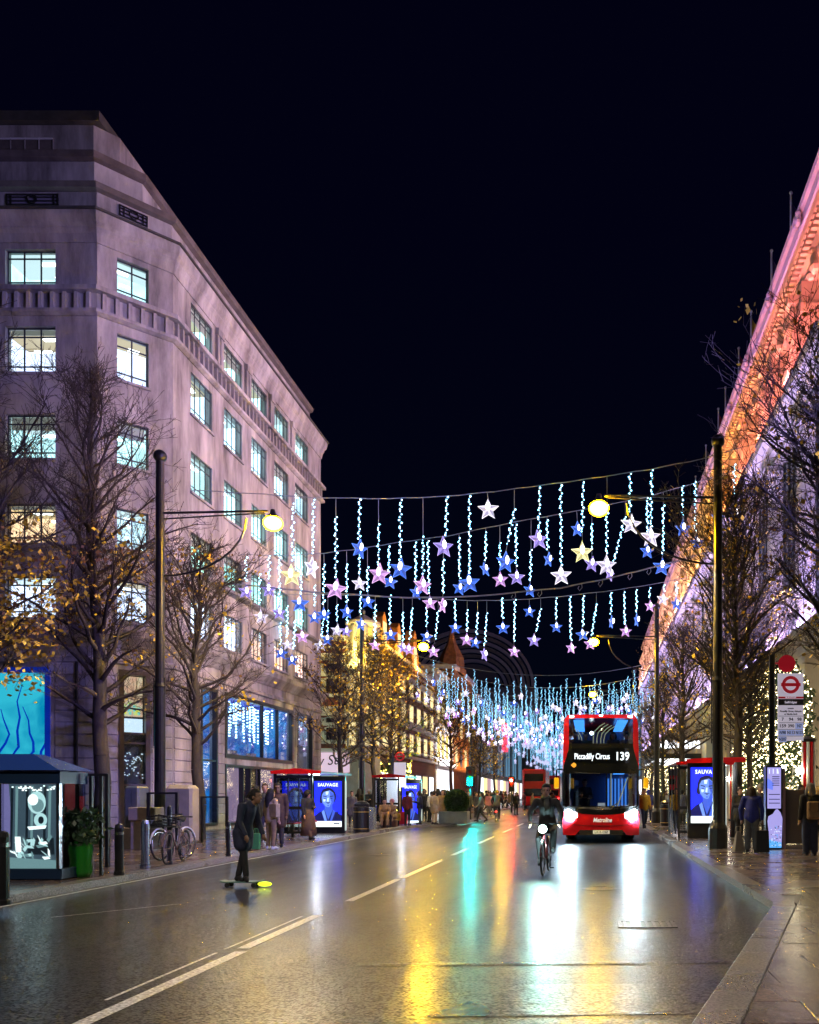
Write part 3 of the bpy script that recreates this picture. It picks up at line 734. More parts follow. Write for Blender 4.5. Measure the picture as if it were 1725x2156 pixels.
# ================================================================== RIGHT: classical department store
ds = thing('department_store', 'long classical department store with giant columns and floodlit orange upper storey', 'building', (12, 80, .1))
BAY = 5.85; Y0 = 30.05; NB = 19; XF = 9.0; YE = Y0+BAY*NB
sto = noisy(mat('store_stone', (.46, .43, .40), .7), .7, .25, stretch=(1, 1, .5), bump=.2, bscale=7)
def R(name, mb, m=sto, parent=ds, **kw): return mb.build(name, m, parent, world=True, **kw)
off = Vector(ds.location)
def rp_(name, me, x, y, z, parent=ds, sz=1): return put(name, me, parent, (x-off.x, y-off.y, z-off.z), (0, 0, 0), (1, 1, sz))
SC = (17.3-8.4)/(18.92-8.4); SU = (22.74-18.4)/(22.74-20.35)
YN = 8.0
mb = MB(); mb.box(XF+.9, YN, .1, 30, YE, 26.0); R('wall', mb)
# ground storey piers and lintel, base ledge
mb = MB(); mb.box(XF-.25, YN, 7.35, XF+.9, YE, 8.1); mb.box(XF-.5, YN, 8.1, XF+.9, YE, 8.4); R('base_cornice', mb)
prof = [(0, 17.35), (-.15, 17.4), (-.15, 17.67), (-.35, 17.75), (-.5, 18.0), (-.85, 18.1), (-.9, 18.35), (0, 18.39)]
def run(name, prof, m=sto, x0=XF+.88, ya=YN, yb=YE):
    mb = MB(); pts = [(x0, prof[0][1])]+[(XF+o, z) for o, z in prof]+[(x0, prof[-1][1])]
    n = len(pts)
    for i in range(n-1):
        (a, za), (b, zb) = pts[i], pts[i+1]
        mb.face([(a, ya, za), (b, ya, zb), (b, yb, zb), (a, yb, za)])
    mb.face([(x, ya, z) for x, z in pts]); mb.face([(x, yb, z) for x, z in pts][::-1])
    return R(name, mb, m)
run('main_entablature', prof)
run('upper_cornice', [(0, 22.75), (-.1, 22.8), (-.1, 23.0), (-.3, 23.05), (-.3, 23.3), (-.62, 23.34), (-.68, 23.55), (0, 23.6)])
run('frieze', [(.25, 24.72), (.2, 24.74), (.2, 25.26), (.25, 25.3)])
run('parapet', [(0, 25.2), (-.12, 25.3), (-.12, 25.42), (-.05, 25.46), (-.05, 25.95), (-.2, 26.0), (-.24, 26.18), (.1, 26.22)])
# attic wall
mb = MB(); mb.box(XF+.3, YN, 23.6, XF+.88, YE, 24.72); R('attic_wall', mb)
col_me = MB().lathe([(.95, 8.4), (.95, 8.75), (.88, 8.8), (.9, 8.95), (.78, 9.05), (.76, 12), (.7, 16), (.64, 18.3), (.72, 18.35), (.68, 18.5), (.86, 18.7)], 20).mesh('column', sto, True)
cap_me = MB().box(-.9, -.9, 18.7, .9, .9, 18.92).lathe([(.26, -.9), (.3, 0), (.26, .9)], 10, (.0, -.72, 18.6), axis='x').lathe([(.26, -.9), (.3, 0), (.26, .9)], 10, (0, .72, 18.6), axis='x').mesh('capital', sto)
pier_me = MB().box(-.25, -.8, 20.35, .7, .8, 22.0).box(-.35, -.95, 20.35, .7, .95, 20.6).box(-.32, -.9, 22.0, .7, .9, 22.2).box(-.25, -.75, 22.2, .7, .75, 22.74).mesh('pier', sto)
rose_me = MB().ball((0, 0, 0), .26, n=8, k=4, sq=(.6, 1, 1)).ball((-.05, .2, .16), .13, n=6, k=4).ball((-.05, -.2, .16), .13, n=6, k=4).ball((-.05, .2, -.16), .13, n=6, k=4).ball((-.05, -.2, -.16), .13, n=6, k=4).mesh('rosette', sto)
gr = MB()
for i in range(5): gr.box(.0, -.62+i*.28, 0, .08, -.62+i*.28+.1, 1.0)
for i in range(4): gr.box(-.02, -.66, .08+i*.28, .07, .62, .18+i*.28)
gr_me = gr.mesh('pierced_panel', sto)
post_me = MB().box(-.12, -.14, 0, .3, .14, 1.08).box(-.18, -.2, .92, .3, .2, 1.1).mesh('attic_post', sto)
mod_me = MB().box(-.26, -.1, 0, 0, .1, .2).box(-.3, -.12, .2, 0, .12, .26).mesh('modillion', sto)
st = MB()     # draped standing figure used as a bracket
st.lathe([(.34, 0), (.36, .15), (.22, .5), (.25, .9), (.3, 1.15), (.2, 1.35), (.1, 1.42)], 10); st.ball((0, 0, 1.6), .17, n=8, k=6); st.tube([(-.05, .3, 1.2), (-.25, .36, .9), (-.3, .1, .85)], .09, 6); st.tube([(-.05, -.3, 1.2), (-.1, -.42, .8), (-.12, -.34, .45)], .09, 6)
st.box(-.35, -.4, -.2, .35, .4, 0); st.box(-.3, -.35, 1.78, .3, .35, 2.0)
stat_me = st.mesh('statue', sto)
cart = MB().ball((0, 0, 0), .36, n=8, k=6, sq=(.5, .8, 1.2)).ball((-.05, .3, -.3), .2, n=6, k=4).ball((-.05, -.3, -.3), .2, n=6, k=4).ball((-.05, 0, .45), .18, n=6, k=4)
cart_me = cart.mesh('cartouche', sto)
panel_me = MB().box(0, -1.55, 0, .1, 1.55, .12).box(0, -1.55, 1.88, .1, 1.55, 2.0).box(0, -1.55, .12, .1, -1.4, 1.88).box(0, 1.4, .12, .1, 1.55, 1.88).box(.02, -.1, .12, .09, .1, 1.88).mesh('window_surround', sto)
bronze = mat('bronze_spandrel', (.06, .075, .07), .45, .4)
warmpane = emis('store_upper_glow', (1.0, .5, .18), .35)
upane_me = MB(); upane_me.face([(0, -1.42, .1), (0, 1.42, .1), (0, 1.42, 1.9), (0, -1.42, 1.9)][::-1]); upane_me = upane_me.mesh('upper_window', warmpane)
win = MB()
for z in (8.6, 12.4, 16.0): win.box(.3, -1.9, z, .42, 1.9, z+.9, 0)
for y in (-1.9, -.95, -.03, .86, 1.8): win.box(.26, y, 8.5, .38, y+.09, 19.2, 0)
for z in (10.6, 14.4, 17.8): win.box(.27, -1.85, z, .36, 1.85, z+.07, 0)
win_me = win.mesh('bay_window', bronze)
spane = MB(); spane.face([(.4, -1.9, 8.5), (.4, 1.9, 8.5), (.4, 1.9, 19.2), (.4, -1.9, 19.2)][::-1])
spm = swirl('store_window_glow', (.10, .10, .22), (.45, .42, .7), .22, .35); spane_me = spane.mesh('pane', spm)
spier_me = MB().box(-.2, -1.1, .1, .9, 1.1, 7.34).box(-.3, -1.2, .1, .9, 1.2, .9).mesh('ground_pier', sto)
gw = MB().box(.3, -1.8, .1, .42, 1.8, .8).box(.28, -1.8, 4.6, .4, 1.8, 4.75).box(.28, -.04, .8, .4, .04, 7.3)
gw_me = gw.mesh('shop_front', bronze)
gpm = swirl('store_shop_glow', (.35, .22, .10), (.9, .7, .42), .8, .5)
gp = MB(); gp.face([(.45, -1.8, .8), (.45, 1.8, .8), (.45, 1.8, 7.3), (.45, -1.8, 7.3)][::-1]); gp_me = gp.mesh('pane', gpm)
nmod = 0; farmod = MB()
for i in range(NB+1):
    y = Y0+BAY*i
    rp_('column', col_me, XF+.45, y, 8.4*(1-SC), sz=SC); rp_('capital', cap_me, XF+.45, y, 8.4*(1-SC), sz=SC)
    rp_('pier', pier_me, XF, y, 22.74*(1-SU), sz=SU); rp_('rosette', rose_me, XF-.2, y, 25.72); rp_('pierced_panel', gr_me, XF+.1, y, 23.62)
    rp_('ground_pier', spier_me, XF, y, 0)
    rp_('statue', stat_me, XF-.42, y, 19.3, sz=1.55); rp_('cartouche', cart_me, XF-.3, y+BAY*.5, 22.1)
    if i < NB:
        for q in range(6): rp_('attic_post', post_me, XF+.12, y+1.05+q*.75, 23.62)
        b = rp_('bay_window', win_me, XF, y+BAY/2, 8.4*(1-SC), sz=SC); put('pane', spane_me, b)
        s = rp_('shop_front', gw_me, XF, y+BAY/2, 0); put('pane', gp_me, s)
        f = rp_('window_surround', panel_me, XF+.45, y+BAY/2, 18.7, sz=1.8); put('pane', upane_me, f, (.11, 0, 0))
        for q in range(15):
            yy = y+BAY*q/15
            if nmod < 300: rp_('modillion', mod_me, XF-.31, yy, 23.04); nmod += 1
ds_wallback = None
# flags on the roof
pole_me = MB().tube([(0, 0, 0), (0, 0, 3.9)], [.06, .045], 6).ball((0, 0, 3.95), .09, n=6, k=4).mesh('flagpole', M['white_paint'])
fl = MB()
nx, nz = 6, 5
P = [[(.03+.10*i+.03*math.sin(j), .05*math.sin(i*1.3+j*.8), 3.6-.34*j-.17*i) for i in range(nx)] for j in range(nz)]
for j in range(nz-1):
    for i in range(nx-1): fl.face([P[j][i], P[j][i+1], P[j+1][i+1], P[j+1][i]])
fmats = [mat('flag_yellow', (.6, .42, .03), .7), mat('flag_dark', (.05, .04, .09), .7), mat('flag_red', (.25, .02, .03), .7)]
flag_me = fl.mesh('flag', fmats[0], True)
for k, px in enumerate((1666, 1625, 1582, 1556, 1528, 1513, 1487, 1465, 1440)):
    Y = 9.5*F/(px-VX); p = rp_('flagpole', pole_me, 9.5, Y, 26.2-.3)
    put('flag', flag_me, p, mat=fmats[(1, 1, 0, 2, 1, 2, 1, 0, 1)[k]])
# floodlights on the ledges (the photograph shows the storeys lit from below)
def area(name, loc, aim, size, sy, e, col, spread=PI):
    l = bpy.data.lights.new(name, 'AREA'); l.shape = 'RECTANGLE'; l.size = size; l.size_y = sy; l.energy = e; l.color = col; l.spread = spread
    o = bpy.data.objects.new(name, l); COL.objects.link(o); o.location = loc
    d = Vector(aim)-Vector(loc); o.rotation_euler = d.to_track_quat('-Z', 'Y').to_euler(); return o
ocol = [(1, .19, .17), (1, .20, .15), (1, .23, .11), (1, .29, .08), (1, .36, .06), (1, .42, .08), (1, .42, .14), (1, .42, .22), (1, .42, .3)]
for i in range(NB):
    y = Y0+BAY*(i+.5); c = ocol[min(i, len(ocol)-1)]
    area('ledge_floodlight', (XF-.86, y, 18.47), (XF+.1, y, 22.2), BAY*.96, .12, 800, c)
    area('ledge_floodlight', (XF-.66, y, 23.66), (XF+.0, y, 24.9), BAY*.96, .10, 90, (1, .22, .22) if i < 4 else (1, .36, .26))
    area('ledge_floodlight', (XF-.48, y, 8.46), (XF+.35, y, 15), BAY*.8, .15, 950, (.58, .42, 1))
for y in (36, 60, 90, 120): area('ledge_floodlight', (XF-1.25, y, 24.6), (XF-.1, y, 26.0), 24, .15, 150, (.36, .22, 1.0))
def fill_spot(loc, aim, e, col, ang=70, blend=.9):
    sl = bpy.data.lights.new('added_facade_spot', 'SPOT'); sl.energy = e; sl.color = col; sl.spot_size = math.radians(ang); sl.spot_blend = blend; sl.shadow_soft_size = .35
    o = bpy.data.objects.new('added_facade_spot', sl); COL.objects.link(o); o.location = loc; o.rotation_euler = (Vector(aim)-Vector(loc)).to_track_quat('-Z', 'Y').to_euler(); return o
# added spots without fittings, put in to brighten the office block opposite
for y, ya, e in ((34, 34, 10000), (44, 42, 10000), (54, 50, 8800)): fill_spot((XF-1.0, y, 20.7), (-16, ya, 15), e*.88, (1, .64, .80), 76)
fill_spot((XF-1.0, 16, 20.7), (-19, 31, 19), 6000, (.66, .52, 1.0), 60); fill_spot((XF-1.0, 10.5, 8.9), (-19, 31, 8), 17000, (.32, .28, 1.0), 66)
fill_spot((XF-1.0, 30, 8.7), (-16, 44, 5), 4200, (.70, .55, 1.0), 80)
fx = MB()
for i in range(NB):
    y = Y0+BAY*(i+.5); fx.box(XF-.95, y-2.6, 18.395, XF-.7, y+2.6, 18.45)
R('floodlight_trough', fx, M['dark_metal'])
# ------------------------------------------------------------------ fairy-lit greenery on the store front
def garland(name, label, y0, y1, shape, nl, nb, xs=(8.25, 8.85)):
    g = thing(name, label, 'greenery', (8.6, (y0+y1)/2, .1)); r = random.Random(int(y0*7)); lo = Vector(g.location)
    L = []; B = MB()
    V = []; Q = []
    for i in range(nl):
        while True:
            y = r.uniform(y0, y1); z = r.uniform(.3, 8.2)
            if shape(y, z): break
        x = r.uniform(*xs); a = Vector((r.uniform(-1, 1), r.uniform(-1, 1), r.uniform(-1, 1))).normalized()*.16; b = a.cross(Vector((r.uniform(-1, 1), r.uniform(-1, 1), r.uniform(-1, 1)))).normalized()*.06
        p = Vector((x, y, z))-lo; n = len(V); V += [p-a, p+b, p+a, p-b]; Q.append((n, n+1, n+2, n+3))
    tag(put('leaves', fast_mesh('leaves', V, Q, M['leaf_green']), g), kind='stuff')
    for i in range(nb):
        while True:
            y = r.uniform(y0, y1); z = r.uniform(.3, 8.2)
            if shape(y, z): break
        p = Vector((r.uniform(xs[0]-.12, xs[1]-.1), y, z))-lo; B.ball(p, r.uniform(.022, .042), n=4, k=2)
    tag(B.build('fairy_light', M['bulb_warm'], g), kind='stuff')
    return g
def arch(y, z):
    q = (y-33) % 5.85-2.9
    return z < 7.4-.0*y and not (abs(q) < 1.0 and z < 2.8) and z < 3.2+4.4*(1-abs((y-39.5)/9.0)**1.2 if abs(y-39.5) < 9 else 0)+1.0
garland('lit_garland', 'green garland thick with warm fairy lights around the store entrance by the bus stop flag', 33, 49, arch, 7000, 2600)
garland('lit_garland', 'farther strip of greenery with warm fairy lights behind the bus and thin trees', 74, 128, lambda y, z: z < 5.2 and ((y % 5.85) < 3.6), 3000, 1500)
for i, px in enumerate((1703, 1545)):
    Y = 8.0*F/(px-VX)
    c = thing('striped_post', ('red and white striped post under a bright lamp by the lit greenery', 'darker striped post farther along the lit greenery')[i], 'post', (8.0, Y, .11))
    mb = MB()
    for k in range(10):
        t = 2*PI*k/10; mb.tube([(.2*math.cos(t), .2*math.sin(t), 0), (.2*math.cos(t), .2*math.sin(t), 3.4)], .062, 6, k % 2)
    mb.build('shaft', [M['red_paint'], M['white_paint']], c); mb = MB(); mb.lathe([(.3, 0), (.3, .12), (.24, .16)], 14); mb.lathe([(.26, 3.4), (.3, 3.5), (.1, 3.62)], 14); mb.build('base', M['black_iron'], c)
    MB().ball((-.38, -.1, 2.35), .11, n=8, k=6).build('lamp', emis('store_lamp', (1, .95, .75), 30), c)
# lit scalloped canopy further along the store
cn = thing('entrance_canopy', 'white lit scalloped canopy over a store entrance behind the right bus shelter', 'canopy', (6.6, 73, 5.0))
mb = MB(); mb.prism([(5.2, 66), (8.7, 66), (8.7, 80), (5.2, 80)], 4.35, 4.75); mb.build('roof', M['dark_metal'], cn, world=True)
cwhite = emis('canopy_light', (.9, .93, 1.0), 2.6)
mb = MB(); mb.prism([(5.3, 66.1), (8.6, 66.1), (8.6, 79.9), (5.3, 79.9)], 4.3, 4.349); mb.build('lit_soffit', cwhite, cn, world=True)
sc_me = MB().slab([(-.12, 0), (.12, 0), (.12, .5), (0, .62), (-.12, .5)], -.03, .03).mesh('scallop', cwhite)
for i in range(11): put('scallop', sc_me, cn, (5.35+i*.31-6.6, 65.94-73, .15))
# ================================================================== LEFT, beyond the side street: red brick shop building
bb = thing('brick_shop_building', 'striped red brick and white stone building with glowing corner turret above a lit shop', 'building', (-19, 66, .1))
brick = mat('red_brick', (.20, .042, .032), .8); n, l, b = nodes(brick)
tc = n.new('ShaderNodeTexCoord'); bt = n.new('ShaderNodeTexBrick'); bt.inputs['Color1'].default_value = (.22, .045, .034, 1); bt.inputs['Color2'].default_value = (.14, .03, .026, 1); bt.inputs['Mortar'].default_value = (.12, .09, .08, 1); bt.inputs['Scale'].default_value = 4.5; bt.inputs['Mortar Size'].default_value = .012
l.new(tc.outputs['Object'], bt.inputs['Vector']); l.new(bt.outputs['Color'], b.inputs['Base Color'])
tc_map = n.new('ShaderNodeMapping'); tc_map.inputs['Rotation'].default_value = (PI/2, 0, 0); l.new(tc.outputs['Object'], tc_map.inputs[0]); l.new(tc_map.outputs[0], bt.inputs['Vector'])
wst = noisy(mat('white_dressing', (.62, .60, .60), .6), 1.5, .25)
YB = 63.0; sB = F/YB
zb = lambda y: EYE+(VY-y)/sB
xb = lambda px: (px-VX)/sB
XC = -16.0
mb = MB(); mb.box(-42, YB, .1, XC-1.9, YB+26, zb(1345)); mb.box(XC-1.9, YB+2, .1, XC, YB+26, zb(1345)); mb.build('wall', brick, bb, world=True)
for a, b2, o in ((1340, 1350, .35), (1361, 1366, .12), (1376, 1392, .2), (1419, 1424, .08), (1462, 1468, .08), (1488, 1507, .18), (1522, 1528, .08), (1560, 1566, .08), (1576, 1584, .3)):
    mb = MB(); mb.box(-42, YB-o, zb(b2), XC-1.9, YB-.003, zb(a)); mb.prism([(XC, YB+2), (XC+o, YB+2), (XC+o, YB+26), (XC, YB+26)], zb(b2), zb(a)); mb.build('stone_band', wst, bb, world=True)
for c, (xa, xz) in enumerate(((640, 676), (688, 716), (722, 738))):
    for a, b2 in ((1395, 1417), (1426, 1460), (1509, 1521), (1530, 1558)):
        mb = MB(); x0, x1 = xb(xa), xb(xz); z0, z1 = zb(b2), zb(a)
        mb.slab([(x0-.2, z0-.1), (x1+.2, z0-.1), (x1+.2, z1-.1), ((x0+x1)/2+.3, z1+.02), ((x0+x1)/2-.3, z1+.02), (x0-.2, z1-.1)], YB-.06, YB-.01)
        w = mb.build('window', wst, bb, world=True)
        mb = MB(); mb.box(x0, YB-.09, z0, x1, YB-.065, z1-.1); pn = mb.build('pane', mat('dark_pane', (.015, .012, .02), .15) if 'dark_pane' not in bpy.data.materials else bpy.data.materials['dark_pane'], w); rel(pn, lambda c: c-Vector(bb.location))
        
# octagonal corner turret with a lit cupola
tx, ty, tr = xb(760), YB+.6, 1.05*1.25
mb = MB(); mb.lathe([(tr, .1), (tr, zb(1410))], 8, (tx, ty, 0)); mb.build('turret', wst, bb, world=True)
yglow = emis('turret_glow', (1.0, .72, .12), 1.1); ylit = emis('yellow_window', (1, .78, .36), 1.0)
for a, b2 in ((1425, 1465), (1500, 1570)):
    mb = MB()
    for k in range(8):
        t = 2*PI*(k+.5)/8; c = Vector((tx+math.cos(t)*tr*.925, ty+math.sin(t)*tr*.925)); d = Vector((-math.sin(t), math.cos(t)))*.3; nn = Vector((math.cos(t), math.sin(t)))*.02
        mb.face([(c.x-d.x+nn.x, c.y-d.y+nn.y, zb(b2)), (c.x+d.x+nn.x, c.y+d.y+nn.y, zb(b2)), (c.x+d.x+nn.x, c.y+d.y+nn.y, zb(a)), (c.x-d.x+nn.x, c.y-d.y+nn.y, zb(a))])
    mb.build('turret_window', ylit, bb, world=True)
mb = MB(); cr_ = .83*1.25
mb.lathe([(tr+.2, zb(1412)), (tr+.3, zb(1404)), (tr+.05, zb(1400)), (tr*.8, zb(1378))], 12, (tx, ty, 0)); mb.build('cupola_base', wst, bb, world=True); mb = MB(); mb.lathe([(cr_+.05, zb(1318)), (cr_+.25, zb(1313)), (cr_+.25, zb(1308)), (cr_*.8, zb(1303)), (.1, zb(1290))], 16, (tx, ty, 0)); mb.build('cupola_cornice', wst, bb, world=True)
cw = mat('cupola_stone', (.6, .5, .3), .6, emit=(1, .66, .08), es=0)
mb = MB()
for k in range(8):
    t = 2*PI*(k+.5)/8; c = (tx+math.cos(t)*cr_, ty+math.sin(t)*cr_); mb.tube([(c[0], c[1], zb(1379)), (c[0], c[1], zb(1318))], .2, 8)
mb.build('cupola_columns' if False else 'cupola', wst, bb, world=True)
mb = MB(); mb.lathe([(cr_*.62, zb(1379)), (cr_*.62, zb(1320))], 12, (tx, ty, 0)); mb.build('lantern', yglow, bb, world=True)
ptl = bpy.data.lights.new('cupola_lamp', 'POINT'); ptl.energy = 900; ptl.color = (1, .72, .15); ptl.shadow_soft_size = .2
po = bpy.data.objects.new('cupola_lamp', ptl); COL.objects.link(po); po.location = (tx+.4, ty-2.2, zb(1392))
# shop fascia and front
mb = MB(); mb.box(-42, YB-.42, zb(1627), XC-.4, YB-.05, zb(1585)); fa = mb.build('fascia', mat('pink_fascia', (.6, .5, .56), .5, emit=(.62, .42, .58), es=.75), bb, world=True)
sc_ = text_mesh('New Stories', 1.05, .01, shear=.25); sc_.materials.clear(); sc_.materials.append(mat('sign_black', (.01, .01, .01), .4))
put('lettering', sc_, fa, (xb(700)-bb.location.x, YB-.45-bb.location.y, zb(1602)-bb.location.z), (PI/2, math.radians(-4), 0), (.92, 1, 1))
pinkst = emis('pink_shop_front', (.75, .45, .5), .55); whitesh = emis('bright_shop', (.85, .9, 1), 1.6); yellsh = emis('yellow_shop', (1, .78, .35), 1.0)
def rect(name, px0, px1, y0, y1, m, dy=0., parent=bb, Y=YB, d=.05):
    mb = MB(); s_ = F/Y; mb.box((px0-VX)/s_, Y-d-dy, EYE+(VY-y1)/s_, (px1-VX)/s_, Y-dy, EYE+(VY-y0)/s_); return mb.build(name, m, parent, world=True)
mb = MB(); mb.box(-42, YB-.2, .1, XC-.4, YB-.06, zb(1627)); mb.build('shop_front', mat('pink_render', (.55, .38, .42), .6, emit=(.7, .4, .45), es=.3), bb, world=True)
for a, b2, y0, y1, m in ((640, 668, 1632, 1700, yellsh), (674, 703, 1631, 1645, emis('mint_pane', (.5, .8, .75), .9)), (704, 719, 1631, 1645, yellsh), (676, 716, 1648, 1720, whitesh), (736, 752, 1637, 1649, whitesh), (738, 766, 1653, 1722, whitesh)):
    f = rect('shop_window', a-1, b2+1, y0-1, y1+1, M['dark_metal'], .2); w = rect('pane', a, b2, y0, y1, m, .255, d=.02); w.parent = f; w.location = (0, 0, 0)
# side of the building along the street: lit shop bays, windows
for i in range(7):
    y = YB+2.5+i*3.3
    mb = MB(); mb.box(XC-.02, y, .35, XC+.06, y+2.5, 3.4); f = mb.build('shop_window', M['dark_metal'], bb, world=True)
    mb = MB(); mb.box(XC+.061, y+.12, .5, XC+.08, y+2.38, 3.3); w = mb.build('pane', (whitesh, yellsh)[i % 2], f)
    for v in w.data.vertices: v.co = Vector(v.co)-Vector(bb.location)
    for z0 in (5.2, 7.8, 10.2):
        mb = MB(); mb.box(XC-.02, y+.3, z0, XC+.1, y+2.2, z0+1.8); f = mb.build('window', wst, bb, world=True)
        mb = MB(); mb.box(XC+.101, y+.5, z0+.15, XC+.12, y+2, z0+1.7); w = mb.build('pane', ylit, f)
        for v in w.data.vertices: v.co = Vector(v.co)-Vector(bb.location)
# orange-lit gables rising over the street front
glow = noisy(mat('gable_brick', (.34, .15, .05), .8), 2.5, .5)
def gable(px, ytop, Y, w, zlow):
    s_ = F/Y; x = XC+.15; zt = EYE+(VY-ytop)/s_
    mb = MB(); yy = Y
    poly = [(-w, zlow), (w, zlow), (w, zt-3.2), (w*.72, zt-3.0), (w*.7, zt-2.0), (w*.38, zt-1.7), (w*.3, zt-.5), (0, zt), (-w*.3, zt-.5), (-w*.38, zt-1.7), (-w*.7, zt-2.0), (-w*.72, zt-3.0), (-w, zt-3.2)]
    n = len(poly); A = [(x, yy+a, z) for a, z in poly]; B = [(x-.8, yy+a, z) for a, z in poly]
    mb.face(A); mb.face(B[::-1])
    for i in range(n): mb.face([A[i], B[i], B[(i+1) % n], A[(i+1) % n]])
    g = mb.build('gable', glow, bb, world=True)
    mb = MB(); mb.box(x+.002, yy-.5, zlow+.6, x+.05, yy+.5, zlow+2.2); rel(mb.build('window', ylit, g), lambda c: c-Vector(bb.location))
    area('gable_uplight', (x+1.6, yy, zlow+.2), (x, yy, zlow+3), 1.4, .3, 330, (1, .5, .05))
area('flagpole_wash', (XF-.2, 50, 26.3), (9.6, 50, 30), 36, .2, 500, (.6, .5, 1)) if False else None
for px, yt, Y in ((806, 1288, 16*F/434), (837, 1312, 16*F/403), (871, 1328, 16*F/369)): gable(px, yt, Y, 2.1, zb(1345)-.3)
# ---------------------------------------------------------------- further left fronts
def block(name, label, x0, x1, y0, y1, h, m, wins=None, group=None):
    t = thing(name, label, 'building', ((x0+x1)/2, (y0+y1)/2, .1), 0, group); mb = MB(); mb.box(x0, y0, .1, x1, y1, h); mb.build('wall', m, t, world=True)
    mb = MB(); mb.box(x0-.3, y0-.3, h, x1+.3, y1+.3, h+.5); mb.build('cornice', wst if m is not sto else sto, t, world=True)
    return t
wb = block('ornate_building', 'narrow white ornate building with small lit arches beyond the brick gables', -30, -16.0, 89.2, 101, 14.2, wst)
for j, z0 in enumerate((5.5, 9.6)):
    for i in range(4):
        y = 90.2+i*2.7; mb = MB(); arcp = [(y, z0), (y+1.6, z0), (y+1.6, z0+1.9)]+[(y+.8+.8*math.cos(t*PI/6), z0+1.9+.8*math.sin(t*PI/6)) for t in range(1, 6)]+[(y, z0+1.9)]
        mb.face([(-15.96, a, z) for a, z in arcp]); mb.build('arched_window', yglow if j == 0 else ylit, wb, world=True)
for z in (4.6, 8.6, 12.4): mb = MB(); mb.box(-16, 89.2, z, -15.6, 101, z+.45); mb.build('ledge', wst, wb, world=True)
mb = MB(); mb.box(-15.99, 90, .3, -15.9, 100.5, 4.2); mb.build('shop_window', whitesh, wb, world=True)
ptw = area('ornate_uplight', (-14.6, 95, 4.8), (-16, 95, 11), 10, .3, 900, (.9, .92, 1))
ol = block('orange_brick_building', 'tall narrow brick building lit orange beyond the white ornate front', -30, -16.0, 101.4, 118, 16.5, glow)
for z0 in (5.0, 8.6, 12.0):
    for i in range(4):
        y = 102.5+i*3.8; mb = MB(); mb.box(-16, y, z0, -15.94, y+1.6, z0+2.3); mb.build('window', ylit if (i+int(z0)) % 2 else M['dark_metal'], ol, world=True)
area('brick_uplight', (-14.4, 108, 4.6), (-16, 108, 13), 12, .3, 900, (1, .42, .12))
mb = MB(); mb.prism([(-16, 103), (-15.2, 106), (-16, 109), (-19, 106)], 16.5, 17); mb.build('turret_base', glow, ol, world=True)
mb = MB(); mb.lathe([(1.6, 17), (1.5, 18.5), (.5, 20.5), (.05, 22.5)], 6, (-17, 106, 0)); mb.build('spire', glow, ol, world=True)
vb = thing('vaulted_building', 'huge dark building with a ribbed barrel-arched roof against the night sky', 'building', (-25, 215, .1))
cx, cz, rad = (985-VX)*200/F, EYE+(VY-1445)*200/F, 15.6
dk = noisy(mat('dark_slate', (.09, .085, .10), .6), .4, .4)
mb = MB(); mb.box(cx-34, 202, .1, cx+rad, 240, cz); mb.build('wall', dk, vb, world=True)
for k in range(7):
    r0 = rad-k*1.15; y0 = 200+k*1.2
    mb = MB(); arcp = [(cx+r0*math.cos(t*PI/32), cz+r0*.86*math.sin(t*PI/32)) for t in range(33)]; arci = [(cx+(r0-.65)*math.cos(t*PI/32), cz+(r0*.86-.65)*math.sin(t*PI/32)) for t in range(33)]
    for i in range(32):
        a, b2, c, d = arcp[i], arcp[i+1], arci[i+1], arci[i]
        mb.face([(a[0], y0, a[1]), (b2[0], y0, b2[1]), (c[0], y0, c[1]), (d[0], y0, d[1])][::-1]); mb.face([(a[0], y0, a[1]), (a[0], y0+1.3, a[1]), (b2[0], y0+1.3, b2[1]), (b2[0], y0, b2[1])]); mb.face([(d[0], y0, d[1]), (c[0], y0, c[1]), (c[0], y0+1.3, c[1]), (d[0], y0+1.3, d[1])])
    mb.build('arch_rib', M['stone_dark'] if k % 2 else mat('rib_grey_%d' % k, (.22, .20, .23), .6), vb, world=True)
r0 = rad-7*1.15
mb = MB(); mb.face([(cx+r0*math.cos(t*PI/32), 208.6, cz+r0*.86*math.sin(t*PI/32)) for t in range(33)][::-1]); mb.build('gable_wall', mat('gable_wall', (.05, .045, .06), .6), vb, world=True)
area('arch_floodlight', (cx, 192, 24), (cx+4, 201, 40), 14, 1, 170, (.62, .62, 1.0))
fbm = mat('far_block_stone', (.25, .24, .27), .7)
fl_, fr_, fe_ = (block('far_building', 'far building on the left behind the dense light curtains', -30, -15.5, 119, 198, 15, fbm),
                 block('far_building', 'far building past the department store on the right', 9.4, 30, 143, 260, 17, fbm),
                 block('far_building', 'pale blue glass block closing the far end of the street', -34, 12, 330, 350, 24, mat('far_glass', (.1, .16, .22), .3)))
bstrip = emis('far_blue_glass', (.10, .26, .42), .55); rstrip = emis('far_red_sign', (1, .05, .12), 1.6)
for i in range(16):
    y = 121+i*4.8; mb = MB(); mb.box(-15.52, y, 4.8, -15.4, y+2.6, 14); mb.build('window', (bstrip, M['dark_metal'], bstrip)[i % 3], fl_, world=True)
    mb = MB(); mb.box(-15.52, y, .5, -15.4, y+4, 4); mb.build('shop_window', (whitesh, yellsh, pinkst)[i % 3], fl_, world=True)
for i in range(20):
    y = 145+i*5.6; mb = MB(); mb.box(9.28, y, 5, 9.41, y+3, 15); mb.build('window', (bstrip, M['dark_metal'])[i % 2], fr_, world=True)
    mb = MB(); mb.box(9.28, y, .5, 9.41, y+4.6, 4.2); mb.build('shop_window', (yellsh, whitesh, whitesh)[i % 3], fr_, world=True)
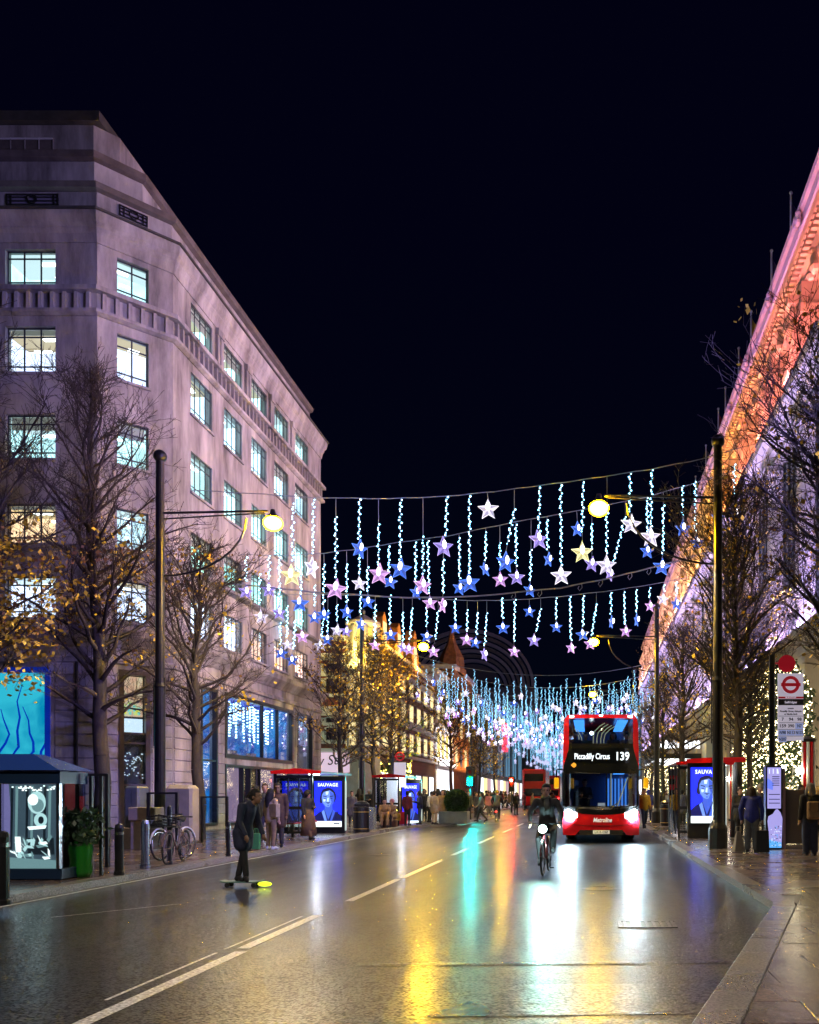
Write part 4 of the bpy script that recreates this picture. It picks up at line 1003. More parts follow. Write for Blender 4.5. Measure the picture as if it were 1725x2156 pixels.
for i in range(11):
    x = -33+i*4.0; mb = MB(); mb.box(x, 329.8, 3, x+2.6, 330, 22); mb.build('window', bstrip, fe_, world=True)
mb = MB(); mb.box(-15.3, 150, 9, -14.2, 150.4, 14); mb.build('sign', rstrip, fl_, world=True)
# ================================================================== STREET LAMPS
lamp_glass = M['sodium']
M['added_lamp_soft'] = emis('added_lamp_soft', (1, .8, .5), 12)  # softer glow of the two added lamps beside the camera
def street_lamp(label, x, y, side, top=11.4, bright=1.0):
    """tall dark column with a horizontal bracket towards the road, a curved stay and a glowing bowl"""
    t = thing('street_lamp', label, 'street lamp', (x, y, .12), 0, 'tall street lamps along the kerbs')
    h = top-.12; az = 9.62
    mb = MB(); mb.lathe([(.27, 0), (.27, .55), (.24, .62), (.19, .7), (.155, .78), (.145, 4.6), (.16, 4.65), (.13, 4.75), (.115, h-.25), (.115, h-.1)], 14); mb.build('column', M['black_iron'], t, smooth=False)
    MB().ball((0, 0, h), .19, n=12, k=8).build('finial', M['black_iron'], t, smooth=True)
    L = 3.15*side
    mb = MB(); mb.tube([(0, 0, az+.1), (L, 0, az+.16)], .035, 8); mb.tube([(0, 0, az-.08), (L*.97, 0, az+.1)], .022, 6)
    mb.tube([(L*.8*math.sin(a*PI/16), 0, az-1.75+1.7*(1-math.cos(a*PI/16))*1.0) for a in range(9)], .03, 6); mb.build('bracket', M['black_iron'], t)
    mb = MB(); mb.lathe([(.06, .32), (.09, .2), (.17, .12), (.24, .02), (.23, 0)][::-1], 14, (L+.15*side, 0, az-.12)); mb.build('lamp_hood', M['black_iron'], t)
    mb = MB(); mb.ball((L+.15*side, 0, az-.2), .26, n=20, k=12, sq=(1.1, 1.1, .85)); mb.build('lamp_bowl', lamp_glass if bright == 1 else M['added_lamp_soft'], t, smooth=True)
    mb = MB(); mb.box(.13*side-.02, -.03, 4.4, .13*side+.02, .03, 4.9); mb.box(-.19, -.02, 2.9, -.16, .02, 4.9); mb.tube([(-.16, 0, 4.8), (0, 0, 4.8)], .02, 6); mb.tube([(-.16, 0, 3.0), (0, 0, 3.0)], .02, 6); mb.build('banner_arm', M['black_iron'], t)
    pl = bpy.data.lights.new('lamp_light', 'POINT'); pl.energy = 110*bright; pl.color = (1, .66, .2); pl.shadow_soft_size = .05
    po = bpy.data.objects.new('lamp_light', pl); COL.objects.link(po); po.parent = t; po.location = (L+.15*side, 0, az-.85)
    sl = bpy.data.lights.new('lamp_beam', 'SPOT'); sl.energy = 1700*bright; sl.color = (1, .80, .48) if bright == 1 else (1, .86, .74); sl.spot_size = math.radians(150); sl.spot_blend = .35; sl.shadow_soft_size = .2
    so = bpy.data.objects.new('lamp_beam', sl); COL.objects.link(so); so.parent = t; so.location = (L+.15*side, 0, az-.82)
    return t
street_lamp('near tall lamp post on the left pavement in front of the stone office block', -12.54, 25, 1, 11.5)
street_lamp('second tall lamp post on the left, behind the litter bin and yellow-leaved trees', -12.2, 46, 1)
street_lamp('third tall lamp post on the left, among far trees above the green traffic light', -12.8, 93, 1)
street_lamp('added unseen lamp post beside the camera on the left, lighting the foreground', -12.6, 4, 1, bright=.8)  # this and the next lamp are added out of view to light the foreground
street_lamp('added unseen lamp post beside the camera on the right, lighting the foreground', 4.2, 2.7, -1, bright=.6)
street_lamp('near tall lamp post on the right pavement in front of the blue advertising panel', 3.58, 23.7, -1)
street_lamp('second tall lamp post on the right, rising behind the bus mirror', 3.55, 44.6, -1)
street_lamp('third tall lamp post on the right, half lost behind the far twinkling strings', 3.6, 68, -1)
# ================================================================== TREES
def grow(seed, H=11.5, first=2.6, R0=.17, spread=2.3, prim=46, up=.5):
    """bare street tree: a leader with rising limbs, branches and twigs -> segments (p0,p1,r0,r1,level)"""
    r = random.Random(seed); seg = []; tips = []
    pts = [Vector((0, 0, 0))]; n = 16
    for i in range(1, n+1):
        pts.append(Vector((pts[-1].x+r.uniform(-.07, .07), pts[-1].y+r.uniform(-.07, .07), H*.97*i/n)))
    rad = lambda z: R0*max(.04, (1-z/H))**.8+.008
    for a, b in zip(pts, pts[1:]): seg.append((a, b, rad(a.z), rad(b.z), 0))
    def at_z(z):
        f = min(.999, z/(H*.97))*n; i = int(f); return pts[i].lerp(pts[i+1], f-i)
    def shoot(p, d, L, r0, lev, steps):
        q = p.copy(); d = d.copy(); out = [q.copy()]
        for i in range(steps):
            d = (d+Vector((r.gauss(0, .17), r.gauss(0, .17), r.gauss(.05, .13)))).normalized()
            q2 = q+d*(L/steps); ra = r0*(1-i/steps*.75); rb = r0*(1-(i+1)/steps*.75)
            seg.append((q, q2, ra, rb, lev)); q = q2; out.append(q.copy())
        tips.append(q.copy())
        return out, d
    for i in range(prim):
        f = (i+.5)/prim; z = first+(H*.95-first)*f**.9; p = at_z(z)
        az = i*2.399+r.uniform(-.4, .4); tilt = (1.05-.62*f)*(1+r.uniform(-.2, .2))
        prof = math.sin(PI*min(1, (f*.85+.17)))**.8
        L = spread*prof*r.uniform(.75, 1.2)+.35
        d = Vector((math.cos(az)*math.sin(tilt), math.sin(az)*math.sin(tilt), math.cos(tilt)))
        out, d1 = shoot(p, d, L, rad(z)*.45+.008, 1, 6)
        for j in range(int(3+L*4.2)):
            k = r.uniform(.2, 1); idx = min(len(out)-2, int(k*(len(out)-1))); b = out[idx].lerp(out[idx+1], r.random())
            dd = (d1+Vector((r.gauss(0, .75), r.gauss(0, .75), r.gauss(.25, .45)))).normalized(); l2 = L*r.uniform(.16, .42)+.15
            o2, d2 = shoot(b, dd, l2, .012, 2, 3)
            for m in range(5):
                b2 = o2[r.randint(0, 2)].lerp(o2[3], r.random()); d3 = (d2+Vector((r.gauss(0, .8), r.gauss(0, .8), r.gauss(.2, .5)))).normalized()
                shoot(b2, d3, r.uniform(.18, .5), .0065, 3, 2)
    return seg, tips
def seg_mesh(name, seg, m, ns, thick=1.0, rmin=0.0):
    P0 = np.array([s[0][:] for s in seg]); P1 = np.array([s[1][:] for s in seg]); r0 = np.maximum(rmin, np.array([s[2] for s in seg])*thick); r1 = np.maximum(rmin, np.array([s[3] for s in seg])*thick)
    d = P1-P0; d /= np.linalg.norm(d, axis=1)[:, None]+1e-9
    a = np.where(np.abs(d[:, 2:3]) < .9, np.array([[0, 0, 1.]]), np.array([[0, 1., 0]]))
    u = np.cross(d, a); u /= np.linalg.norm(u, axis=1)[:, None]; w = np.cross(d, u)
    N = len(seg); V = np.zeros((N, 2, ns, 3))
    for j in range(ns):
        t = 2*PI*j/ns; o = u*math.cos(t)+w*math.sin(t)
        V[:, 0, j] = P0+o*r0[:, None]; V[:, 1, j] = P1+o*r1[:, None]
    base = (np.arange(N)*2*ns)[:, None]; Q = []
    for j in range(ns):
        k = (j+1) % ns; Q.append(np.concatenate([base+j, base+k, base+ns+k, base+ns+j], 1))
    return fast_mesh(name, V.reshape(-1, 3), np.stack(Q, 1).reshape(-1, 4), m)
def leaf_mesh(seed, tips, n, size, m, zlo=0, zhi=99, bias=0):
    r = random.Random(seed); T_ = [t for t in tips if zlo <= t.z <= zhi] or tips; V = []; Q = []
    cl = [r.choice(T_) for _ in range(max(3, n//14))]
    for i in range(n):
        c = r.choice(cl) if r.random() < .65 else r.choice(T_)
        p = c+Vector((r.gauss(0, .22), r.gauss(0, .22), r.gauss(-.03, .16)))
        d = Vector((r.gauss(0, 1), r.gauss(0, 1), r.gauss(-.6, .8))).normalized(); e = d.cross(Vector((r.gauss(0, 1), r.gauss(0, 1), r.gauss(0, 1)))).normalized(); s_ = size*r.uniform(.6, 1.25)
        k = len(V); V += [p, p+d*s_*.55+e*s_*.42, p+d*s_*1.15, p+d*s_*.55-e*s_*.42]; Q.append((k, k+1, k+2, k+3))
    return fast_mesh('leaves', V, Q, m)
TREES = {}
def tree_data(key, **kw):
    if key not in TREES:
        lf = kw.pop('leaves', (250, .1)); zr = kw.pop('zr', (0, 99)); rmin = kw.pop('rmin', .006)
        seg, tips = grow(key, **kw)
        TREES[key] = (seg_mesh('trunk', [s for s in seg if s[4] == 0], M['bark'], 9), seg_mesh('crown', [s for s in seg if s[4] > 0], M['twig'], 3, 1.0, rmin),
                      leaf_mesh(key, tips, lf[0], lf[1], M['leaf'], *zr), leaf_mesh(key+99, tips, max(120, lf[0]//2), lf[1]*.9, M['leaf_brown'], *zr))
    return TREES[key]
def tree(label, x, y, key, rz=0, sc=1.0, sz=None, group='street trees along the pavements', **kw):
    tm, cm, lm, l2 = tree_data(key, **kw)
    t = thing('street_tree', label, 'tree', (x, y, .1), rz, group); t.scale = (sc, sc, sz or sc)
    put('trunk', tm, t); put('crown', cm, t); tag(put('leaves', lm, t), kind='stuff'); tag(put('dry_leaves', l2, t), kind='stuff')
    return t
tree('tree at the left photo edge with a drift of yellow leaves in its lower crown', -14.9, 20.0, 11, .3, H=12.6, first=3.6, R0=.19, spread=2.9, prim=54, leaves=(2800, .12), zr=(3.5, 8.0))
tree('tall bare tree in front of the chamfered office corner with a few yellow leaves', -14.75, 25.9, 12, 1.0, H=14.8, first=3.4, R0=.24, spread=2.9, prim=66, leaves=(420, .12), zr=(5.5, 9.5))
tree('smaller bare tree just right of the near left lamp post', -12.75, 28.0, 13, 0, H=9.6, first=3.0, R0=.2, spread=2.7, prim=48, leaves=(300, .12), zr=(4, 9.5))
tree('yellowing tree standing before the striped brick shop, left of the litter bin lamp', -12.7, 44.0, 14, .5, H=9.4, first=2.8, R0=.16, spread=2.2, prim=40, leaves=(480, .14), rmin=.009)
tree('yellow-leaved tree right of the second left lamp post', -11.9, 47.0, 15, 2.1, H=10.2, first=3.0, R0=.15, spread=2.3, prim=42, leaves=(900, .15), rmin=.009)
tree('yellow-leaved tree behind the second left bus shelter', -12.1, 52.0, 16, 4.0, H=9.8, first=3.0, R0=.15, spread=2.4, prim=42, leaves=(720, .15), rmin=.01)
tree('dense dark tree above the topiary planter', -12.2, 76.0, 16, 1.2, 1.15, H=9.8)
tree('far leafy tree behind the green traffic light', -11.5, 88.0, 15, .4, 1.05, H=10.2)
tree('far tree glowing orange under the third left lamp', -10.6, 98.0, 15, 3.3, 1.0, H=10.2)
tree('large bare tree at the right edge of the photo above the bus stop flag', 5.9, 19.0, 17, .8, H=12.2, first=3.6, R0=.2, spread=3.1, prim=110, leaves=(800, .12))
tree('bare tree behind the right bus shelter beside the near lamp post', 5.15, 30.0, 18, 2.2, H=12.4, first=3.4, R0=.19, spread=3.3, prim=84, leaves=(900, .12), rmin=.008)
tree('bare tree just right of the bus with brownish leaves low in its crown', 5.1, 47.0, 13, 3.6, 1.12, H=9.6)
tree('thin tree close behind the bus on the right pavement', 5.0, 57.0, 14, 1.9, 1.0, H=9.4)
tree('bare tree on the right pavement between the shelter and the store', 7.4, 39.0, 18, 5.0, .86, H=12.4)
tree('far tree on the right pavement under the twinkling strings', 5.2, 72.0, 14, 4.4, 1.0, H=9.4)
# ================================================================== HANGING STAR LIGHTS
def star_mesh(name, col, es_, R=.34):
    m = bpy.data.materials.get(name) or emis(name, col, es_, 'NONE')
    lo = bpy.data.materials.get(name+'_edge') or emis(name+'_edge', tuple(min(1, c*1.25+.06) for c in col), es_*1.45, 'NONE')
    ins = bpy.data.materials.get(name+'_dim') or emis(name+'_dim', tuple(c*.8 for c in col), es_*.62, 'NONE')
    mb = MB(); P = []
    for i in range(10):
        a = PI/2+i*PI/5; q = R if i % 2 == 0 else R*.46; P.append(Vector((q*math.cos(a), 0, q*math.sin(a))))
    for s_ in (-1, 1):
        c = Vector((0, s_*.085, 0))
        for i in range(10):
            a, b = P[i], P[(i+1) % 10]; tri = (c, a, b) if s_ < 0 else (c, b, a); mb.face(tri, 0 if i % 2 else 1)
    for i in range(10):
        a, b = P[i], P[(i+1) % 10]; e = Vector((0, .02, 0)); mb.face((a*1.03-e, b*1.03-e, b*1.03+e, a*1.03+e), 2)
    return mb.mesh('star', [m, ins, lo])
STAR = {'b': star_mesh('star_blue', (.04, .16, .92), .85), 'v': star_mesh('star_violet', (.36, .27, .92), .9), 'p': star_mesh('star_pink', (.66, .34, .85), .95), 'w': star_mesh('star_white', (.72, .66, .98), 1.0), 'y': star_mesh('star_yellow', (.98, .86, .38), 1.1)}
CN = {'b': 'blue', 'v': 'violet', 'p': 'pink', 'w': 'white', 'y': 'yellow'}
flame_me = MB().ball((0, -.11, .07), .085, n=6, k=5, sq=(.75, .6, 1.6)).mesh('star_lamp', M['star_core'])
def bulbs_mesh(L, r, size, lean=0, step=.095, m=None):
    mb = MB(); z = 0; k = 0
    while z < L:
        a = k*2.1+r.uniform(-.5, .5); q = r.uniform(.02, .055)
        mb.ball((q*math.cos(a)+lean*z, q*math.sin(a), -z), size*r.uniform(.75, 1.2), n=4, k=2); z += step*r.uniform(.7, 1.3); k += 1
    return mb.mesh('bulbs', m or M['bulb'])
ORD = ['first', 'second', 'third', 'fourth', 'fifth', 'sixth', 'seventh', 'eighth', 'ninth', 'tenth', 'eleventh', 'twelfth', 'thirteenth', 'fourteenth', 'fifteenth', 'sixteenth', 'seventeenth', 'eighteenth', 'nineteenth', 'twentieth', 'twenty-first', 'twenty-second', 'twenty-third', 'twenty-fourth', 'twenty-fifth', 'twenty-sixth', 'twenty-seventh', 'twenty-eighth', 'twenty-ninth', 'thirtieth', 'thirty-first', 'thirty-second', 'thirty-third', 'thirty-fourth', 'thirty-fifth', 'thirty-sixth', 'thirty-seventh']
def cable(label, pts, Y, r=.018, group='cables strung across the street'):
    W = [at(px, py, Y) for px, py in pts]; c = thing('overhead_cable', label, 'cable', W[0], 0, group)
    out = []
    for i in range(len(W)-1):
        for t in range(4): out.append(W[i].lerp(W[i+1], t/4)-W[0])
    mb = MB(); mb.tube([p+Vector((0, 0, .012*math.sin(i*2.1))) for i, p in enumerate(out+[W[-1]-W[0]])], r, 5); mb.build('wire', M['cable'], c)
    return W
LV = lambda cx, cy: (471.7+.27345*cx, 977+.27345*cy)       # reading scales of two enlargements of the photograph
RV = lambda cx, cy: (943.4+.3126*cx, 943.4+.3126*cy)
def cz_at(pts, px):
    for (a, b), (c, d) in zip(pts, pts[1:]):
        if a <= px <= c: return b+(d-b)*(px-a)/(c-a)
    return pts[0][1] if px < pts[0][0] else pts[-1][1]
def hang_row(rowname, pts, Y, items, near):
    items = sorted(items, key=lambda t: t[0][0]); r = random.Random(int(Y))
    for i, ((px, pt), (pxe, pb), (sx, sy), c, turn, S_) in enumerate(items):
        top = at(px, cz_at(pts, px)+1.5, Y); b0 = at(px, pt, Y); b1 = at(pxe, pb, Y); sp = at(sx, sy, Y)
        col = CN[c]; side = ' turned edge-on' if abs(turn) > 1 else ''
        g = thing('star_light_string', f'{ORD[i]} star string from the left on the {rowname} cable, {col} star{side}', 'star light', top, 0, f'star light strings on the {rowname} cable')
        L = max(0, (b0-b1).z); lean = (b1.x-b0.x)/-L if L > .3 else 0
        mb = MB(); mb.tube([(0, 0, 0), b0-top, b1-top, sp-top+Vector((0, 0, .3*S_))] if L > .1 else [(0, 0, 0), sp-top+Vector((0, 0, .3*S_))], .009, 4, cap=False); mb.build('wire', M['cable'], g)
        if L > .1:
            me = bulbs_mesh(L, r, .028 if Y < 33 else .031, -lean); tag(put('bulbs', me, g, b0-top), kind='stuff')
        s_ = put('star', STAR[c], g, sp-top, (r.uniform(-.2, .2), r.uniform(-.12, .12), turn), (S_, S_, S_))
        put('star_lamp', flame_me, s_)
def row(conv, data): return [(conv(a, b), conv(a2, b2), conv(a3, b3), c, t, s_) for a, b, a2, b2, a3, b3, c, t, s_ in data]
C1 = [(405, 1032), (560, 1041), (660, 1048), (820, 1050), (940, 1045), (1040, 1035), (1140, 1022), (1240, 1008), (1370, 988), (1480, 966), (1724, 896)]
cable('highest cable, strung from the left office block towards the right store', C1, 30)
hang_row('highest', C1, 30, row(LV, [(530, 305, 530, 755, 520, 860, 'y', .1, 1.15), (688, 275, 686, 700, 675, 800, 'w', 1.2, 1.1), (862, 410, 862, 890, 862, 965, 'p', .1, 1.15), (1045, 275, 1040, 580, 1043, 655, 'b', .9, 1.0), (1190, 465, 1190, 780, 1197, 850, 'p', 0, 1.15), (1360, 275, 1358, 735, 1360, 810, 'b', 0, 1.15), (1533, 560, 1533, 860, 1528, 935, 'p', .6, 1.0), (1715, 255, 1712, 560, 1690, 640, 'v', .5, 1.1)])
 + row(RV, [(145, 325, 145, 850, 145, 910, 'b', .1, 1.1), (265, 330, 265, 330, 272, 415, 'w', 0, 1.1), (447, 415, 400, 650, 388, 770, 'b', .6, 1.1), (617, 268, 615, 560, 610, 618, 'v', .5, 1.05), (762, 252, 762, 800, 763, 860, 'w', 0, 1.1), (912, 232, 905, 580, 905, 705, 'y', .1, 1.15), (1072, 385, 1068, 715, 1068, 792, 'w', .2, 1.1), (1228, 172, 1226, 430, 1234, 515, 'w', .1, 1.1), (1372, 148, 1368, 540, 1365, 600, 'w', .2, 1.1)]), True)
C2 = [(505, 1168), (600, 1170), (680, 1165), (760, 1155), (840, 1142), (945, 1128), (1080, 1100), (1220, 1075), (1360, 1047), (1480, 1012), (1620, 968)]
cable('second cable down, sloping up towards the right lamp post', C2, 36)
hang_row('second', C2, 36, row(LV, [(170, 720, 170, 900, 168, 985, 'v', .7, .95), (275, 850, 273, 1080, 285, 1180, 'w', .2, .95), (347, 710, 347, 890, 347, 968, 'v', .2, 1.0), (428, 720, 428, 1085, 425, 1145, 'v', .6, .9), (595, 795, 593, 1000, 585, 1075, 'b', 0, 1.15), (770, 775, 768, 1090, 768, 1160, 'b', .5, .9), (945, 775, 948, 1075, 945, 1140, 'b', .7, .9), (1043, 700, 1043, 860, 1043, 922, 'w', .5, .95), (1105, 795, 1108, 990, 1108, 1062, 'b', .4, .95), (1270, 635, 1270, 830, 1280, 908, 'b', .4, .95), (1475, 605, 1478, 925, 1480, 992, 'b', .8, .9), (1570, 592, 1580, 1000, 1587, 1072, 'p', .3, .95), (1690, 740, 1688, 1000, 1684, 1088, 'p', 1.2, 1.0)])
 + row(RV, [(75, 607, 78, 885, 78, 945, 'b', .5, .9), (255, 567, 252, 760, 250, 818, 'b', 1.0, .9), (350, 640, 350, 800, 353, 888, 'p', .2, 1.0), (458, 517, 460, 800, 463, 872, 'v', .2, 1.05), (560, 687, 555, 905, 553, 960, 'b', .6, .9), (668, 487, 672, 685, 678, 752, 'b', .9, .9), (868, 450, 868, 450, 872, 547, 'b', .6, .95), (970, 512, 970, 690, 970, 782, 'v', .2, 1.0), (1195, 465, 1118, 760, 1090, 850, 'v', .9, .9), (1340, 335, 1345, 570, 1343, 697, 'b', .3, .95), (1452, 387, 1448, 715, 1441, 802, 'b', .1, 1.15), (1580, 255, 1580, 455, 1584, 545, 'b', .3, 1.1), (1665, 230, 1668, 560, 1680, 640, 'b', .3, 1.0), (1810, 160, 1800, 370, 1818, 470, 'b', .4, 1.0), (1930, 110, 1928, 345, 1940, 440, 'b', .2, 1.05)]), True)
CH = [(400, 1222), (560, 1236), (660, 1247), (860, 1259), (1000, 1256), (1180, 1238), (1290, 1216), (1400, 1188), (1500, 1160)]
cable('thick pale support cable with small hooks below the second cable', CH, 34, .03)
for i, px in enumerate((1085, 1140, 1225, 1268, 1330, 1370)):
    p = at(px, cz_at(CH, px), 34); mb = MB(); mb.tube([(0, 0, 0), (.02, 0, -.15), (-.08, 0, -.28), (-.15, 0, -.18), (-.1, 0, -.1)], .015, 5)
    hk = tag(mb.build('cable_hook', M['cable']), f'{ORD[i]} small hook from the left under the thick pale support cable', 'hook', 'hooks on the support cable'); hk.location = p
C3 = [(540, 1250), (680, 1252), (800, 1255), (1000, 1265), (1090, 1263), (1180, 1256), (1300, 1242), (1400, 1226), (1480, 1208)]
cable('third star cable, sagging in front of the vaulted building', C3, 44)
hang_row('third', C3, 44, row(LV, [(380, 985, 380, 1110, 386, 1205, 'v', .1, 1.05), (487, 1095, 487, 1340, 490, 1392, 'w', .3, .9), (550, 1200, 535, 1430, 525, 1512, 'b', .3, 1.0), (432, 1225, 440, 1395, 440, 1457, 'b', .2, 1.05), (598, 1112, 598, 1240, 602, 1330, 'p', .5, 1.1), (698, 935, 698, 1100, 698, 1182, 'b', .2, 1.1), (765, 1195, 752, 1330, 743, 1398, 'w', .4, .95), (800, 1130, 798, 1290, 798, 1352, 'b', .2, 1.05), (870, 1085, 872, 1215, 872, 1285, 'w', .2, 1.05), (950, 1130, 948, 1230, 943, 1288, 'v', .4, .95), (1050, 985, 1050, 1160, 1055, 1235, 'b', .9, 1.0), (1165, 1085, 1160, 1340, 1163, 1397, 'p', .5, .9), (1280, 1012, 1278, 1245, 1285, 1315, 'b', .2, 1.05), (1378, 1145, 1380, 1360, 1380, 1415, 'v', .7, .95), (1450, 1112, 1432, 1355, 1427, 1428, 'p', .2, 1.0), (1560, 1092, 1562, 1265, 1562, 1332, 'b', .2, 1.0), (1650, 1132, 1628, 1350, 1612, 1445, 'p', .3, 1.0)])
 + row(RV, [(48, 1017, 48, 1160, 50, 1212, 'b', .2, 1.0), (130, 1092, 130, 1235, 126, 1292, 'p', .2, 1.05), (200, 1112, 192, 1265, 185, 1312, 'b', .3, .95), (262, 1113, 248, 1330, 245, 1392, 'v', 1.1, 1.0), (365, 1012, 368, 1145, 371, 1212, 'b', .1, 1.05), (452, 1022, 445, 1305, 446, 1372, 'p', .4, .95), (548, 1040, 548, 1040, 549, 1102, 'b', .2, .95), (625, 1085, 598, 1230, 580, 1296, 'v', .2, 1.05), (730, 1012, 730, 1155, 730, 1206, 'b', .2, .95), (823, 1002, 828, 1295, 831, 1348, 'p', .5, .9), (912, 997, 910, 1205, 908, 1257, 'b', .1, 1.05), (1000, 1055, 968, 1268, 958, 1320, 'p', .2, .95), (1098, 977, 1100, 1125, 1101, 1173, 'b', 1.2, 1.0), (1187, 972, 1192, 1185, 1198, 1235, 'p', .2, .95), (1270, 957, 1272, 1110, 1271, 1160, 'b', 1.15, 1.0), (1360, 942, 1360, 1012, 1362, 1066, 'p', .4, .9), (1455, 925, 1455, 975, 1448, 1020, 'w', .4, 1.0), (1540, 905, 1540, 1000, 1538, 1050, 'b', .5, 1.0)]), True)
# dense curtains further down the street: one mesh per string, the farthest ones as a mass
def far_string(seed, L, c, size, step, sc):
    r = random.Random(seed); mb = MB(); z = 0; k = 0
    while z < L:
        mb.ball((r.uniform(-.06, .06), r.uniform(-.06, .06), -z), size*r.uniform(.8, 1.2), n=4, k=2); z += step*r.uniform(.7, 1.3)
    if c:
        n0 = len(mb.v); m = STAR[c]
        for v in m.vertices: mb.v.append((v.co.x*sc, v.co.y*sc, v.co.z*sc-L-.3))
        for p in m.polygons: mb.f.append(tuple(n0+i for i in p.vertices)); mb.m.append(1+p.material_index)
        mb.ball((0, -.12*sc, -L-.22), .09*sc, 4, n=6, k=4, sq=(.8, .6, 1.5))
        return mb.mesh('star_light_string', [M['bulb_far'], *m.materials, M['star_core']])
    return mb.mesh('star_light_string', [M['bulb_far']])
FS = [far_string(i, L, c, .036, .10, .85) for i, (L, c) in enumerate(((1.5, 'v'), (2.2, 'b'), (1.1, 'w'), (2.6, 'p'), (1.8, 'v'), (2.9, 'w'), (2.3, None), (3.1, 'p'), (1.9, 'w'), (1.3, 'b')))]
r = random.Random(21); count = 0
for q, Y in enumerate((62, 68, 74, 80, 86, 93, 100)):
    xl, xr, zs_ = -13.5+.2*q, 7.5-.3*q, 10.6
    zc = lambda x, q=q: 10.0+.55*math.cos(q*1.3)*.4+2.2*((x+3)/10.5)**2*(.8+.1*(q % 3))
    W = [Vector((xl+(xr-xl)*i/14, Y, zc(xl+(xr-xl)*i/14))) for i in range(15)]
    cb = thing('overhead_cable', f'{ORD[q]} sagging cable of the dense curtain of lights, counted from the nearest', 'cable', W[0], 0, 'cables strung across the street')
    mb = MB(); mb.tube([p-W[0] for p in W], .022, 4); mb.build('wire', M['cable'], cb)
    n = 38
    for i in range(n):
        x = xl+1.2+(xr-xl-2.4)*(i+r.uniform(-.3, .3))/n; gap = r.uniform(0, 1.0)
        if count >= 225: break
        o = put('star_light_string', r.choice(FS), None, (x, Y+r.uniform(-.2, .2), zc(x)-gap), (0, 0, r.uniform(-1.2, 1.2)))
        tag(o, 'distant string of white bulbs in the dense sagging curtain of star lights over the street', 'star light', 'strings of the dense light curtain'); count += 1
V = []; Q = []; MI = []; base_data = []
for me in FS:
    v = np.array([x.co[:] for x in me.vertices]); me.calc_loop_triangles(); t = np.array([x.vertices[:] for x in me.loop_triangles]); mi = np.array([0 if x.material_index == 0 else 1 for x in me.loop_triangles]); base_data.append((v, t, mi))
nv = 0
for q, Y in enumerate((110, 118, 127, 137, 148, 160, 174, 190, 208)):
    zc = lambda x: 11.2+1.8*((x+3)/9)**2
    for i in range(26):
        x = -11+17.5*(i+r.uniform(-.4, .4))/26; v, t, mi = r.choice(base_data); a = r.uniform(-1, 1)
        rot = np.array([[math.cos(a), -math.sin(a), 0], [math.sin(a), math.cos(a), 0], [0, 0, 1]])
        w = v*np.array([1.35, 1.35, 1.45])@rot.T+np.array([x, Y, zc(x)-r.uniform(0, 1.6)]); V.append(w); Q.append(t+nv); MI.append(mi); nv += len(v)
fw_ = put('far_star_lights', fast_mesh('far_star_lights', np.concatenate(V), np.concatenate(Q), [M['bulb_far'], emis('far_star', (.6, .62, 1), .8, 'NONE')], np.concatenate(MI)))
tag(fw_, 'shimmering far mass of star strings filling the end of the street', 'star lights', kind='stuff')
# ================================================================== RED DOUBLE-DECKER BUS
busred = mat('bus_red', (.50, .008, .016), .22); busblk = mat('bus_black_gloss', (.008, .009, .01), .12); bsilver = mat('bus_silver', (.25, .26, .28), .2, .9)
bus = thing('double_decker_bus', 'red double-decker bus with lit headlights showing Piccadilly Circus 139', 'bus', (.41, 28.3, 0))
HW, BL = 1.275, 10.6
def yfront(x, z):
    q = abs(x)/HW; y = .30*q**4+.06*q**2
    y += .10*max(0, (z-2.6)/1.7)**1.5
    if z > 4.0: y += .35*((z-4.0)/.3)**2
    if z < 1.2: y += -.05*math.sin(max(0, min(1, z/1.2))*PI)
    return y
def hw(z): return HW*(1-.035*max(0, (z-2.4)/1.9)**2-(.10*((z-4.05)/.25)**2 if z > 4.05 else 0))
def patch(mb, xl, xr, z0, z1, nx, nz, o=0.0, m=0, zmap=None):
    g = []
    for j in range(nz+1):
        rowp = []
        for i in range(nx+1):
            t = i/nx; z = z0+(z1-z0)*j/nz
            a = xl(z) if callable(xl) else xl; b = xr(z) if callable(xr) else xr
            x = a+(b-a)*t; zz = zmap(x, j/nz) if zmap else z
            rowp.append((x, yfront(x, zz)-o, zz))
        g.append(rowp)
    for j in range(nz):
        for i in range(nx): mb.face([g[j][i], g[j][i+1], g[j+1][i+1], g[j+1][i]], m)
zs = [.30, .5, .8, 1.1, 1.2, 2.0, 2.3, 2.46, 2.9, 3.28, 3.7, 4.05, 4.15, 4.24, 4.30]
# body shell: sides, back, roof and the red front frame round the screens
mb = MB()
for s_ in (-1, 1):
    for a, b in zip(zs, zs[1:]):
        p = [(s_*hw(a), yfront(HW, a), a), (s_*hw(a), BL, a), (s_*hw(b), BL, b), (s_*hw(b), yfront(HW, b), b)]
        mb.face(p if s_ > 0 else p[::-1])
mb.face([(-hw(.3), BL, .3), (-hw(4.3), BL, 4.3), (hw(4.3), BL, 4.3), (hw(.3), BL, .3)])
nx = 12
for i in range(nx):
    a = -hw(4.3)+2*hw(4.3)*i/nx; b = -hw(4.3)+2*hw(4.3)*(i+1)/nx
    mb.face([(a, yfront(a, 4.3), 4.3), (b, yfront(b, 4.3), 4.3), (b, BL, 4.3), (a, BL, 4.3)])
up_l = lambda z: -1.05-.02*(4.1-z); lo_l = lambda z: -1.05-.10*max(0, 3.3-z)
pil = lambda z: -min(hw(z)-.02, 1.07 if z > 3.2 else 1.07+.3*(3.2-z)**1.1)
patch(mb, lambda z: -hw(z), lambda z: hw(z), 4.15, 4.30, 12, 3)
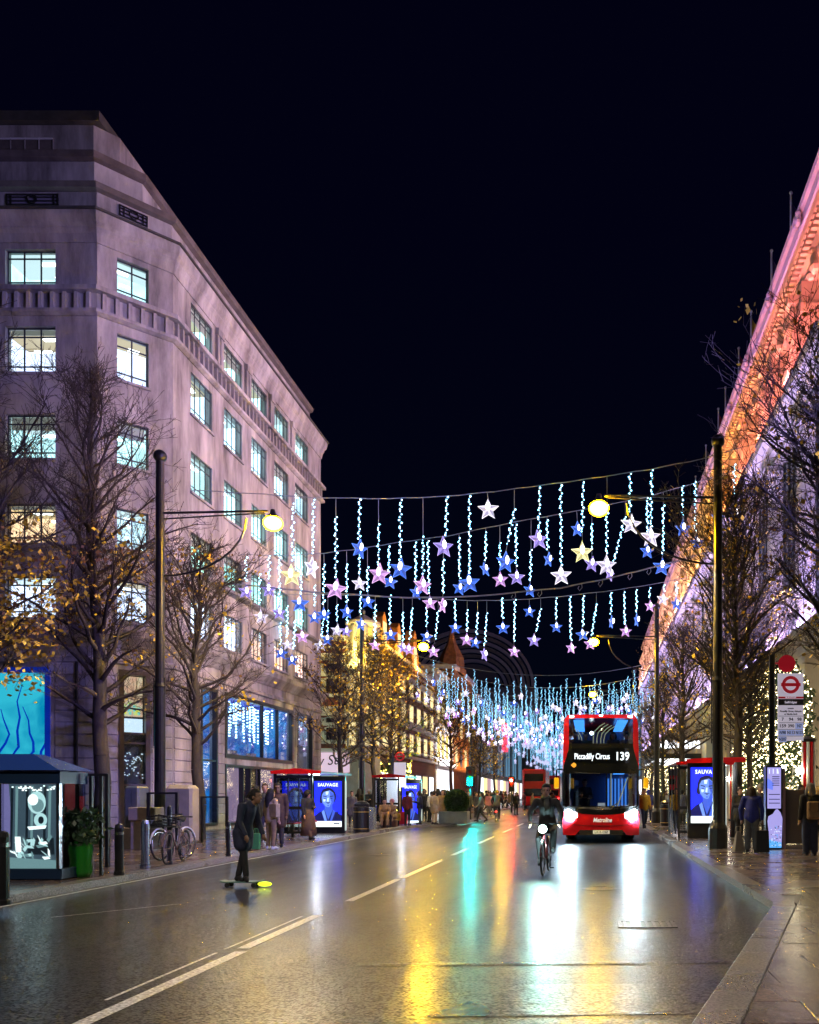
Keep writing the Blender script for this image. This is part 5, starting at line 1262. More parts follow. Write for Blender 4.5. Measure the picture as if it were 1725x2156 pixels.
for s_ in (-1, 1):
    if s_ < 0: patch(mb, lambda z: -hw(z), pil, 2.42, 4.15, 3, 10)
    else: patch(mb, lambda z: -pil(z), lambda z: hw(z), 2.42, 4.15, 3, 10)
lowtop = lambda x: .93+.10*(abs(x)/1.0)**2 if abs(x) < 1.0 else 1.03
skirt = lambda x: .42 if abs(x) < .72 else (.42-.17*min(1, (abs(x)-.72)/.14))
patch(mb, lambda z: -hw(z), lambda z: hw(z), .3, .98, 30, 4, zmap=lambda x, t: skirt(x)+(lowtop(x)-skirt(x))*t)
mb.build('body', busred, bus, smooth=False)
mb = MB(); mb.box(-1.2, .35, .26, 1.2, BL-.1, .32); mb.build('underside', M['rubber'], bus)
mb = MB()     # black mask: dash below the windscreen, lower corners, band with the blind box
patch(mb, lambda z: -hw(z)+.004, lambda z: hw(z)-.004, .9, 1.22, 24, 3, .006, zmap=lambda x, t: lowtop(x)+(1.22-lowtop(x))*t)
patch(mb, pil, lambda z: -pil(z), 2.3, 3.30, 20, 8, .006)
for s_ in (-1, 1): patch(mb, *((-1.27, -1.19) if s_ < 0 else (1.19, 1.27)), 1.22, 2.44, 2, 6, .004)
mb.build('front_mask', busblk, bus)
mb = MB(); patch(mb, -1.0, 1.15, 1.0, 1.2, 24, 2, .014, zmap=lambda x, t: 1.10+.07*(x/1.0)**2+.10*t*(1-abs(x)*.55)); mb.build('silver_trim', bsilver, bus)
wind = glass('bus_windscreen', (.72, .84, .95), .84)
mb = MB(); patch(mb, lambda z: -1.06, lambda z: 1.06, 3.30, 4.14, 14, 5, .003); up = mb.build('upper_windscreen', wind, bus, smooth=True)
mb = MB(); patch(mb, -1.2, 1.2, 1.22, 2.30, 16, 5, .003); lw = mb.build('lower_windscreen', wind, bus, smooth=True)
mb = MB(); mb.box(.16, yfront(.2, 1.7)-.02, 1.2, .20, yfront(.2, 1.7)+.02, 2.3); mb.build('screen_divider', busblk, lw)
mb = MB(); mb.tube([(-.9, -.01, 2.34), (-.35, -.02, 2.30), (.0, -.02, 2.30)], .012, 5); mb.tube([(.9, -.0, 1.26), (.45, -.03, 1.20), (.34, -.03, 1.24)], .012, 5); mb.tube([(.35, -.03, 1.14), (.52, -.05, 1.32)], .02, 5); mb.build('wiper', M['rubber'], lw)
amber = emis('blind_white', (.86, .95, 1.0), 1.5)
dd = MB(); patch(dd, -.95, .98, 2.64, 3.14, 10, 3, .012); dbox = dd.build('destination_box', mat('blind_glass', (.004, .005, .006), .08), bus)
text('destination_text', 'Piccadilly Circus', .27, (-.30, yfront(.3, 2.86)-.028, 2.86), amber, dbox, width=1.16, extrude=.002, bold=.004)
text('route_number', '139', .38, (.70, yfront(.7, 2.86)-.04, 2.86), amber, dbox, width=.42, extrude=.002, bold=.006)
mb = MB(); mb.face([(-.90+.11*a, yfront(.9, 2.60)-.03, 2.58+.09*b) for a, b in ((0, -1), (1, 0), (0, 1), (-1, 0))]); mb.build('diamond_badge', mat('badge_orange', (.8, .3, .02), .4, emit=(1, .45, .05), es=.5), bus)
whitet = mat('white_lettering', (.8, .8, .82), .4, emit=(1, 1, 1), es=.25)
text('operator_name', 'Metroline', .2, (.04, yfront(.1, .75)-.012, .755), whitet, bus, width=.62, extrude=.002, shear=.25, bold=.006)
text('fleet_number', 'TEH2081', .09, (.80, yfront(.85, .83)-.012, .835), whitet, bus, width=.33, extrude=.002)
mb = MB(); mb.box(-.27, yfront(0, .36)-.03, .30, .28, yfront(0, .36)-.015, .42); pl_ = mb.build('number_plate', mat('plate_white', (.75, .75, .72), .4, emit=(1, 1, 1), es=.15), bus)
text('plate_text', 'LX15 CSZ', .1, (.005, yfront(0, .36)-.034, .36), M['rubber'], pl_, width=.44, extrude=.001, bold=.002)
mb = MB(); patch(mb, -1.18, 1.18, .60, .63, 24, 1, .012, zmap=lambda x, t: .585+.03*t-.06*(1-(x/1.2)**2)+.03); mb.build('bumper_crease', mat('bus_red_dark', (.2, .004, .008), .3), bus)
mb = MB(); patch(mb, -.72, .72, .25, .43, 10, 2, .002, zmap=lambda x, t: .27+t*(.43-.27)); mb.build('skirt_cutout', M['rubber'], bus)  # black sheet drawn for the dark opening under the skirt
hl = emis('headlight', (.58, .86, 1.0), 800); hly = emis('headlight_amber', (1, .72, .12), 14)
for s_ in (-1, 1):
    mb = MB(); zz = 1.0
    tri = [(.82, .80), (1.0, .66), (1.2, .74), (1.24, 1.10), (1.12, 1.16), (.92, .98)]
    mb.face([(s_*x, yfront(x, z)-.018, z) for x, z in (tri if s_ > 0 else tri[::-1])]); h = mb.build('headlight', mat('headlight_housing', (.03, .03, .035), .15), bus)
    mb = MB(); mb.lathe([(.12, .01), (.125, .05), (.1, .08)], 14, (s_*1.09, yfront(1.09, .98)-.06, .985), axis='y'); mb.build('lamp_ring', busblk, h); mb = MB(); mb.face([(s_*1.09+.115*math.cos(a*PI/8), yfront(1.09, .98)-.055, .985+.115*math.sin(a*PI/8)) for a in range(16)]); mb.build('lens', hl, h)
    mb = MB(); mb.lathe([(.02, -.02), (.05, -.015), (.055, .02)], 10, (s_*1.0, yfront(1.0, .8)-.045, .80), axis='y'); mb.build('lens', hly if s_ < 0 else hl, h)
    for nm, e, ang in (('headlight_beam', 2400, 70),):
        sl = bpy.data.lights.new(nm, 'SPOT'); sl.energy = e; sl.color = (.78, .93, 1); sl.spot_size = math.radians(ang); sl.spot_blend = .8; sl.shadow_soft_size = .14
        so = bpy.data.objects.new(nm, sl); COL.objects.link(so); so.parent = bus; so.location = (s_*1.06, -.2, .97); so.rotation_euler = (math.radians(80), 0, 0)
    mb = MB(); mb.box(s_*.98-.07, yfront(.98, 4.2)-.02, 4.2, s_*.98+.07, yfront(.98, 4.2)+.03, 4.25); mb.build('marker_light', emis('marker_light', (1, 1, .95), 9), bus)
    # mirrors: yellow housings on black arms
    x = s_*1.27
    mb = MB(); mb.tube([(x*.98, .2, 2.42), (x+s_*.16, -.12, 2.44), (x+s_*.20, -.2, 2.38), (x+s_*.2, -.2, 2.15)], .025, 6); mr_ = mb.build('mirror', busblk, bus)
    mb = MB(); mb.box(x+s_*.2-.08, -.28, 1.80, x+s_*.2+.08, -.16, 2.16); mb.build('housing', mat('mirror_yellow', (.8, .42, .01), .4, emit=(1, .5, 0), es=.25), mr_, bevel=.03)
mb = MB(); mb.box(-.06, yfront(0, 4.25)-.03, 4.22, .06, yfront(0, 4.25), 4.27); mb.build('marker_light', bpy.data.materials['marker_light'], bus)
for yw in (2.7, 8.2):
    for s_ in (-1, 1):
        w = put('wheel', None, bus, (s_*1.02, yw, .48)) if False else None
        mb = MB(); mb.lathe([(.30, -.14), (.44, -.15), (.48, -.10), (.48, .10), (.44, .15), (.30, .14)], 20, (s_*1.08, yw, .48), axis='x'); w = mb.build('wheel', M['rubber'], bus)
        mb = MB(); mb.lathe([(.05, -.10), (.29, -.12), (.29, .12), (.05, .10)], 16, (s_*1.08, yw, .48), axis='x'); mb.build('rim', bsilver, w)
sidew = mat('bus_side_glass', (.02, .03, .04), .08)
for s_ in (-1, 1):
    for z0, z1 in ((3.2, 3.95), (1.55, 2.5)):
        for i in range(6):
            y = 1.0+i*1.58; mb = MB(); a = s_*(hw((z0+z1)/2)+.004)
            p = [(a, y, z0), (a, y+1.45, z0), (a, y+1.45, z1), (a, y, z1)]; mb.face(p if s_ > 0 else p[::-1]); mb.build('side_window', sidew, bus)
# interior seen through the screens
blueglow = emis('bus_ceiling_blue', (.06, .30, .85), 1.6); poleY = mat('grab_pole', (.6, .55, .3), .3, emit=(.9, .85, .5), es=.25)
seatm = mat('bus_seat', (.03, .05, .14), .8)
mb = MB(); mb.box(-1.15, .6, 2.42, 1.15, BL-.1, 2.46, 0); mb.box(-1.0, 6.0, 2.47, 1.0, 6.1, 4.1, 1); mb.box(-1.1, .5, .34, 1.1, BL-.1, .40, 0); mb.box(-1.1, 4.2, .4, 1.1, 4.3, 2.4, 1); mb.build('deck', [M['rubber'], mat('bus_bulkhead', (.08, .12, .25), .6)], bus)
for x in (-.75, .75):
    mb = MB(); mb.box(x-.18, .8, 4.12, x+.18, 6, 4.14); mb.build('ceiling_light', blueglow, bus)
mb = MB(); mb.box(.5, .9, 2.36, .9, 4, 2.38); mb.build('ceiling_light', blueglow, bus)
mb = MB(); mb.ball((-.3, 4.4, 3.95), .07, n=8, k=5); mb.build('ceiling_spot', emis('bus_spot', (.85, .95, 1), 14), bus)
for i, (x, y) in enumerate(((-.25, 1.4), (-.12, 1.9), (.02, 2.4), (.14, 2.9), (-.75, 1.4), (-.66, 2.0), (-.5, 3.2))):
    mb = MB(); mb.tube([(x, y, 2.47), (x, y, 3.6), (x+.05, y, 3.8), (x+.22, y+.1, 3.98), (x+.4, y+.2, 4.1)] if x > -.4 else [(x, y, 2.47), (x, y, 3.6), (x-.15, y, 3.9)], .018, 6); mb.build('grab_pole', poleY, bus)
for x in (-.85, -.42, .42, .85):
    for y in (1.2, 2.1, 3.0):
        mb = MB(); mb.box(x-.19, y, 2.46, x+.19, y+.42, 2.85); mb.box(x-.19, y+.36, 2.85, x+.19, y+.46, 3.3); mb.build('seat', seatm, bus, bevel=.03)
mb = MB(); mb.box(-1.0, .5, .7, 1.05, .85, 1.2); mb.box(-.95, 1.6, .4, -.4, 1.75, 1.7); mb.build('dashboard', M['rubber'], bus)
mb = MB(); mb.tube([(.42, .9, .8), (.95, 1.5, 2.2)], .02, 6); mb.tube([(.36, 1.2, .5), (.36, 1.2, 2.35)], .02, 6); mb.build('handrail', poleY, bus)
mb = MB()
for i in range(6): mb.box(.3+i*.13, 3.9, .9, .36+i*.13, 3.95, 2.2)
mb.build('lit_panel', emis('bus_lower_blue', (.06, .25, .8), .9), bus)
mb = MB(); mb.box(-.1, .52, 1.22, .14, .54, 1.32); mb.build('notice', whitet, bus)
# far red buses and vans in the queue beyond the lights
def far_bus(label, x, y, h, lights):
    t = thing('far_bus', label, 'bus', (x, y, 0), 0, 'distant buses beyond the traffic lights'); mb = MB(); mb.box(-1.25, 0, .35, 1.25, 9, h); mb.build('body', busred, t, bevel=.12)
    mb = MB(); mb.box(-1.0, -.02, h-1.3, 1.0, -.005, h-.5); mb.build('upper_window', busblk, t)
    mb = MB(); mb.box(-1.0, -.02, 1.4, 1.0, -.005, 2.2); mb.build('lower_window', busblk, t)
    for s_ in (-1, 1):
        mb = MB(); mb.ball((s_*1.0, -.05, 1.0), .11, n=8, k=5); mb.build('tail_light', lights, t)
        mb = MB(); mb.lathe([(.2, -.14), (.48, -.12), (.48, .12), (.2, .14)], 14, (s_*1.05, 2.4, .48), axis='x'); mb.build('wheel', M['rubber'], t)
tail = emis('tail_light_red', (1, .02, .02), 14)
far_bus('distant red bus seen from behind, waiting beyond the red traffic light', -5.9, 92, 4.3, tail)
far_bus('smaller, farther red bus seen from behind with bright tail lights', -5.4, 124, 4.3, tail)
# ================================================================== ADVERT PANELS AND BUS SHELTERS
pd = {'bg': M['screen_blue'], 'dk': emis('poster_navy', (.0, .004, .16), .6), 'sk': emis('poster_skin', (.16, .30, .95), 1.0), 'sk2': emis('poster_skin_shade', (.05, .12, .72), .9), 'hi': emis('poster_light', (.55, .75, 1), 1.3), 'wh': emis('poster_white', (.85, .97, 1), 1.4), 'hair': emis('poster_hair', (.01, .012, .10), .5)}
PM = list(pd.values()); PK = {k: i for i, k in enumerate(pd)}
def ell(cx, cz, rx, rz, n=20, a0=0, a1=2*PI): return [(cx+rx*math.cos(a0+(a1-a0)*i/(n if a1-a0 < 6.2 else n)), cz+rz*math.sin(a0+(a1-a0)*i/n)) for i in range(n if a1-a0 > 6.2 else n+1)]
def poster_mesh():
    """generic portrait of a moustached man in blue light: flat print in layers, 1.0 wide x 1.7 high, from z=0"""
    mb = MB(); lay = [0]
    def put2(pts, k): lay[0] += 1; mb.face([(x, -.0008*lay[0], z) for x, z in pts], PK[k])
    put2([(-.5, 0), (.5, 0), (.5, 1.7), (-.5, 1.7)], 'bg')
    put2([(-.5, 0), (.5, 0), (.5, .21), (-.5, .21)], 'wh')
    put2([(-.5, .212), (.5, .212), (.5, .42), (.3, .56), (.16, .66), (-.14, .66), (-.34, .54), (-.5, .40)], 'dk')           # coat
    put2([(-.13, .62), (.0, .25), (.16, .62), (.15, .86), (-.12, .86)], 'sk2')                                              # neck and open shirt
    put2([(-.15, .64), (-.04, .215), (-.13, .215), (-.24, .56)], 'sk'); put2([(.18, .64), (.06, .215), (.13, .215), (.27, .58)], 'sk2')
    put2(ell(.0, 1.12, .30, .34), 'hair'); put2([(-.29, 1.16), (-.33, .96), (-.27, .84), (-.2, .92)], 'hair')
    put2([(-.22, 1.25), (-.235, 1.05), (-.2, .88), (-.1, .765), (.0, .735), (.11, .765), (.2, .88), (.235, 1.06), (.21, 1.25), (.12, 1.38), (-.08, 1.40)], 'sk')
    put2([(.06, 1.34), (.22, 1.22), (.235, 1.06), (.2, .88), (.11, .765), (.05, .75), (.12, .92), (.07, 1.08)], 'sk2')       # shaded cheek
    put2([(-.20, 1.40), (-.05, 1.45), (.14, 1.42), (.25, 1.26), (.24, 1.12), (.19, 1.26), (.06, 1.36), (-.04, 1.33), (-.16, 1.30), (-.25, 1.14), (-.27, 1.28)], 'hair')
    for s_ in (-1, 1):
        put2([(s_*.045, 1.135), (s_*.19, 1.165), (s_*.2, 1.14), (s_*.06, 1.105)][::s_], 'hair')
        put2([(s_*.055, 1.065), (s_*.12, 1.075), (s_*.18, 1.06), (s_*.12, 1.045)][::s_], 'hair')
    put2([(-.02, 1.08), (-.045, .955), (.0, .935), (.045, .955), (.02, 1.08)], 'hi'); put2([(.012, 1.07), (.045, .955), (.02, .94)], 'sk2')
    put2([(-.10, .895), (-.05, .925), (0, .915), (.05, .925), (.10, .895), (.06, .90), (0, .893), (-.06, .90)], 'hair')
    put2([(-.055, .873), (0, .884), (.055, .873), (0, .858)], 'dk'); put2([(-.04, .80), (0, .825), (.045, .80), (0, .765)], 'sk2')
    put2([(-.18, 1.03), (-.09, 1.02), (-.10, .96), (-.16, .93)], 'hi'); put2([(-.09, 1.31), (.02, 1.32), (.0, 1.2), (-.08, 1.2)], 'hi')
    for x0, z0, x1, z1 in ((.27, .30, .44, .36), (.29, .37, .43, .46), (.33, .47, .37, .60)): put2([(x0, z0), (x1, z0), (x1, z1), (x0, z1)], 'hair')
    put2([(.2, .09), (.42, .09), (.42, .14), (.2, .14)], 'dk')
    return mb.mesh('poster', PM)
poster_me = poster_mesh()
sau = text_mesh('SAUVAGE', .17, .0005, space=1.12, bold=.004); sau.materials.clear(); sau.materials.append(pd['wh'])
def ad_panel(label, x0, x1, y, top, z0s, z1s):
    xc = (x0+x1)/2; w = x1-x0
    t = thing('advert_board', label, 'advert', (xc, y, .12), 0, 'glowing blue portrait advert panels')
    mb = MB(); mb.box(-w/2, 0, 0, w/2, .22, top-.12); fr = mb.build('housing', M['black_iron'], t, bevel=.02)
    sx = (w-.2); sz = (z1s-z0s)/1.7
    p = put('poster', poster_me, t, (0, -.012, z0s-.12), (0, 0, 0), (sx, 1, sz)); put('lettering', sau, p, (0, -.05, 1.56), (PI/2, 0, 0), (.92, 1, 1))
    mb = MB()
    for a, b, c, d in ((-w/2+.06, -w/2+.1, z0s-.16, z1s-.08), (w/2-.1, w/2-.06, z0s-.16, z1s-.08), (-w/2+.1, w/2-.1, z0s-.16, z0s-.12), (-w/2+.1, w/2-.1, z1s-.12, z1s-.08)): mb.box(a, -.05, c, b, -.002, d)
    mb.build('screen_frame', M['dark_metal'], t)
    mb = MB(); mb.box(w/2+.002, .04, .1, w/2+.03, .16, top-.3); mb.build('edge_light', emis('edge_light', (.7, .85, .8), .6), t)
    return t
def ph(Y): return lambda y: EYE+(VY-y)*Y/F
z = ph(32.8); ad_panel('glowing blue portrait advert panel at the end of the near left bus shelter', -10.62, -9.37, 32.8, z(1634), z(1741), z(1645))
z = ph(29); ad_panel('glowing blue portrait advert panel on the right pavement, partly behind the lamp post', 3.36, 4.65, 29, z(1606), z(1733), z(1616))
z = ph(44); ad_panel('smaller glowing blue portrait advert panel farther along the left pavement among waiting people', -9.82, -8.75, 44.6, z(1641), z(1740), z(1650))
def shelter(label, x0, x1, y0, y1, zr, rise=0, bench=True, canopyrt=0):
    t = thing('bus_shelter', label, 'bus shelter', ((x0+x1)/2, (y0+y1)/2, .12)); B = lambda mb, n, m, **k: mb.build(n, m, t, world=True, **k)
    mb = MB(); mb.slab([(x0, zr), (x1, zr), (x1+.02, zr+.1), ((x0+x1)/2, zr+.19), (x0-.02, zr+.1)], y0-.1, y0-.05); B(mb, 'red_fascia', M['red_paint'])
    mb = MB(); mb.slab([(x0, zr+.02), (x1, zr+.02), (x1, zr+.09), ((x0+x1)/2, zr+.16), (x0, zr+.09)], y0-.05, y1); B(mb, 'roof', mat('shelter_roof', (.22, .26, .32), .35) if 'shelter_roof' not in bpy.data.materials else bpy.data.materials['shelter_roof'])
    for x, y in ((x0+.1, y0+.1), (x0+.1, y1-.1), ((x1-.35), y0+.1)):
        mb = MB(); mb.box(x-.035, y-.035, .12, x+.035, y+.035, zr+.02); B(mb, 'post', M['dark_metal'])
    n = 3
    for i in range(n):
        a = y0+.15+(y1-y0-.3)*i/n; b = y0+.15+(y1-y0-.3)*(i+1)/n
        mb = MB(); mb.box(x0+.09, a+.03, .3, x0+.105, b-.03, zr-.1); p = B(mb, 'glass_panel', M['clear']); mb = MB(); mb.box(x0+.07, b-.03, .2, x0+.125, b+.03, zr+.02); B(mb, 'mullion', M['dark_metal'])
    mb = MB(); mb.box(x0+.14, y0+.06, .35, x1-.4, y0+.075, zr-.1); B(mb, 'end_glass', M['clear'])
    for za, zb_ in ((1.1, 1.2), (.28, .36), (zr-.14, zr-.04)): mb = MB(); mb.box(x0+.1, y0+.04, za, x1-.38, y0+.1, zb_); B(mb, 'rail', M['dark_metal'])
    if bench:
        mb = MB(); mb.box(x0+.3, y0+.5, .58, x0+.62, y1-.8, .63); B(mb, 'bench', M['red_paint']); mb = MB(); mb.box(x0+.42, y0+.7, .12, x0+.5, y0+.8, .58); mb.box(x0+.42, y1-1.1, .12, x0+.5, y1-1.0, .58); B(mb, 'bench_leg', M['dark_metal'])
    mb = MB(); mb.box(x1-.5, y0+.2, zr-.03, x1-.2, y0+.5, zr+.015); B(mb, 'ceiling_light', emis('shelter_light', (.95, .98, 1), 4))
    pl = bpy.data.lights.new('shelter_lamp', 'POINT'); pl.energy = 40; pl.color = (.8, .9, 1); pl.shadow_soft_size = .15; po = bpy.data.objects.new('shelter_lamp', pl); COL.objects.link(po); po.location = (x1-.35, y0+.6, zr-.2)
    return t
shelter('glass bus shelter with a red end fascia and red bench on the left pavement', -10.72, -9.05, 28.9, 32.6, 2.30)
shelter('farther glass bus shelter with a red fascia on the left pavement behind waiting people', -10.5, -8.9, 41.5, 44.4, 2.42)
rs = shelter('glass bus shelter with a red roof edge on the right pavement behind the blue panel', 3.0, 4.95, 29.3, 33.0, 2.62, bench=False)
mb = MB(); mb.slab([(3.3, 2.66), (5.3, 2.70), (5.3, 2.86), (4.2, 2.86), (3.3, 2.80)], 28.82, 28.9); mb.build('red_fascia', M['red_paint'], rs, world=True)
# ================================================================== PAVEMENT FURNITURE
# near-left kiosk with pitched roof and a bright printed panel
kz = ph(14.9); KX = lambda px: (px-VX)*14.9/F
kk = thing('advert_kiosk', 'glass street kiosk with blue-lit pitched roof and silvery abstract poster at the photo edge', 'kiosk', (-9.75, 15.3, .12)); KB = lambda mb, n, m, **k: mb.build(n, m, kk, world=True, **k)
navy = mat('kiosk_navy', (.012, .03, .07), .25)
mb = MB(); mb.box(KX(-35), 14.92, .12, KX(128), 15.7, kz(1829)); KB(mb, 'base', navy, bevel=.015)
mb = MB(); mb.box(KX(-35), 14.9, kz(1650), KX(126), 15.72, kz(1624)); KB(mb, 'fascia', navy)
mb = MB(); x0, x1, xm = KX(-60), KX(133), KX(46); zt, ze = kz(1586), kz(1622)
A = [(x0, 14.8, ze), (x1, 14.8, ze), (x1, 15.85, ze), (x0, 15.85, ze), (KX(-40), 15.2, zt), (xm, 15.2, zt), (xm, 15.5, zt), (KX(-40), 15.5, zt)]
for q in ((0, 1, 5, 4), (1, 2, 6, 5), (2, 3, 7, 6), (3, 0, 4, 7), (4, 5, 6, 7), (3, 2, 1, 0)): mb.face([A[i] for i in q])
KB(mb, 'roof', mat('kiosk_roof', (.03, .09, .36), .22))  # blue light of the screen put into the roof colour
for px in (0, 122): mb = MB(); mb.box(KX(px)-.02, 14.88, kz(1829), KX(px)+.035, 14.96, kz(1650)); KB(mb, 'post', M['chrome'])
pk = [emis('kiosk_panel_grey', (.10, .16, .22), .5), emis('kiosk_panel_pale', (.55, .8, .82), 1.0), emis('kiosk_panel_dark', (.01, .02, .035), .5), emis('kiosk_panel_white', (.9, 1, 1), 1.5), emis('kiosk_panel_violet', (.3, .25, .6), .6), emis('kiosk_panel_mid', (.25, .42, .45), .7)]
mb = MB(); lay = [0]
def kp(pts, m): lay[0] += 1; mb.face([(KX(x), 14.955-.0008*lay[0], kz(y)) for x, y in pts], m)
kp([(4, 1829), (122, 1829), (122, 1651), (4, 1651)], 0)
kp([(4, 1829), (22, 1760), (14, 1651), (4, 1651)], 4)
r = random.Random(4)
for i in range(9): x = 18+i*11+r.uniform(-3, 3); kp([(x, 1790), (x+5, 1790), (x+8, 1655), (x+2, 1655)], (2, 5, 0)[i % 3])
kp(ell(74, 1690, 19, -24), 1); kp([(x+2, y+2) for x, y in ell(74, 1694, 13, -14)], 5); kp(ell(66, 1684, 11, -12), 3)
kp(ell(82, 1727, 14, -15), 1); kp(ell(83, 1727, 6, -8), 2); kp([(54, 1741), (95, 1738), (92, 1745), (58, 1748)], 3)
kp([(55, 1765), (110, 1765), (112, 1800), (55, 1800)], 2)
for i in range(30): x = r.uniform(26, 108); y = r.uniform(1768, 1806); a = r.uniform(0, PI); kp([(x, y), (x+14*math.cos(a), y-14*abs(math.sin(a))), (x+14*math.cos(a)+4, y-14*abs(math.sin(a))+5), (x+5, y+6)], r.choice((1, 3, 5)))
kp([(4, 1829), (122, 1829), (122, 1812), (24, 1806), (4, 1804)], 5); kp([(30, 1762), (42, 1762), (44, 1795), (32, 1795)], 3)
for i in range(26): x = r.uniform(20, 118); y = r.uniform(1653, 1664); kp([(x, y), (x+4, y), (x+4, y+3), (x, y+3)], 3)
KB(mb, 'poster', pk)
mb = MB(); mb.box(KX(2), 14.9, kz(1829), KX(124), 14.905, kz(1651)); KB(mb, 'glass_front', M['clear'])
mb = MB(); mb.box(KX(128)-.03, 15.0, kz(1829), KX(128)-.015, 15.66, kz(1650)); KB(mb, 'side_glass', M['shop_glass'])
mb = MB(); mb.box(KX(150), 15.75, .12, KX(150)+.05, 15.8, kz(1632)); mb.box(KX(128), 15.74, .12, KX(128)+.05, 15.8, kz(1632)); KB(mb, 'rear_post', M['dark_metal'])
text('lettering', 'TAXICARD', .075, (KX(66)-kk.location.x, 14.895-15.3, kz(1637)-.12), M['dark_metal'], bpy.data.objects['fascia'] if False else kk, extrude=.002, width=.5) if False else None
# glass screen with rails behind the kiosk and a row of cabinets before the office block
def panel_screen(label, px0, px1, y0, y1, Y, group='glass screens before the office block'):
    z = ph(Y); X = lambda p: (p-VX)*Y/F; t = thing('glass_screen', label, 'glass screen', ((X(px0)+X(px1))/2, Y, .12), 0, group)
    mb = MB(); mb.box(X(px0), Y, max(.2, z(y1)), X(px1), Y+.02, z(y0)); mb.build('pane', M['clear'], t, world=True)
    for x in (X(px0), X(px1)): mb = MB(); mb.box(x-.03, Y-.03, .12, x+.03, Y+.05, z(y0)+.04); mb.build('post', M['dark_metal'], t, world=True)
    mb = MB(); mb.box(X(px0), Y-.02, z(y0), X(px1), Y+.04, z(y0)+.05); mb.build('rail', M['dark_metal'], t, world=True)
panel_screen('glass screen right behind the near-left kiosk', 151, 226, 1634, 1745, 17.5)
panel_screen('glass screen with dark rail beside the beige cabinet', 312, 372, 1672, 1752, 23.0)
panel_screen('glass screen left of the waiting group, beside the door', 425, 478, 1680, 1780, 26.5)
def cabinet(label, px0, px1, y0, Y, m, d=.6, rnd_=.05):
    z = ph(Y); X = lambda p: (p-VX)*Y/F; t = thing('street_cabinet', label, 'street cabinet', ((X(px0)+X(px1))/2, Y+d/2, .12), 0, 'utility cabinets before the office block')
    mb = MB(); mb.box(X(px0), Y, .2, X(px1), Y+d, z(y0)); mb.build('body', m, t, world=True, bevel=rnd_)
    mb = MB(); mb.box(X(px0)+.04, Y-.015, .3, (X(px0)+X(px1))/2-.01, Y-.002, z(y0)-.1); mb.build('door', m, t, world=True)
    mb = MB(); mb.box((X(px0)+X(px1))/2+.01, Y-.015, .3, X(px1)-.04, Y-.002, z(y0)-.1); mb.build('door', m, t, world=True)
    mb = MB(); mb.box(X(px0)-.03, Y-.03, .12, X(px1)+.03, Y+d+.03, .2); mb.build('base', M['stone_dark'], t, world=True)
beige = noisy(mat('cabinet_beige', (.33, .29, .22), .6), 2, .25); greyc = noisy(mat('cabinet_grey', (.10, .12, .14), .5), 2, .3); conc = noisy(mat('concrete', (.3, .25, .22), .8), 2, .3)
cabinet('grey-blue street cabinet with a rounded top left of the bollards', 262, 292, 1655, 24.2, greyc)
cabinet('wide beige street cabinet with a rounded top beside the near left lamp post', 346, 402, 1653, 24.0, beige, rnd_=.1)
ws = thing('concrete_wall', 'low L-shaped concrete wall with an overhanging lintel behind the bollards', 'wall', (-12.4, 23.4, .12))
X = lambda p: (p-VX)*23.2/F; z = ph(23.2)
mb = MB(); mb.box(X(269), 23.2, z(1728), X(327), 23.7, z(1700)); mb.build('lintel', conc, ws, world=True, bevel=.02)
mb = MB(); mb.box(X(271), 23.3, .12, X(298), 23.7, z(1728)-.003); mb.build('pier', conc, ws, world=True)
mb = MB(); mb.box(X(228), 23.5, .12, X(268), 23.9, z(1745)); mb.box(X(300), 23.5, .12, X(356), 23.9, z(1745)); mb.build('low_wall', conc, ws, world=True)
def bollard(label, px, pyb, h, m, r_=.075):
    p = ground_at(px, pyb, .12); t = thing('bollard', label, 'bollard', p, 0, 'bollards along the left kerb')
    mb = MB(); mb.lathe([(r_*1.25, 0), (r_*1.25, .06), (r_, .08), (r_, h-.08), (r_*.85, h-.02), (r_*.3, h)], 14); mb.build('post', m, t, smooth=False)
    mb = MB(); mb.lathe([(r_*1.06, h*.78), (r_*1.06, h*.84)], 14); mb.build('band', M['chrome'], t)
steel = mat('brushed_steel', (.45, .5, .6), .25, .9)
bollard('dark bollard nearest the green planter on the left kerb', 251, 1842, .95, M['black_iron'])
bollard('shiny steel bollard between two dark posts on the left kerb', 306, 1828, .98, steel, .08)
bollard('slim tall dark post left of the parked bicycles', 357, 1820, 1.25, M['black_iron'], .05)
bollard('slim dark post right of the parked bicycles', 481, 1803, .85, M['black_iron'], .05)
bollard('dark bollard cut by the left photo edge in front of the kiosk', 4, 1905, 1.0, M['black_iron'], .09)
# tall green planter with a dark plant
gp = ground_at(174, 1846, .12); pt = thing('green_planter', 'tall glossy green planter with a dark leafy plant beside the kiosk', 'planter', gp)
MB().lathe([(.14, 0), (.17, .1), (.15, .3), (.18, .5), (.16, .62), (.17, .64), (.13, .65)], 14).build('pot', mat('green_glaze', (.01, .16, .012), .25), pt, smooth=True)
r = random.Random(8); V = []; Q = []
for i in range(420):
    p = Vector((r.gauss(.02, .13), r.gauss(0, .12), r.uniform(.6, 1.18))); d = Vector((r.gauss(0, 1), r.gauss(0, 1), r.gauss(.3, .8))).normalized(); e = d.cross(Vector((r.gauss(0, 1), r.gauss(0, 1), 0.3))).normalized(); k = len(V)
    V += [p, p+d*.06+e*.035, p+d*.13, p+d*.06-e*.035]; Q.append((k, k+1, k+2, k+3))
tag(put('leaves', fast_mesh('leaves', V, Q, M['leaf_green']), pt), kind='stuff'); mb = MB(); mb.tube([(0, 0, .6), (.03, 0, 1.05)], .02, 5); mb.tube([(0, 0, .6), (-.08, .03, 1.0)], .015, 5); mb.build('stem', M['bark'], pt)
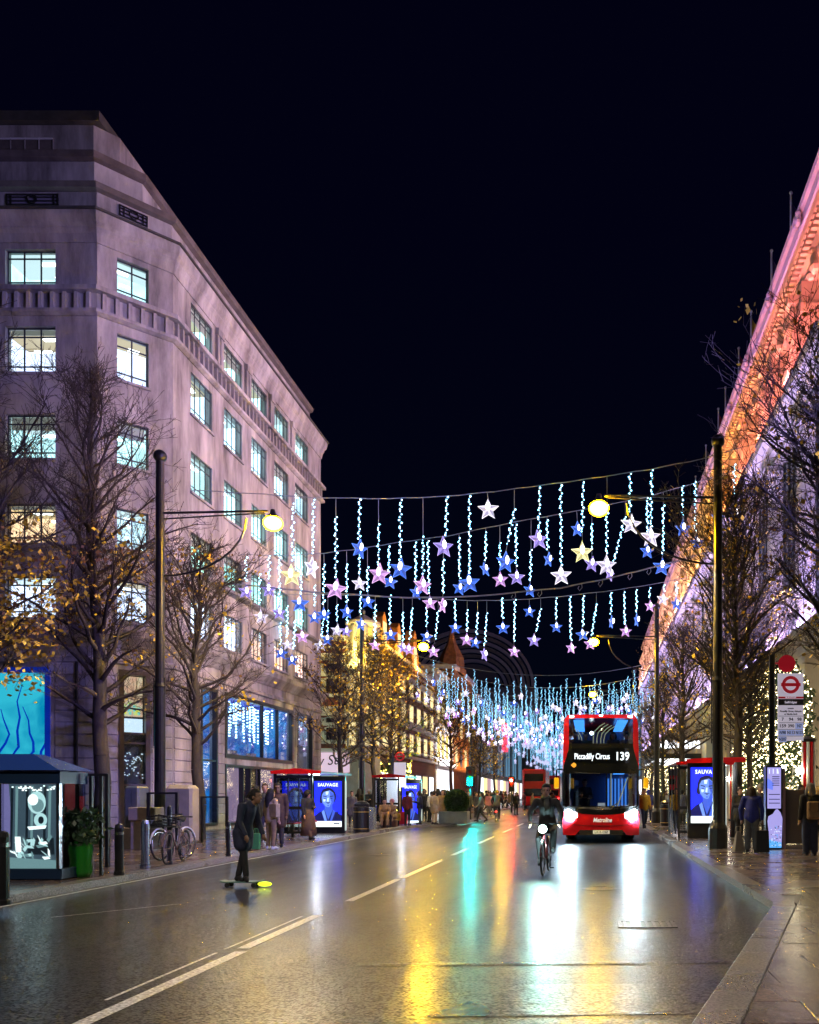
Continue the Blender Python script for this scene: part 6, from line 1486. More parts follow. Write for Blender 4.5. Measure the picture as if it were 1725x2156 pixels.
def bin_(label, p, h, side):
    t = thing('litter_bin', label, 'litter bin', p, 0, 'round black litter bins'); mb = MB(); mb.lathe([(.30, 0), (.32, .05), (.32, h-.1), (.34, h-.08), (.34, h-.02), (.3, h)], 18); mb.build('body', M['black_iron'], t)
    for zz in (.12, h*.78): mb = MB(); mb.lathe([(.325, zz), (.335, zz+.015), (.325, zz+.03)], 18); mb.build('gold_band', mat('gold_band', (.6, .42, .12), .3, .8) if 'gold_band' not in bpy.data.materials else bpy.data.materials['gold_band'], t)
    mb = MB(); mb.lathe([(.3, h+.02), (.31, h+.1), (.2, h+.2), (.05, h+.24)], 16); mb.build('lid', M['black_iron'], t)
    if side: mb = MB(); mb.box(.34, -.22, .1, .52, .22, h-.02); mb.build('ash_panel', steel, t)
bin_('black litter bin with gold bands by the near left bus shelter', ground_at(762, 1752, .12), 1.0, True)
bin_('domed black litter bin on the right pavement beside the bus', ground_at(1405, 1738, .12), 1.0, False)
# topiary ball in a square planter at the kerb build-out
tp = ground_at(957, 1734, .12); pl_ = thing('topiary_planter', 'clipped dark green topiary ball in a square dark planter at the left kerb', 'planter', tp)
mb = MB(); mb.box(-.72, -.5, 0, .72, .5, .62); mb.build('box', greyc, pl_, bevel=.02)
V = []; Q = []; r = random.Random(2)
for i in range(2600):
    d = Vector((r.gauss(0, 1), r.gauss(0, 1), r.gauss(0, 1))).normalized(); p = d*(.62*r.uniform(.86, 1.02))+Vector((.12, 0, 1.12)); u = d.cross(Vector((r.gauss(0, 1), r.gauss(0, 1), r.gauss(0, 1)))).normalized()*.055; w = (d+u*4*r.uniform(-1, 1)).normalized()*.05; k = len(V)
    V += [p-u, p-w*.4, p+u, p+w]; Q.append((k, k+1, k+2, k+3))
tag(put('foliage', fast_mesh('foliage', V, Q, M['leaf_green']), pl_), kind='stuff'); MB().ball((.12, 0, 1.12), .53, n=16, k=10).build('core', mat('topiary_inner', (.012, .03, .012), .8), pl_)
pl2 = dup(pl_, ground_at(893, 1724, .12), None, 'second dark topiary ball, half hidden among people by the left kerb') if False else None
# traffic lights
def signal(label, px, pyl, Y, which, gl=1.0):
    p = at(px, pyl, Y); t = thing('traffic_light', label, 'traffic light', (p.x, Y, .1), 0, 'traffic lights at the crossing'); z0 = p.z-.1
    off_ = {'g': 0, 'r': -.6}[which]; zc = z0+off_
    mb = MB(); mb.lathe([(.07, 0), (.06, .3), (.055, zc-.2)], 10, (.0, .12, 0)); mb.build('post', M['black_iron'], t)
    mb = MB(); mb.box(-.17, -.08, zc-.2, .17, .14, zc+.85); mb.box(-.26, .145, zc-.3, .26, .155, zc+.95); mb.build('head', M['black_iron'], t, bevel=.01)
    for i, (nm, c) in enumerate((('green_lamp', (.0, .8, .72)), ('amber_lamp', (1, .5, .02)), ('red_lamp', (1, .03, .02)))):
        lit = (which == 'g' and i == 0) or (which == 'r' and i == 2)
        mm = emis('signal_'+nm, c, 1100*gl) if lit else mat('signal_off_'+nm, tuple(x*.06 for x in c), .2)
        mb = MB(); mb.lathe([(.02, -.12), (.08, -.11), (.1, -.085)], 12, (0, 0, zc+.03+i*.3), axis='y'); l_ = mb.build(nm, mm, t)
        mb = MB(); mb.tube([(.115*math.cos(a*PI/8), -.1, zc+.03+i*.3+.115*math.sin(a*PI/8)) for a in range(9)], .02, 4); mb.build('visor', M['black_iron'], l_)
        if lit:
            pl = bpy.data.lights.new('signal_light', 'SPOT'); pl.energy = 1600*gl; pl.color = c; pl.shadow_soft_size = .02; pl.spot_size = math.radians(150); pl.spot_blend = .6; po = bpy.data.objects.new('signal_light', pl); COL.objects.link(po); po.parent = t; po.location = (0, -.28, zc+.03+i*.3); po.rotation_euler = (math.radians(84), 0, 0)
signal('traffic light showing green at the left kerb beyond the topiary planter', 990, 1648, 50, 'g', 1.6)
signal('traffic light showing red in front of the distant red bus', 1077, 1644, 70, 'r', .5)
signal('farther traffic light showing red, smaller, beside the distant bus', 1104, 1651, 98, 'r', .35)
# round-topped street sign and stop flags
def flag_stop(label, x, y, flags, top, side=1, shaft=True):
    t = thing('bus_stop', label, 'bus stop', (x, y, .12)); B = lambda mb, n, m, **k: mb.build(n, m, t, world=True, **k)
    mb = MB(); mb.lathe([(.12, .12), (.12, .5), (.085, .55), (.085, top)], 12, (x, y, 0)); B(mb, 'post', M['black_iron'])
    return t, B
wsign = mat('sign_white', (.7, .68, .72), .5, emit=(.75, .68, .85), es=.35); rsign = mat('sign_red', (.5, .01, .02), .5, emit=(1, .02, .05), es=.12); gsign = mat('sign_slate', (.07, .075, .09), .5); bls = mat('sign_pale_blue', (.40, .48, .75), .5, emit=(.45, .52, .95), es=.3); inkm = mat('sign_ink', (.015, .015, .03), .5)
Y = 23.7; z = ph(Y); X = lambda p: (p-VX)*Y/F
bs, B = flag_stop('bus stop post with a white roundel flag listing routes on the right pavement', X(1626), Y, 1, z(1380))
mb = MB(); mb.box(X(1638), Y-.02, z(1560), X(1692), Y+.02, z(1418)); fg = B(mb, 'flag', wsign)
def on(name, px0, px1, y0, y1, m, dy=.024, par=None):
    mb = MB(); mb.box(X(px0), Y-dy, z(y1), X(px1), Y-dy+.003, z(y0)); o = mb.build(name, m, None); me = o.data; lo = wloc(fg)
    for v in me.vertices: v.co = Vector(v.co)-Vector(bs.location)
    o.parent = fg; return o
on('red_band', 1639, 1692, 1467, 1471, rsign); on('slate_band', 1639, 1692, 1472, 1485, gsign)
mb = MB(); c = Vector((X(1665), Y-.03, z(1442)))
mb.tube([c+Vector((.20*math.cos(a*PI/14), 0, .20*math.sin(a*PI/14))) for a in range(29)], .045, 4); mb.box(c.x-.27, Y-.045, c.z-.045, c.x+.27, Y-.035, c.z+.045); o = mb.build('roundel', rsign, None)
for v in o.data.vertices: v.co = Vector(v.co)-Vector(bs.location)
o.parent = fg
def sg(body, px, py, h, m, w=None):
    text('lettering', body, h, Vector((X(px), Y-.03, z(py)))-Vector(bs.location), m, fg, extrude=.001, width=w, bold=.003)
sg('BUS STOP', 1665, 1469, .045, wsign, .3); sg('Selfridges', 1665, 1479, .09, wsign, .34); sg('towards', 1665, 1492, .05, inkm); sg('Piccadilly Circus, Aldwych', 1665, 1498, .06, inkm, .6); sg('or Marble Arch', 1665, 1504, .06, inkm, .36)
for j, rw in enumerate((('7', '94', '98'), ('159', '390', 'N7'), ('N98', 'N113', 'N137'), ('N207',))):
    on('route_line', 1639, 1692, 1508+j*14-.4, 1508+j*14+.4, inkm)
    for i, q in enumerate(rw):
        if q[0] == 'N': on('night_panel', 1639.5+i*17.6, 1656+i*17.6, 1509+j*14, 1521+j*14, bls)
        sg(q, 1648+i*17.6, 1515+j*14, .12, inkm, {1: .06, 2: .12, 3: .17, 4: .21}[len(q)])
mb = MB(); mb.lathe([(.05, -.02), (.24, -.015), (.24, .015), (.05, .02)], 20, (X(1659), Y+.1, z(1396)), axis='y'); mb.box(X(1628), Y+.08, z(1397), X(1655), Y+.12, z(1394)); B(mb, 'red_disc', rsign)
tt = thing('timetable_totem', 'narrow lit timetable totem with a pale bottle-shaped advert at the bus stop', 'totem', (X(1626), Y-.2, .12)); TB = lambda mb, n, m, **k: mb.build(n, m, tt, world=True, **k)
Yt = Y-.45
mb = MB(); mb.box(X(1606), Yt, .12, X(1640), Yt+.3, z(1613)); TB(mb, 'housing', M['black_iron'], bevel=.01)
mb = MB(); mb.box(X(1641), Yt+.02, .12, X(1647), Yt+.28, z(1618)); TB(mb, 'side_rail', mat('totem_side', (.35, .26, .3), .4))
pbl = emis('totem_blue', (.16, .24, .95), .8); pvi = emis('totem_violet', (.42, .38, .85), .75); pcy = emis('totem_cyan', (.1, .4, .9), .9); pdk = emis('totem_ink', (.02, .02, .12), .3); pwh = emis('totem_white', (.7, .75, 1), 1.0)
mb = MB(); lay = [0]
def tq(pts, m): lay[0] += 1; mb.face([(X(x), Yt-.004-.0008*lay[0], z(y)) for x, y in pts], m)
tq([(1609, 1702), (1637, 1702), (1637, 1617), (1609, 1617)], 1); tq([(1609, 1660), (1620, 1664), (1622, 1650), (1612, 1640), (1609, 1640)], 0)
for i in range(5): tq([(1619, 1637+i*4.4), (1634, 1637+i*4.4), (1634, 1635.4+i*4.4), (1619, 1635.4+i*4.4)], 3)
for y in (1672, 1682, 1690): tq([(1612, y+1.6), (1635, y+1.6), (1635, y), (1612, y)], 3)
tq([(1612, 1630), (1614, 1630), (1614, 1620), (1612, 1620)], 4); tq([(1620, 1630), (1622, 1630), (1622, 1620), (1620, 1620)], 4); tq([(1628, 1630), (1633, 1630), (1631, 1620), (1628, 1620)], 4)
tq([(1610, 1783), (1638, 1783), (1640, 1722), (1636, 1710), (1630, 1703), (1626, 1704), (1620, 1713), (1611, 1718), (1609, 1728), (1611, 1745)], 1)
tq([(1611, 1783), (1638, 1783), (1638, 1772), (1611, 1766)], 2)
r = random.Random(6)
for i in range(70): x = r.uniform(1614, 1636); y = r.uniform(1736, 1780); tq([(x, y+1.6), (x+1.6, y+1.6), (x+1.6, y), (x, y)], r.choice((3, 4, 2)))
TB(mb, 'lit_panel', [pbl, pvi, pcy, pdk, pwh])
# dark hoarding and bollard lamp by the store at the right edge
hd = thing('dark_barrier', 'dark low barrier panel behind the woman with the tan backpack', 'barrier', (6.1, 25.6, .12)); Xh = lambda p: (p-VX)*25.6/F
mb = MB(); mb.box(Xh(1652), 25.6, .14, Xh(1716), 25.68, 1.75); mb.build('panel', mat('dark_board', (.045, .035, .04), .5), hd, world=True)
mb = MB(); mb.box(Xh(1650), 25.56, .12, Xh(1655), 25.72, 1.8); mb.box(Xh(1713), 25.56, .12, Xh(1718), 25.72, 1.8); mb.build('post', M['dark_metal'], hd, world=True)
for i, (px, py, Y2) in enumerate(((1648, 1624, 36), (1538, 1436, 50))):
    p = at(px, py, Y2); t = thing('globe_lamp', ('small bright greenish-white globe lamp right of the timetable totem', 'small white lamp beside the near right lamp post, high among branches')[i], 'lamp', (p.x, Y2, .12))
    MB().tube([(0, 0, 0), (0, 0, p.z-.12)], .035, 8).build('post', M['black_iron'], t); MB().ball((0, 0, p.z-.12+.1), .16, n=10, k=7).build('globe', emis('globe_lamp_%d' % i, (.9, 1, .75), 22), t)
# left far bus stop flags and shop sign
p = at(828, 1600, 43); fs = thing('bus_stop', 'far bus stop post with a small roundel sign above the waiting people', 'bus stop', (p.x, 43, .12))
MB().tube([(0, 0, 0), (0, 0, p.z+.3)], .05, 8).build('post', M['black_iron'], fs)
mb = MB(); mb.tube([(.35+.2*math.cos(a*PI/10), -.05, p.z+.05+.2*math.sin(a*PI/10)) for a in range(21)], .04, 4); mb.box(.08, -.07, p.z+.01, .62, -.06, p.z+.09); mb.build('roundel', rsign, fs)
mb = MB(); mb.box(.05, -.03, p.z-1.5, .65, .0, p.z-.25); mb.build('flag', wsign, fs); mb = MB(); mb.box(-.28, -.15, .9, .22, .05, 2.3); mb.build('timetable', wsign, fs)
# festive light-covered column on the left front
ft = thing('light_covered_bush', 'green shrub column covered in yellow lights at a shop front behind the crowd', 'shrub', (-15.0, 66, .1)); r = random.Random(12); V = []; Q = []; B_ = MB()
for i in range(1500):
    a = r.uniform(0, 2*PI); q = 1.35*r.random()**.5; p = Vector((q*math.cos(a)*.8, q*math.sin(a)*1.7, r.uniform(.1, 3.9))); d = Vector((r.gauss(0, 1), r.gauss(0, 1), r.gauss(0, 1))).normalized()*.16; e = d.cross(Vector((1, .3, .2))).normalized()*.08; k = len(V); V += [p-d, p+e, p+d, p-e]; Q.append((k, k+1, k+2, k+3))
for i in range(420): a = r.uniform(0, 2*PI); B_.ball((1.15*math.cos(a), 2.3*math.sin(a), r.uniform(.2, 3.9)), .055, n=4, k=2)
tag(put('leaves', fast_mesh('leaves', V, Q, M['leaf_green']), ft), kind='stuff'); tag(B_.build('fairy_light', M['bulb_yellow'], ft), kind='stuff')
# ================================================================== PEOPLE
SK = {}
def remesh(prims, voxel, smooth=2):
    """closed tapered tubes and balls melted into one continuous surface"""
    mb = MB()
    for p in prims:
        if p[0] == 'b': mb.ball(p[1], p[2], n=16, k=10, sq=p[3] if len(p) > 3 else (1, 1, 1))
        else:
            pts, rs = p[1], p[2]
            mb.tube(pts, rs, 16)
            for q, rr in zip(pts, rs): mb.ball(q, rr, n=16, k=9)
    me = mb.mesh('tmp', []); o = bpy.data.objects.new('tmp', me); COL.objects.link(o)
    md = o.modifiers.new('r', 'REMESH'); md.mode = 'VOXEL'; md.voxel_size = voxel; md.use_smooth_shade = True
    if smooth: sm_ = o.modifiers.new('s', 'SMOOTH'); sm_.factor = .5; sm_.iterations = smooth
    dg = bpy.context.evaluated_depsgraph_get(); dg.update()
    out = bpy.data.meshes.new_from_object(o.evaluated_get(dg)); bpy.data.objects.remove(o); bpy.data.meshes.remove(me)
    return out
V3 = Vector
def pose(kind):
    """joint positions of a 1.72 m figure facing -y, feet at z=0"""
    P = dict(hip=V3((0, 0, .93)), waist=V3((0, 0, 1.08)), chest=V3((0, -.01, 1.30)), neck=V3((0, 0, 1.47)), head=V3((0, -.015, 1.605)))
    for s_, n in ((-1, 'l'), (1, 'r')):
        P['sh'+n] = V3((s_*.18, 0, 1.40)); P['el'+n] = V3((s_*.235, .02, 1.12)); P['wr'+n] = V3((s_*.235, -.06, .87)); P['hj'+n] = V3((s_*.085, 0, .90)); P['kn'+n] = V3((s_*.095, -.015, .49)); P['an'+n] = V3((s_*.10, .02, .085)); P['to'+n] = V3((s_*.115, -.15, .03))
    def mv(k, *d): P[k] = P[k]+V3(d)
    if kind == 'walk':
        P['knl'] = V3((-.09, -.16, .52)); P['anl'] = V3((-.09, -.24, .10)); P['tol'] = V3((-.1, -.41, .07)); P['knr'] = V3((.09, .02, .49)); P['anr'] = V3((.09, .28, .17)); P['tor'] = V3((.1, .16, .04))
        P['ell'] = V3((-.23, .12, 1.14)); P['wrl'] = V3((-.22, .14, .89)); P['elr'] = V3((.23, -.06, 1.13)); P['wrr'] = V3((.2, -.23, .95))
    if kind == 'phone':
        P['elr'] = V3((.22, -.04, 1.12)); P['wrr'] = V3((.09, -.27, 1.18)); P['ell'] = V3((-.22, -.02, 1.12)); P['wrl'] = V3((-.05, -.26, 1.14)); mv('head', 0, -.05, -.02)
    if kind == 'stoop':      # looking down, holding bags
        for k in ('chest', 'neck', 'head', 'shl', 'shr'): mv(k, 0, -.06, -.03)
        mv('head', 0, -.08, -.05); mv('neck', 0, -.02, -.01); P['elr'] = V3((.27, -.06, 1.10)); P['wrr'] = V3((.25, -.12, .84)); P['ell'] = V3((-.27, -.06, 1.10)); P['wrl'] = V3((-.27, -.12, .84))
    if kind == 'lean':       # waiting against a post
        for k in ('chest', 'neck', 'head', 'shl', 'shr', 'waist'): mv(k, 0, .05, -.02)
        P['wrr'] = V3((.06, -.24, 1.12)); P['elr'] = V3((.24, -.02, 1.12)); P['knl'] = V3((-.09, -.12, .5)); P['anl'] = V3((-.1, -.26, .085)); P['tol'] = V3((-.12, -.42, .06))
    if kind == 'sit':
        d = -.42
        for k in ('hip', 'waist', 'chest', 'neck', 'head', 'shl', 'shr'): mv(k, 0, .12, d)
        for k in ('chest', 'neck', 'head', 'shl', 'shr'): mv(k, 0, -.14, -.02)
        for s_, n in ((-1, 'l'), (1, 'r')):
            P['hj'+n] = V3((s_*.1, .10, .48)); P['kn'+n] = V3((s_*.13, -.33, .56)); P['an'+n] = V3((s_*.12, -.38, .085)); P['to'+n] = V3((s_*.14, -.54, .03)); P['el'+n] = V3((s_*.24, -.16, .68)); P['wr'+n] = V3((s_*.07, -.36, .66))
    if kind == 'ride':       # on a bicycle, facing -y
        P.update(hip=V3((0, .28, .98)), waist=V3((0, .22, 1.14)), chest=V3((0, .10, 1.36)), neck=V3((0, .02, 1.52)), head=V3((.01, -.05, 1.66)))
        for s_, n in ((-1, 'l'), (1, 'r')):
            P['sh'+n] = V3((s_*.20, .06, 1.46)); P['el'+n] = V3((s_*.315, -.04, 1.23)); P['wr'+n] = V3((s_*.295, -.16, 1.06)); P['hj'+n] = V3((s_*.10, .27, .95))
        P['knl'] = V3((-.13, -.10, .72)); P['anl'] = V3((-.11, .0, .30)); P['tol'] = V3((-.12, -.15, .22)); P['knr'] = V3((.16, -.08, .86)); P['anr'] = V3((.13, .16, .52)); P['tor'] = V3((.14, .0, .45))
    if kind == 'board':      # riding a skateboard sideways, body turned, arms down, leaning
        P.update(hip=V3((0, .0, .88)), waist=V3((.0, -.03, 1.04)), chest=V3((0, -.10, 1.25)), neck=V3((0, -.19, 1.40)), head=V3((.03, -.29, 1.50)))
        for s_, n in ((-1, 'l'), (1, 'r')):
            P['sh'+n] = V3((s_*.19, -.13, 1.33)); P['el'+n] = V3((s_*.26, -.14, 1.06)); P['wr'+n] = V3((s_*.24, -.26, .84)); P['hj'+n] = V3((s_*.08, 0, .86))
        P['knl'] = V3((-.05, -.06, .48)); P['anl'] = V3((-.02, -.09, .09)); P['tol'] = V3((-.12, -.2, .03)); P['knr'] = V3((.05, .03, .47)); P['anr'] = V3((.0, .11, .09)); P['tor'] = V3((-.06, -.02, .03))
    if kind == 'bust':
        pass
    return P
def hand_prims(w, d, s_, fingers):
    d = d.normalized(); side = V3((0, 1, 0)) if abs(d.y) < .8 else V3((0, 0, 1))
    side = (side-d*side.dot(d)).normalized(); pal = w+d*.075
    out = [('t', [w, pal], [.028, .036])]
    if fingers:
        nrm = d.cross(side)*s_
        for i in range(4):
            b = pal+side*(.027-.018*i); L = (.075, .085, .08, .06)[i]
            out.append(('t', [b, b+d*L*.5+nrm*.008, b+d*L*.85+nrm*.03], [.0095, .009, .0075]))
        out.append(('t', [w+d*.03+side*.03, w+d*.065+side*.058, w+d*.095+side*.052+nrm*.012], [.0115, .0105, .009]))
    else: out.append(('t', [pal, pal+d*.07], [.034, .022]))
    return out
def body_mesh(kind, voxel, fine):
    P = pose(kind); h = P['head']; pr = []
    pr += [('b', h+V3((0, .015, .03)), .098, (.86, 1.02, 1.12)), ('b', h+V3((0, -.02, -.045)), .075, (.86, 1.0, 1.05)), ('b', h+V3((0, -.045, -.095)), .035, (1.1, 1, .7))]
    pr += [('t', [h+V3((0, -.088, .01)), h+V3((0, -.112, -.025))], [.011, .017]), ('b', h+V3((0, -.08, -.065)), .022, (1.3, .8, .5)), ('b', h+V3((0, -.078, .04)), .035, (1.6, .6, .4))]
    for s_ in (-1, 1): pr.append(('b', h+V3((s_*.088, .01, -.01)), .028, (.45, .8, 1.15)))
    pr.append(('t', [P['neck']+V3((0, 0, -.05)), h+V3((0, .01, -.06))], [.062, .055]))
    pr += [('t', [P['hip'], P['waist'], P['chest'], P['neck']+V3((0, 0, -.06))], [.125, .115, .13, .075]), ('t', [P['shl'], P['chest'], P['shr']], [.06, .10, .06])]
    for s_, n in ((-1, 'l'), (1, 'r')):
        pr.append(('t', [P['sh'+n], P['el'+n]], [.052, .042])); pr.append(('t', [P['el'+n], P['wr'+n]], [.04, .027])); pr += hand_prims(P['wr'+n], P['wr'+n]-P['el'+n], s_, fine)
        pr.append(('t', [P['hj'+n], P['kn'+n]], [.085, .058])); pr.append(('t', [P['kn'+n], P['an'+n]], [.055, .038])); pr.append(('t', [P['an'+n]+V3((0, .03, -.04)), P['to'+n]], [.036, .03]))
    return remesh(pr, voxel, 1)
def coat_mesh(kind, length, voxel, puff=1.0):
    P = pose(kind); c = .020*puff+.012; pr = [('t', [P['hip']+V3((0, 0, -.02)), P['waist'], P['chest'], P['neck']+V3((0, 0, -.045))], [.15+c*.7, .135+c*.6, .145+c*.5, .085]), ('t', [P['shl'], P['chest']+V3((0, 0, .03)), P['shr']], [.060+c*.4, .10+c*.7, .060+c*.4])]
    for s_ in (-1, 1): pr.append(('t', [P['hip']+V3((s_*.06, 0, -.02)), P['waist']+V3((s_*.05, 0, 0))], [.12+c*.5, .11+c*.5]))
    for s_, n in ((-1, 'l'), (1, 'r')):
        pr += [('t', [P['sh'+n], P['el'+n]], [.055+c*.6, .046+c*.4]), ('t', [P['el'+n], P['wr'+n]+(P['el'+n]-P['wr'+n]).normalized()*.01], [.046+c*.4, .036+c*.3])]
        if length and kind != 'sit': k = P['hj'+n].lerp(P['kn'+n], length); pr.append(('t', [P['hj'+n], k], [.125+c*.5, .125+c*.8]))
        if length and kind == 'sit': k = P['hj'+n].lerp(P['kn'+n], .9); pr.append(('t', [P['hj'+n], k, k+V3((0, 0, -.22))], [.12, .11, .10]))
    pr.append(('t', [P['neck']+V3((-.06, .01, -.01)), P['neck']+V3((0, .05, .02)), P['neck']+V3((.06, .01, -.01))], [.032, .036, .032]))
    return remesh(pr, voxel, 2)
def trousers_mesh(kind, wide, voxel):
    P = pose(kind); pr = [('t', [P['hip']+V3((0, 0, -.03)), P['hip']+V3((0, 0, .06))], [.135, .13])]
    for s_, n in ((-1, 'l'), (1, 'r')): pr += [('t', [P['hip']+V3((s_*.05, 0, -.02)), P['hj'+n], P['kn'+n]], [.10, .10+wide*.3, .072+wide]), ('t', [P['kn'+n], P['an'+n]+V3((0, 0, .03))], [.072+wide, .056+wide])]
    return remesh(pr, voxel, 2)
def hair_mesh(kind, style):
    P = pose(kind); h = P['head']; pr = [('b', h+V3((0, .028, .048)), .108, (.92, 1.0, 1.05)), ('b', h+V3((0, .055, -.005)), .088, (.98, .75, 1.1))]
    if style == 'long': pr += [('t', [h+V3((0, .07, .0)), P['neck']+V3((0, .10, -.02)), P['neck']+V3((0, .12, -.22))], [.10, .10, .065]), ('t', [h+V3((-.085, .03, .0)), P['neck']+V3((-.1, .05, -.08))], [.035, .035]), ('t', [h+V3((.085, .03, .0)), P['neck']+V3((.1, .05, -.08))], [.035, .035])]
    if style == 'bob': pr += [('t', [h+V3((-.075, .03, .02)), h+V3((-.095, .04, -.11))], [.05, .045]), ('t', [h+V3((.075, .03, .02)), h+V3((.095, .04, -.11))], [.05, .045]), ('t', [h+V3((0, .08, .0)), h+V3((0, .09, -.12))], [.075, .07])]
    if style == 'hood': pr = [('b', h+V3((0, .03, .02)), .132, (.95, 1.0, 1.1)), ('t', [h+V3((0, .06, -.05)), P['neck']+V3((0, .07, -.05))], [.10, .10])]
    if style == 'beanie': pr = [('b', h+V3((0, .02, .07)), .112, (.95, 1.02, .95)), ('t', [h+V3((-.05, .02, .05)), h+V3((.05, .02, .05))], [.085, .085])]
    me = remesh(pr, .016, 2)
    if style in ('long', 'bob', 'short'):      # keep the face free
        bm = bmesh.new(); bm.from_mesh(me); bmesh.ops.delete(bm, geom=[v for v in bm.verts if v.co.y < h.y-.045 and v.co.z < h.z+.07], context='VERTS'); bm.to_mesh(me); bm.free()
    me.polygons.foreach_set('use_smooth', [True]*len(me.polygons)); return me
def shoe_mesh(kind, n, voxel=.016):
    P = pose(kind); a, t = P['an'+n], P['to'+n]; return remesh([('t', [a+V3((0, .04, -.045)), a.lerp(t, .5)+V3((0, 0, -.0)), t], [.045, .046, .036]), ('t', [a+V3((0, .02, -.04)), a+V3((0, .01, .02))], [.046, .046])], voxel, 1)
def skirt_mesh(kind):
    P = pose(kind); mb = MB(); mb.lathe([(.28, .14), (.25, .5), (.19, .9), (.15, 1.05)], 16); return mb.mesh('skirt', [], True)
CL = {}
def cloth(name, col, r=.8):
    if name not in CL: CL[name] = noisy(mat('cloth_'+name, col, r), 9, .3)
    return CL[name]
for n_, c_ in dict(black=(.014, .014, .017), navy=(.016, .022, .055), charcoal=(.03, .03, .035), grey=(.10, .10, .11), tan=(.26, .17, .09), beige=(.40, .31, .21), camel=(.30, .18, .08), brown=(.09, .05, .03), blue=(.01, .02, .22), denim=(.03, .05, .12), white=(.6, .6, .6), pink=(.55, .22, .26), red=(.4, .02, .03), maroon=(.13, .015, .02), olive=(.05, .055, .025), hivis=(.5, .6, .02), hair_black=(.008, .007, .007), hair_brown=(.04, .022, .012), hair_blond=(.32, .22, .10), hair_grey=(.22, .21, .2), mustard=(.42, .27, .02)).items(): cloth(n_, c_)
def cached(key, fn):
    if key not in SK:
        me = fn()
        if not me.materials: me.materials.append(M['skin'])
        me.polygons.foreach_set('use_smooth', [True]*len(me.polygons)); SK[key] = me
    return SK[key]
def person(label, x, y, rz, kind='stand', coat='black', legs='black', hair='hair_black', style='short', length=0, h=1.72, z=.12, group=None, wide=0.0, skin='skin', fine=False, shoes='black', skirt=None, puff=1.0, vox=None):
    t = thing('person', label, 'person', (x, y, z), rz, group); s_ = h/1.72; t.scale = (s_, s_, s_)
    v = vox or (.012 if fine else .022)
    put('body', cached(('body', kind, v), lambda: body_mesh(kind, v, fine)), t, mat=M[skin])
    put('trousers', cached(('tr', kind, wide, v), lambda: trousers_mesh(kind, wide, v+.004)), t, mat=CL[legs])
    put('coat' if length else 'jacket', cached(('coat', kind, length, puff, v), lambda: coat_mesh(kind, length, v+.004, puff)), t, mat=CL[coat])
    put({'hood': 'hood', 'beanie': 'hat'}.get(style, 'hair'), cached(('hair', kind, style), lambda: hair_mesh(kind, style)), t, mat=CL[hair])
    for n in 'lr': put('shoe', cached(('shoe', kind, n), lambda: shoe_mesh(kind, n)), t, mat=CL[shoes])
    if skirt: put('skirt', cached(('skirt', kind), lambda: skirt_mesh(kind)), t, mat=CL[skirt])
    if fine:
        P = pose(kind); hd = P['head']
        for sx in (-1, 1): put('eye', cached(('eye',), lambda: MB().ball((0, 0, 0), .012, n=8, k=6, sq=(1.3, .6, .8)).mesh('eye', mat('eye_dark', (.01, .01, .012), .2))), t, hd+V3((sx*.033, -.088, .012)))
        put('mouth', cached(('mouth',), lambda: MB().ball((0, 0, 0), .02, n=8, k=5, sq=(1.3, .4, .3)).mesh('mouth', mat('lips', (.2, .06, .05), .5))), t, hd+V3((0, -.096, -.066)))
    return t
def bag(name, label, loc, w, d, h, col, handle=True, rz=0, logo=None, cat='bag', taper=1.0):
    t = thing(name, label, cat, loc, rz); mb = MB(); a = taper
    V_ = [(-w/2, -d/2, 0), (w/2, -d/2, 0), (w/2, d/2, 0), (-w/2, d/2, 0), (-w/2*a, -d/2*a, h), (w/2*a, -d/2*a, h), (w/2*a, d/2*a, h), (-w/2*a, d/2*a, h)]
    for q in ((0, 3, 2, 1), (4, 5, 6, 7), (0, 1, 5, 4), (1, 2, 6, 5), (2, 3, 7, 6), (3, 0, 4, 7)): mb.face([V_[i] for i in q])
    mb.build('body', col, t, bevel=.01)
    if handle:
        for yy in (-d/2*a, d/2*a): mb = MB(); mb.tube([(-w*.22, yy, h), (-w*.18, yy*.6, h+.13), (w*.18, yy*.6, h+.13), (w*.22, yy, h)], .008, 5); mb.build('handle', col, t)
    if logo: mb = MB(); mb.tube([(.05*math.cos(a_*PI/7), -d/2-.004, h*.55+.05*math.sin(a_*PI/7)) for a_ in range(15)], .01, 4); mb.build('emblem', logo, t)
    return t
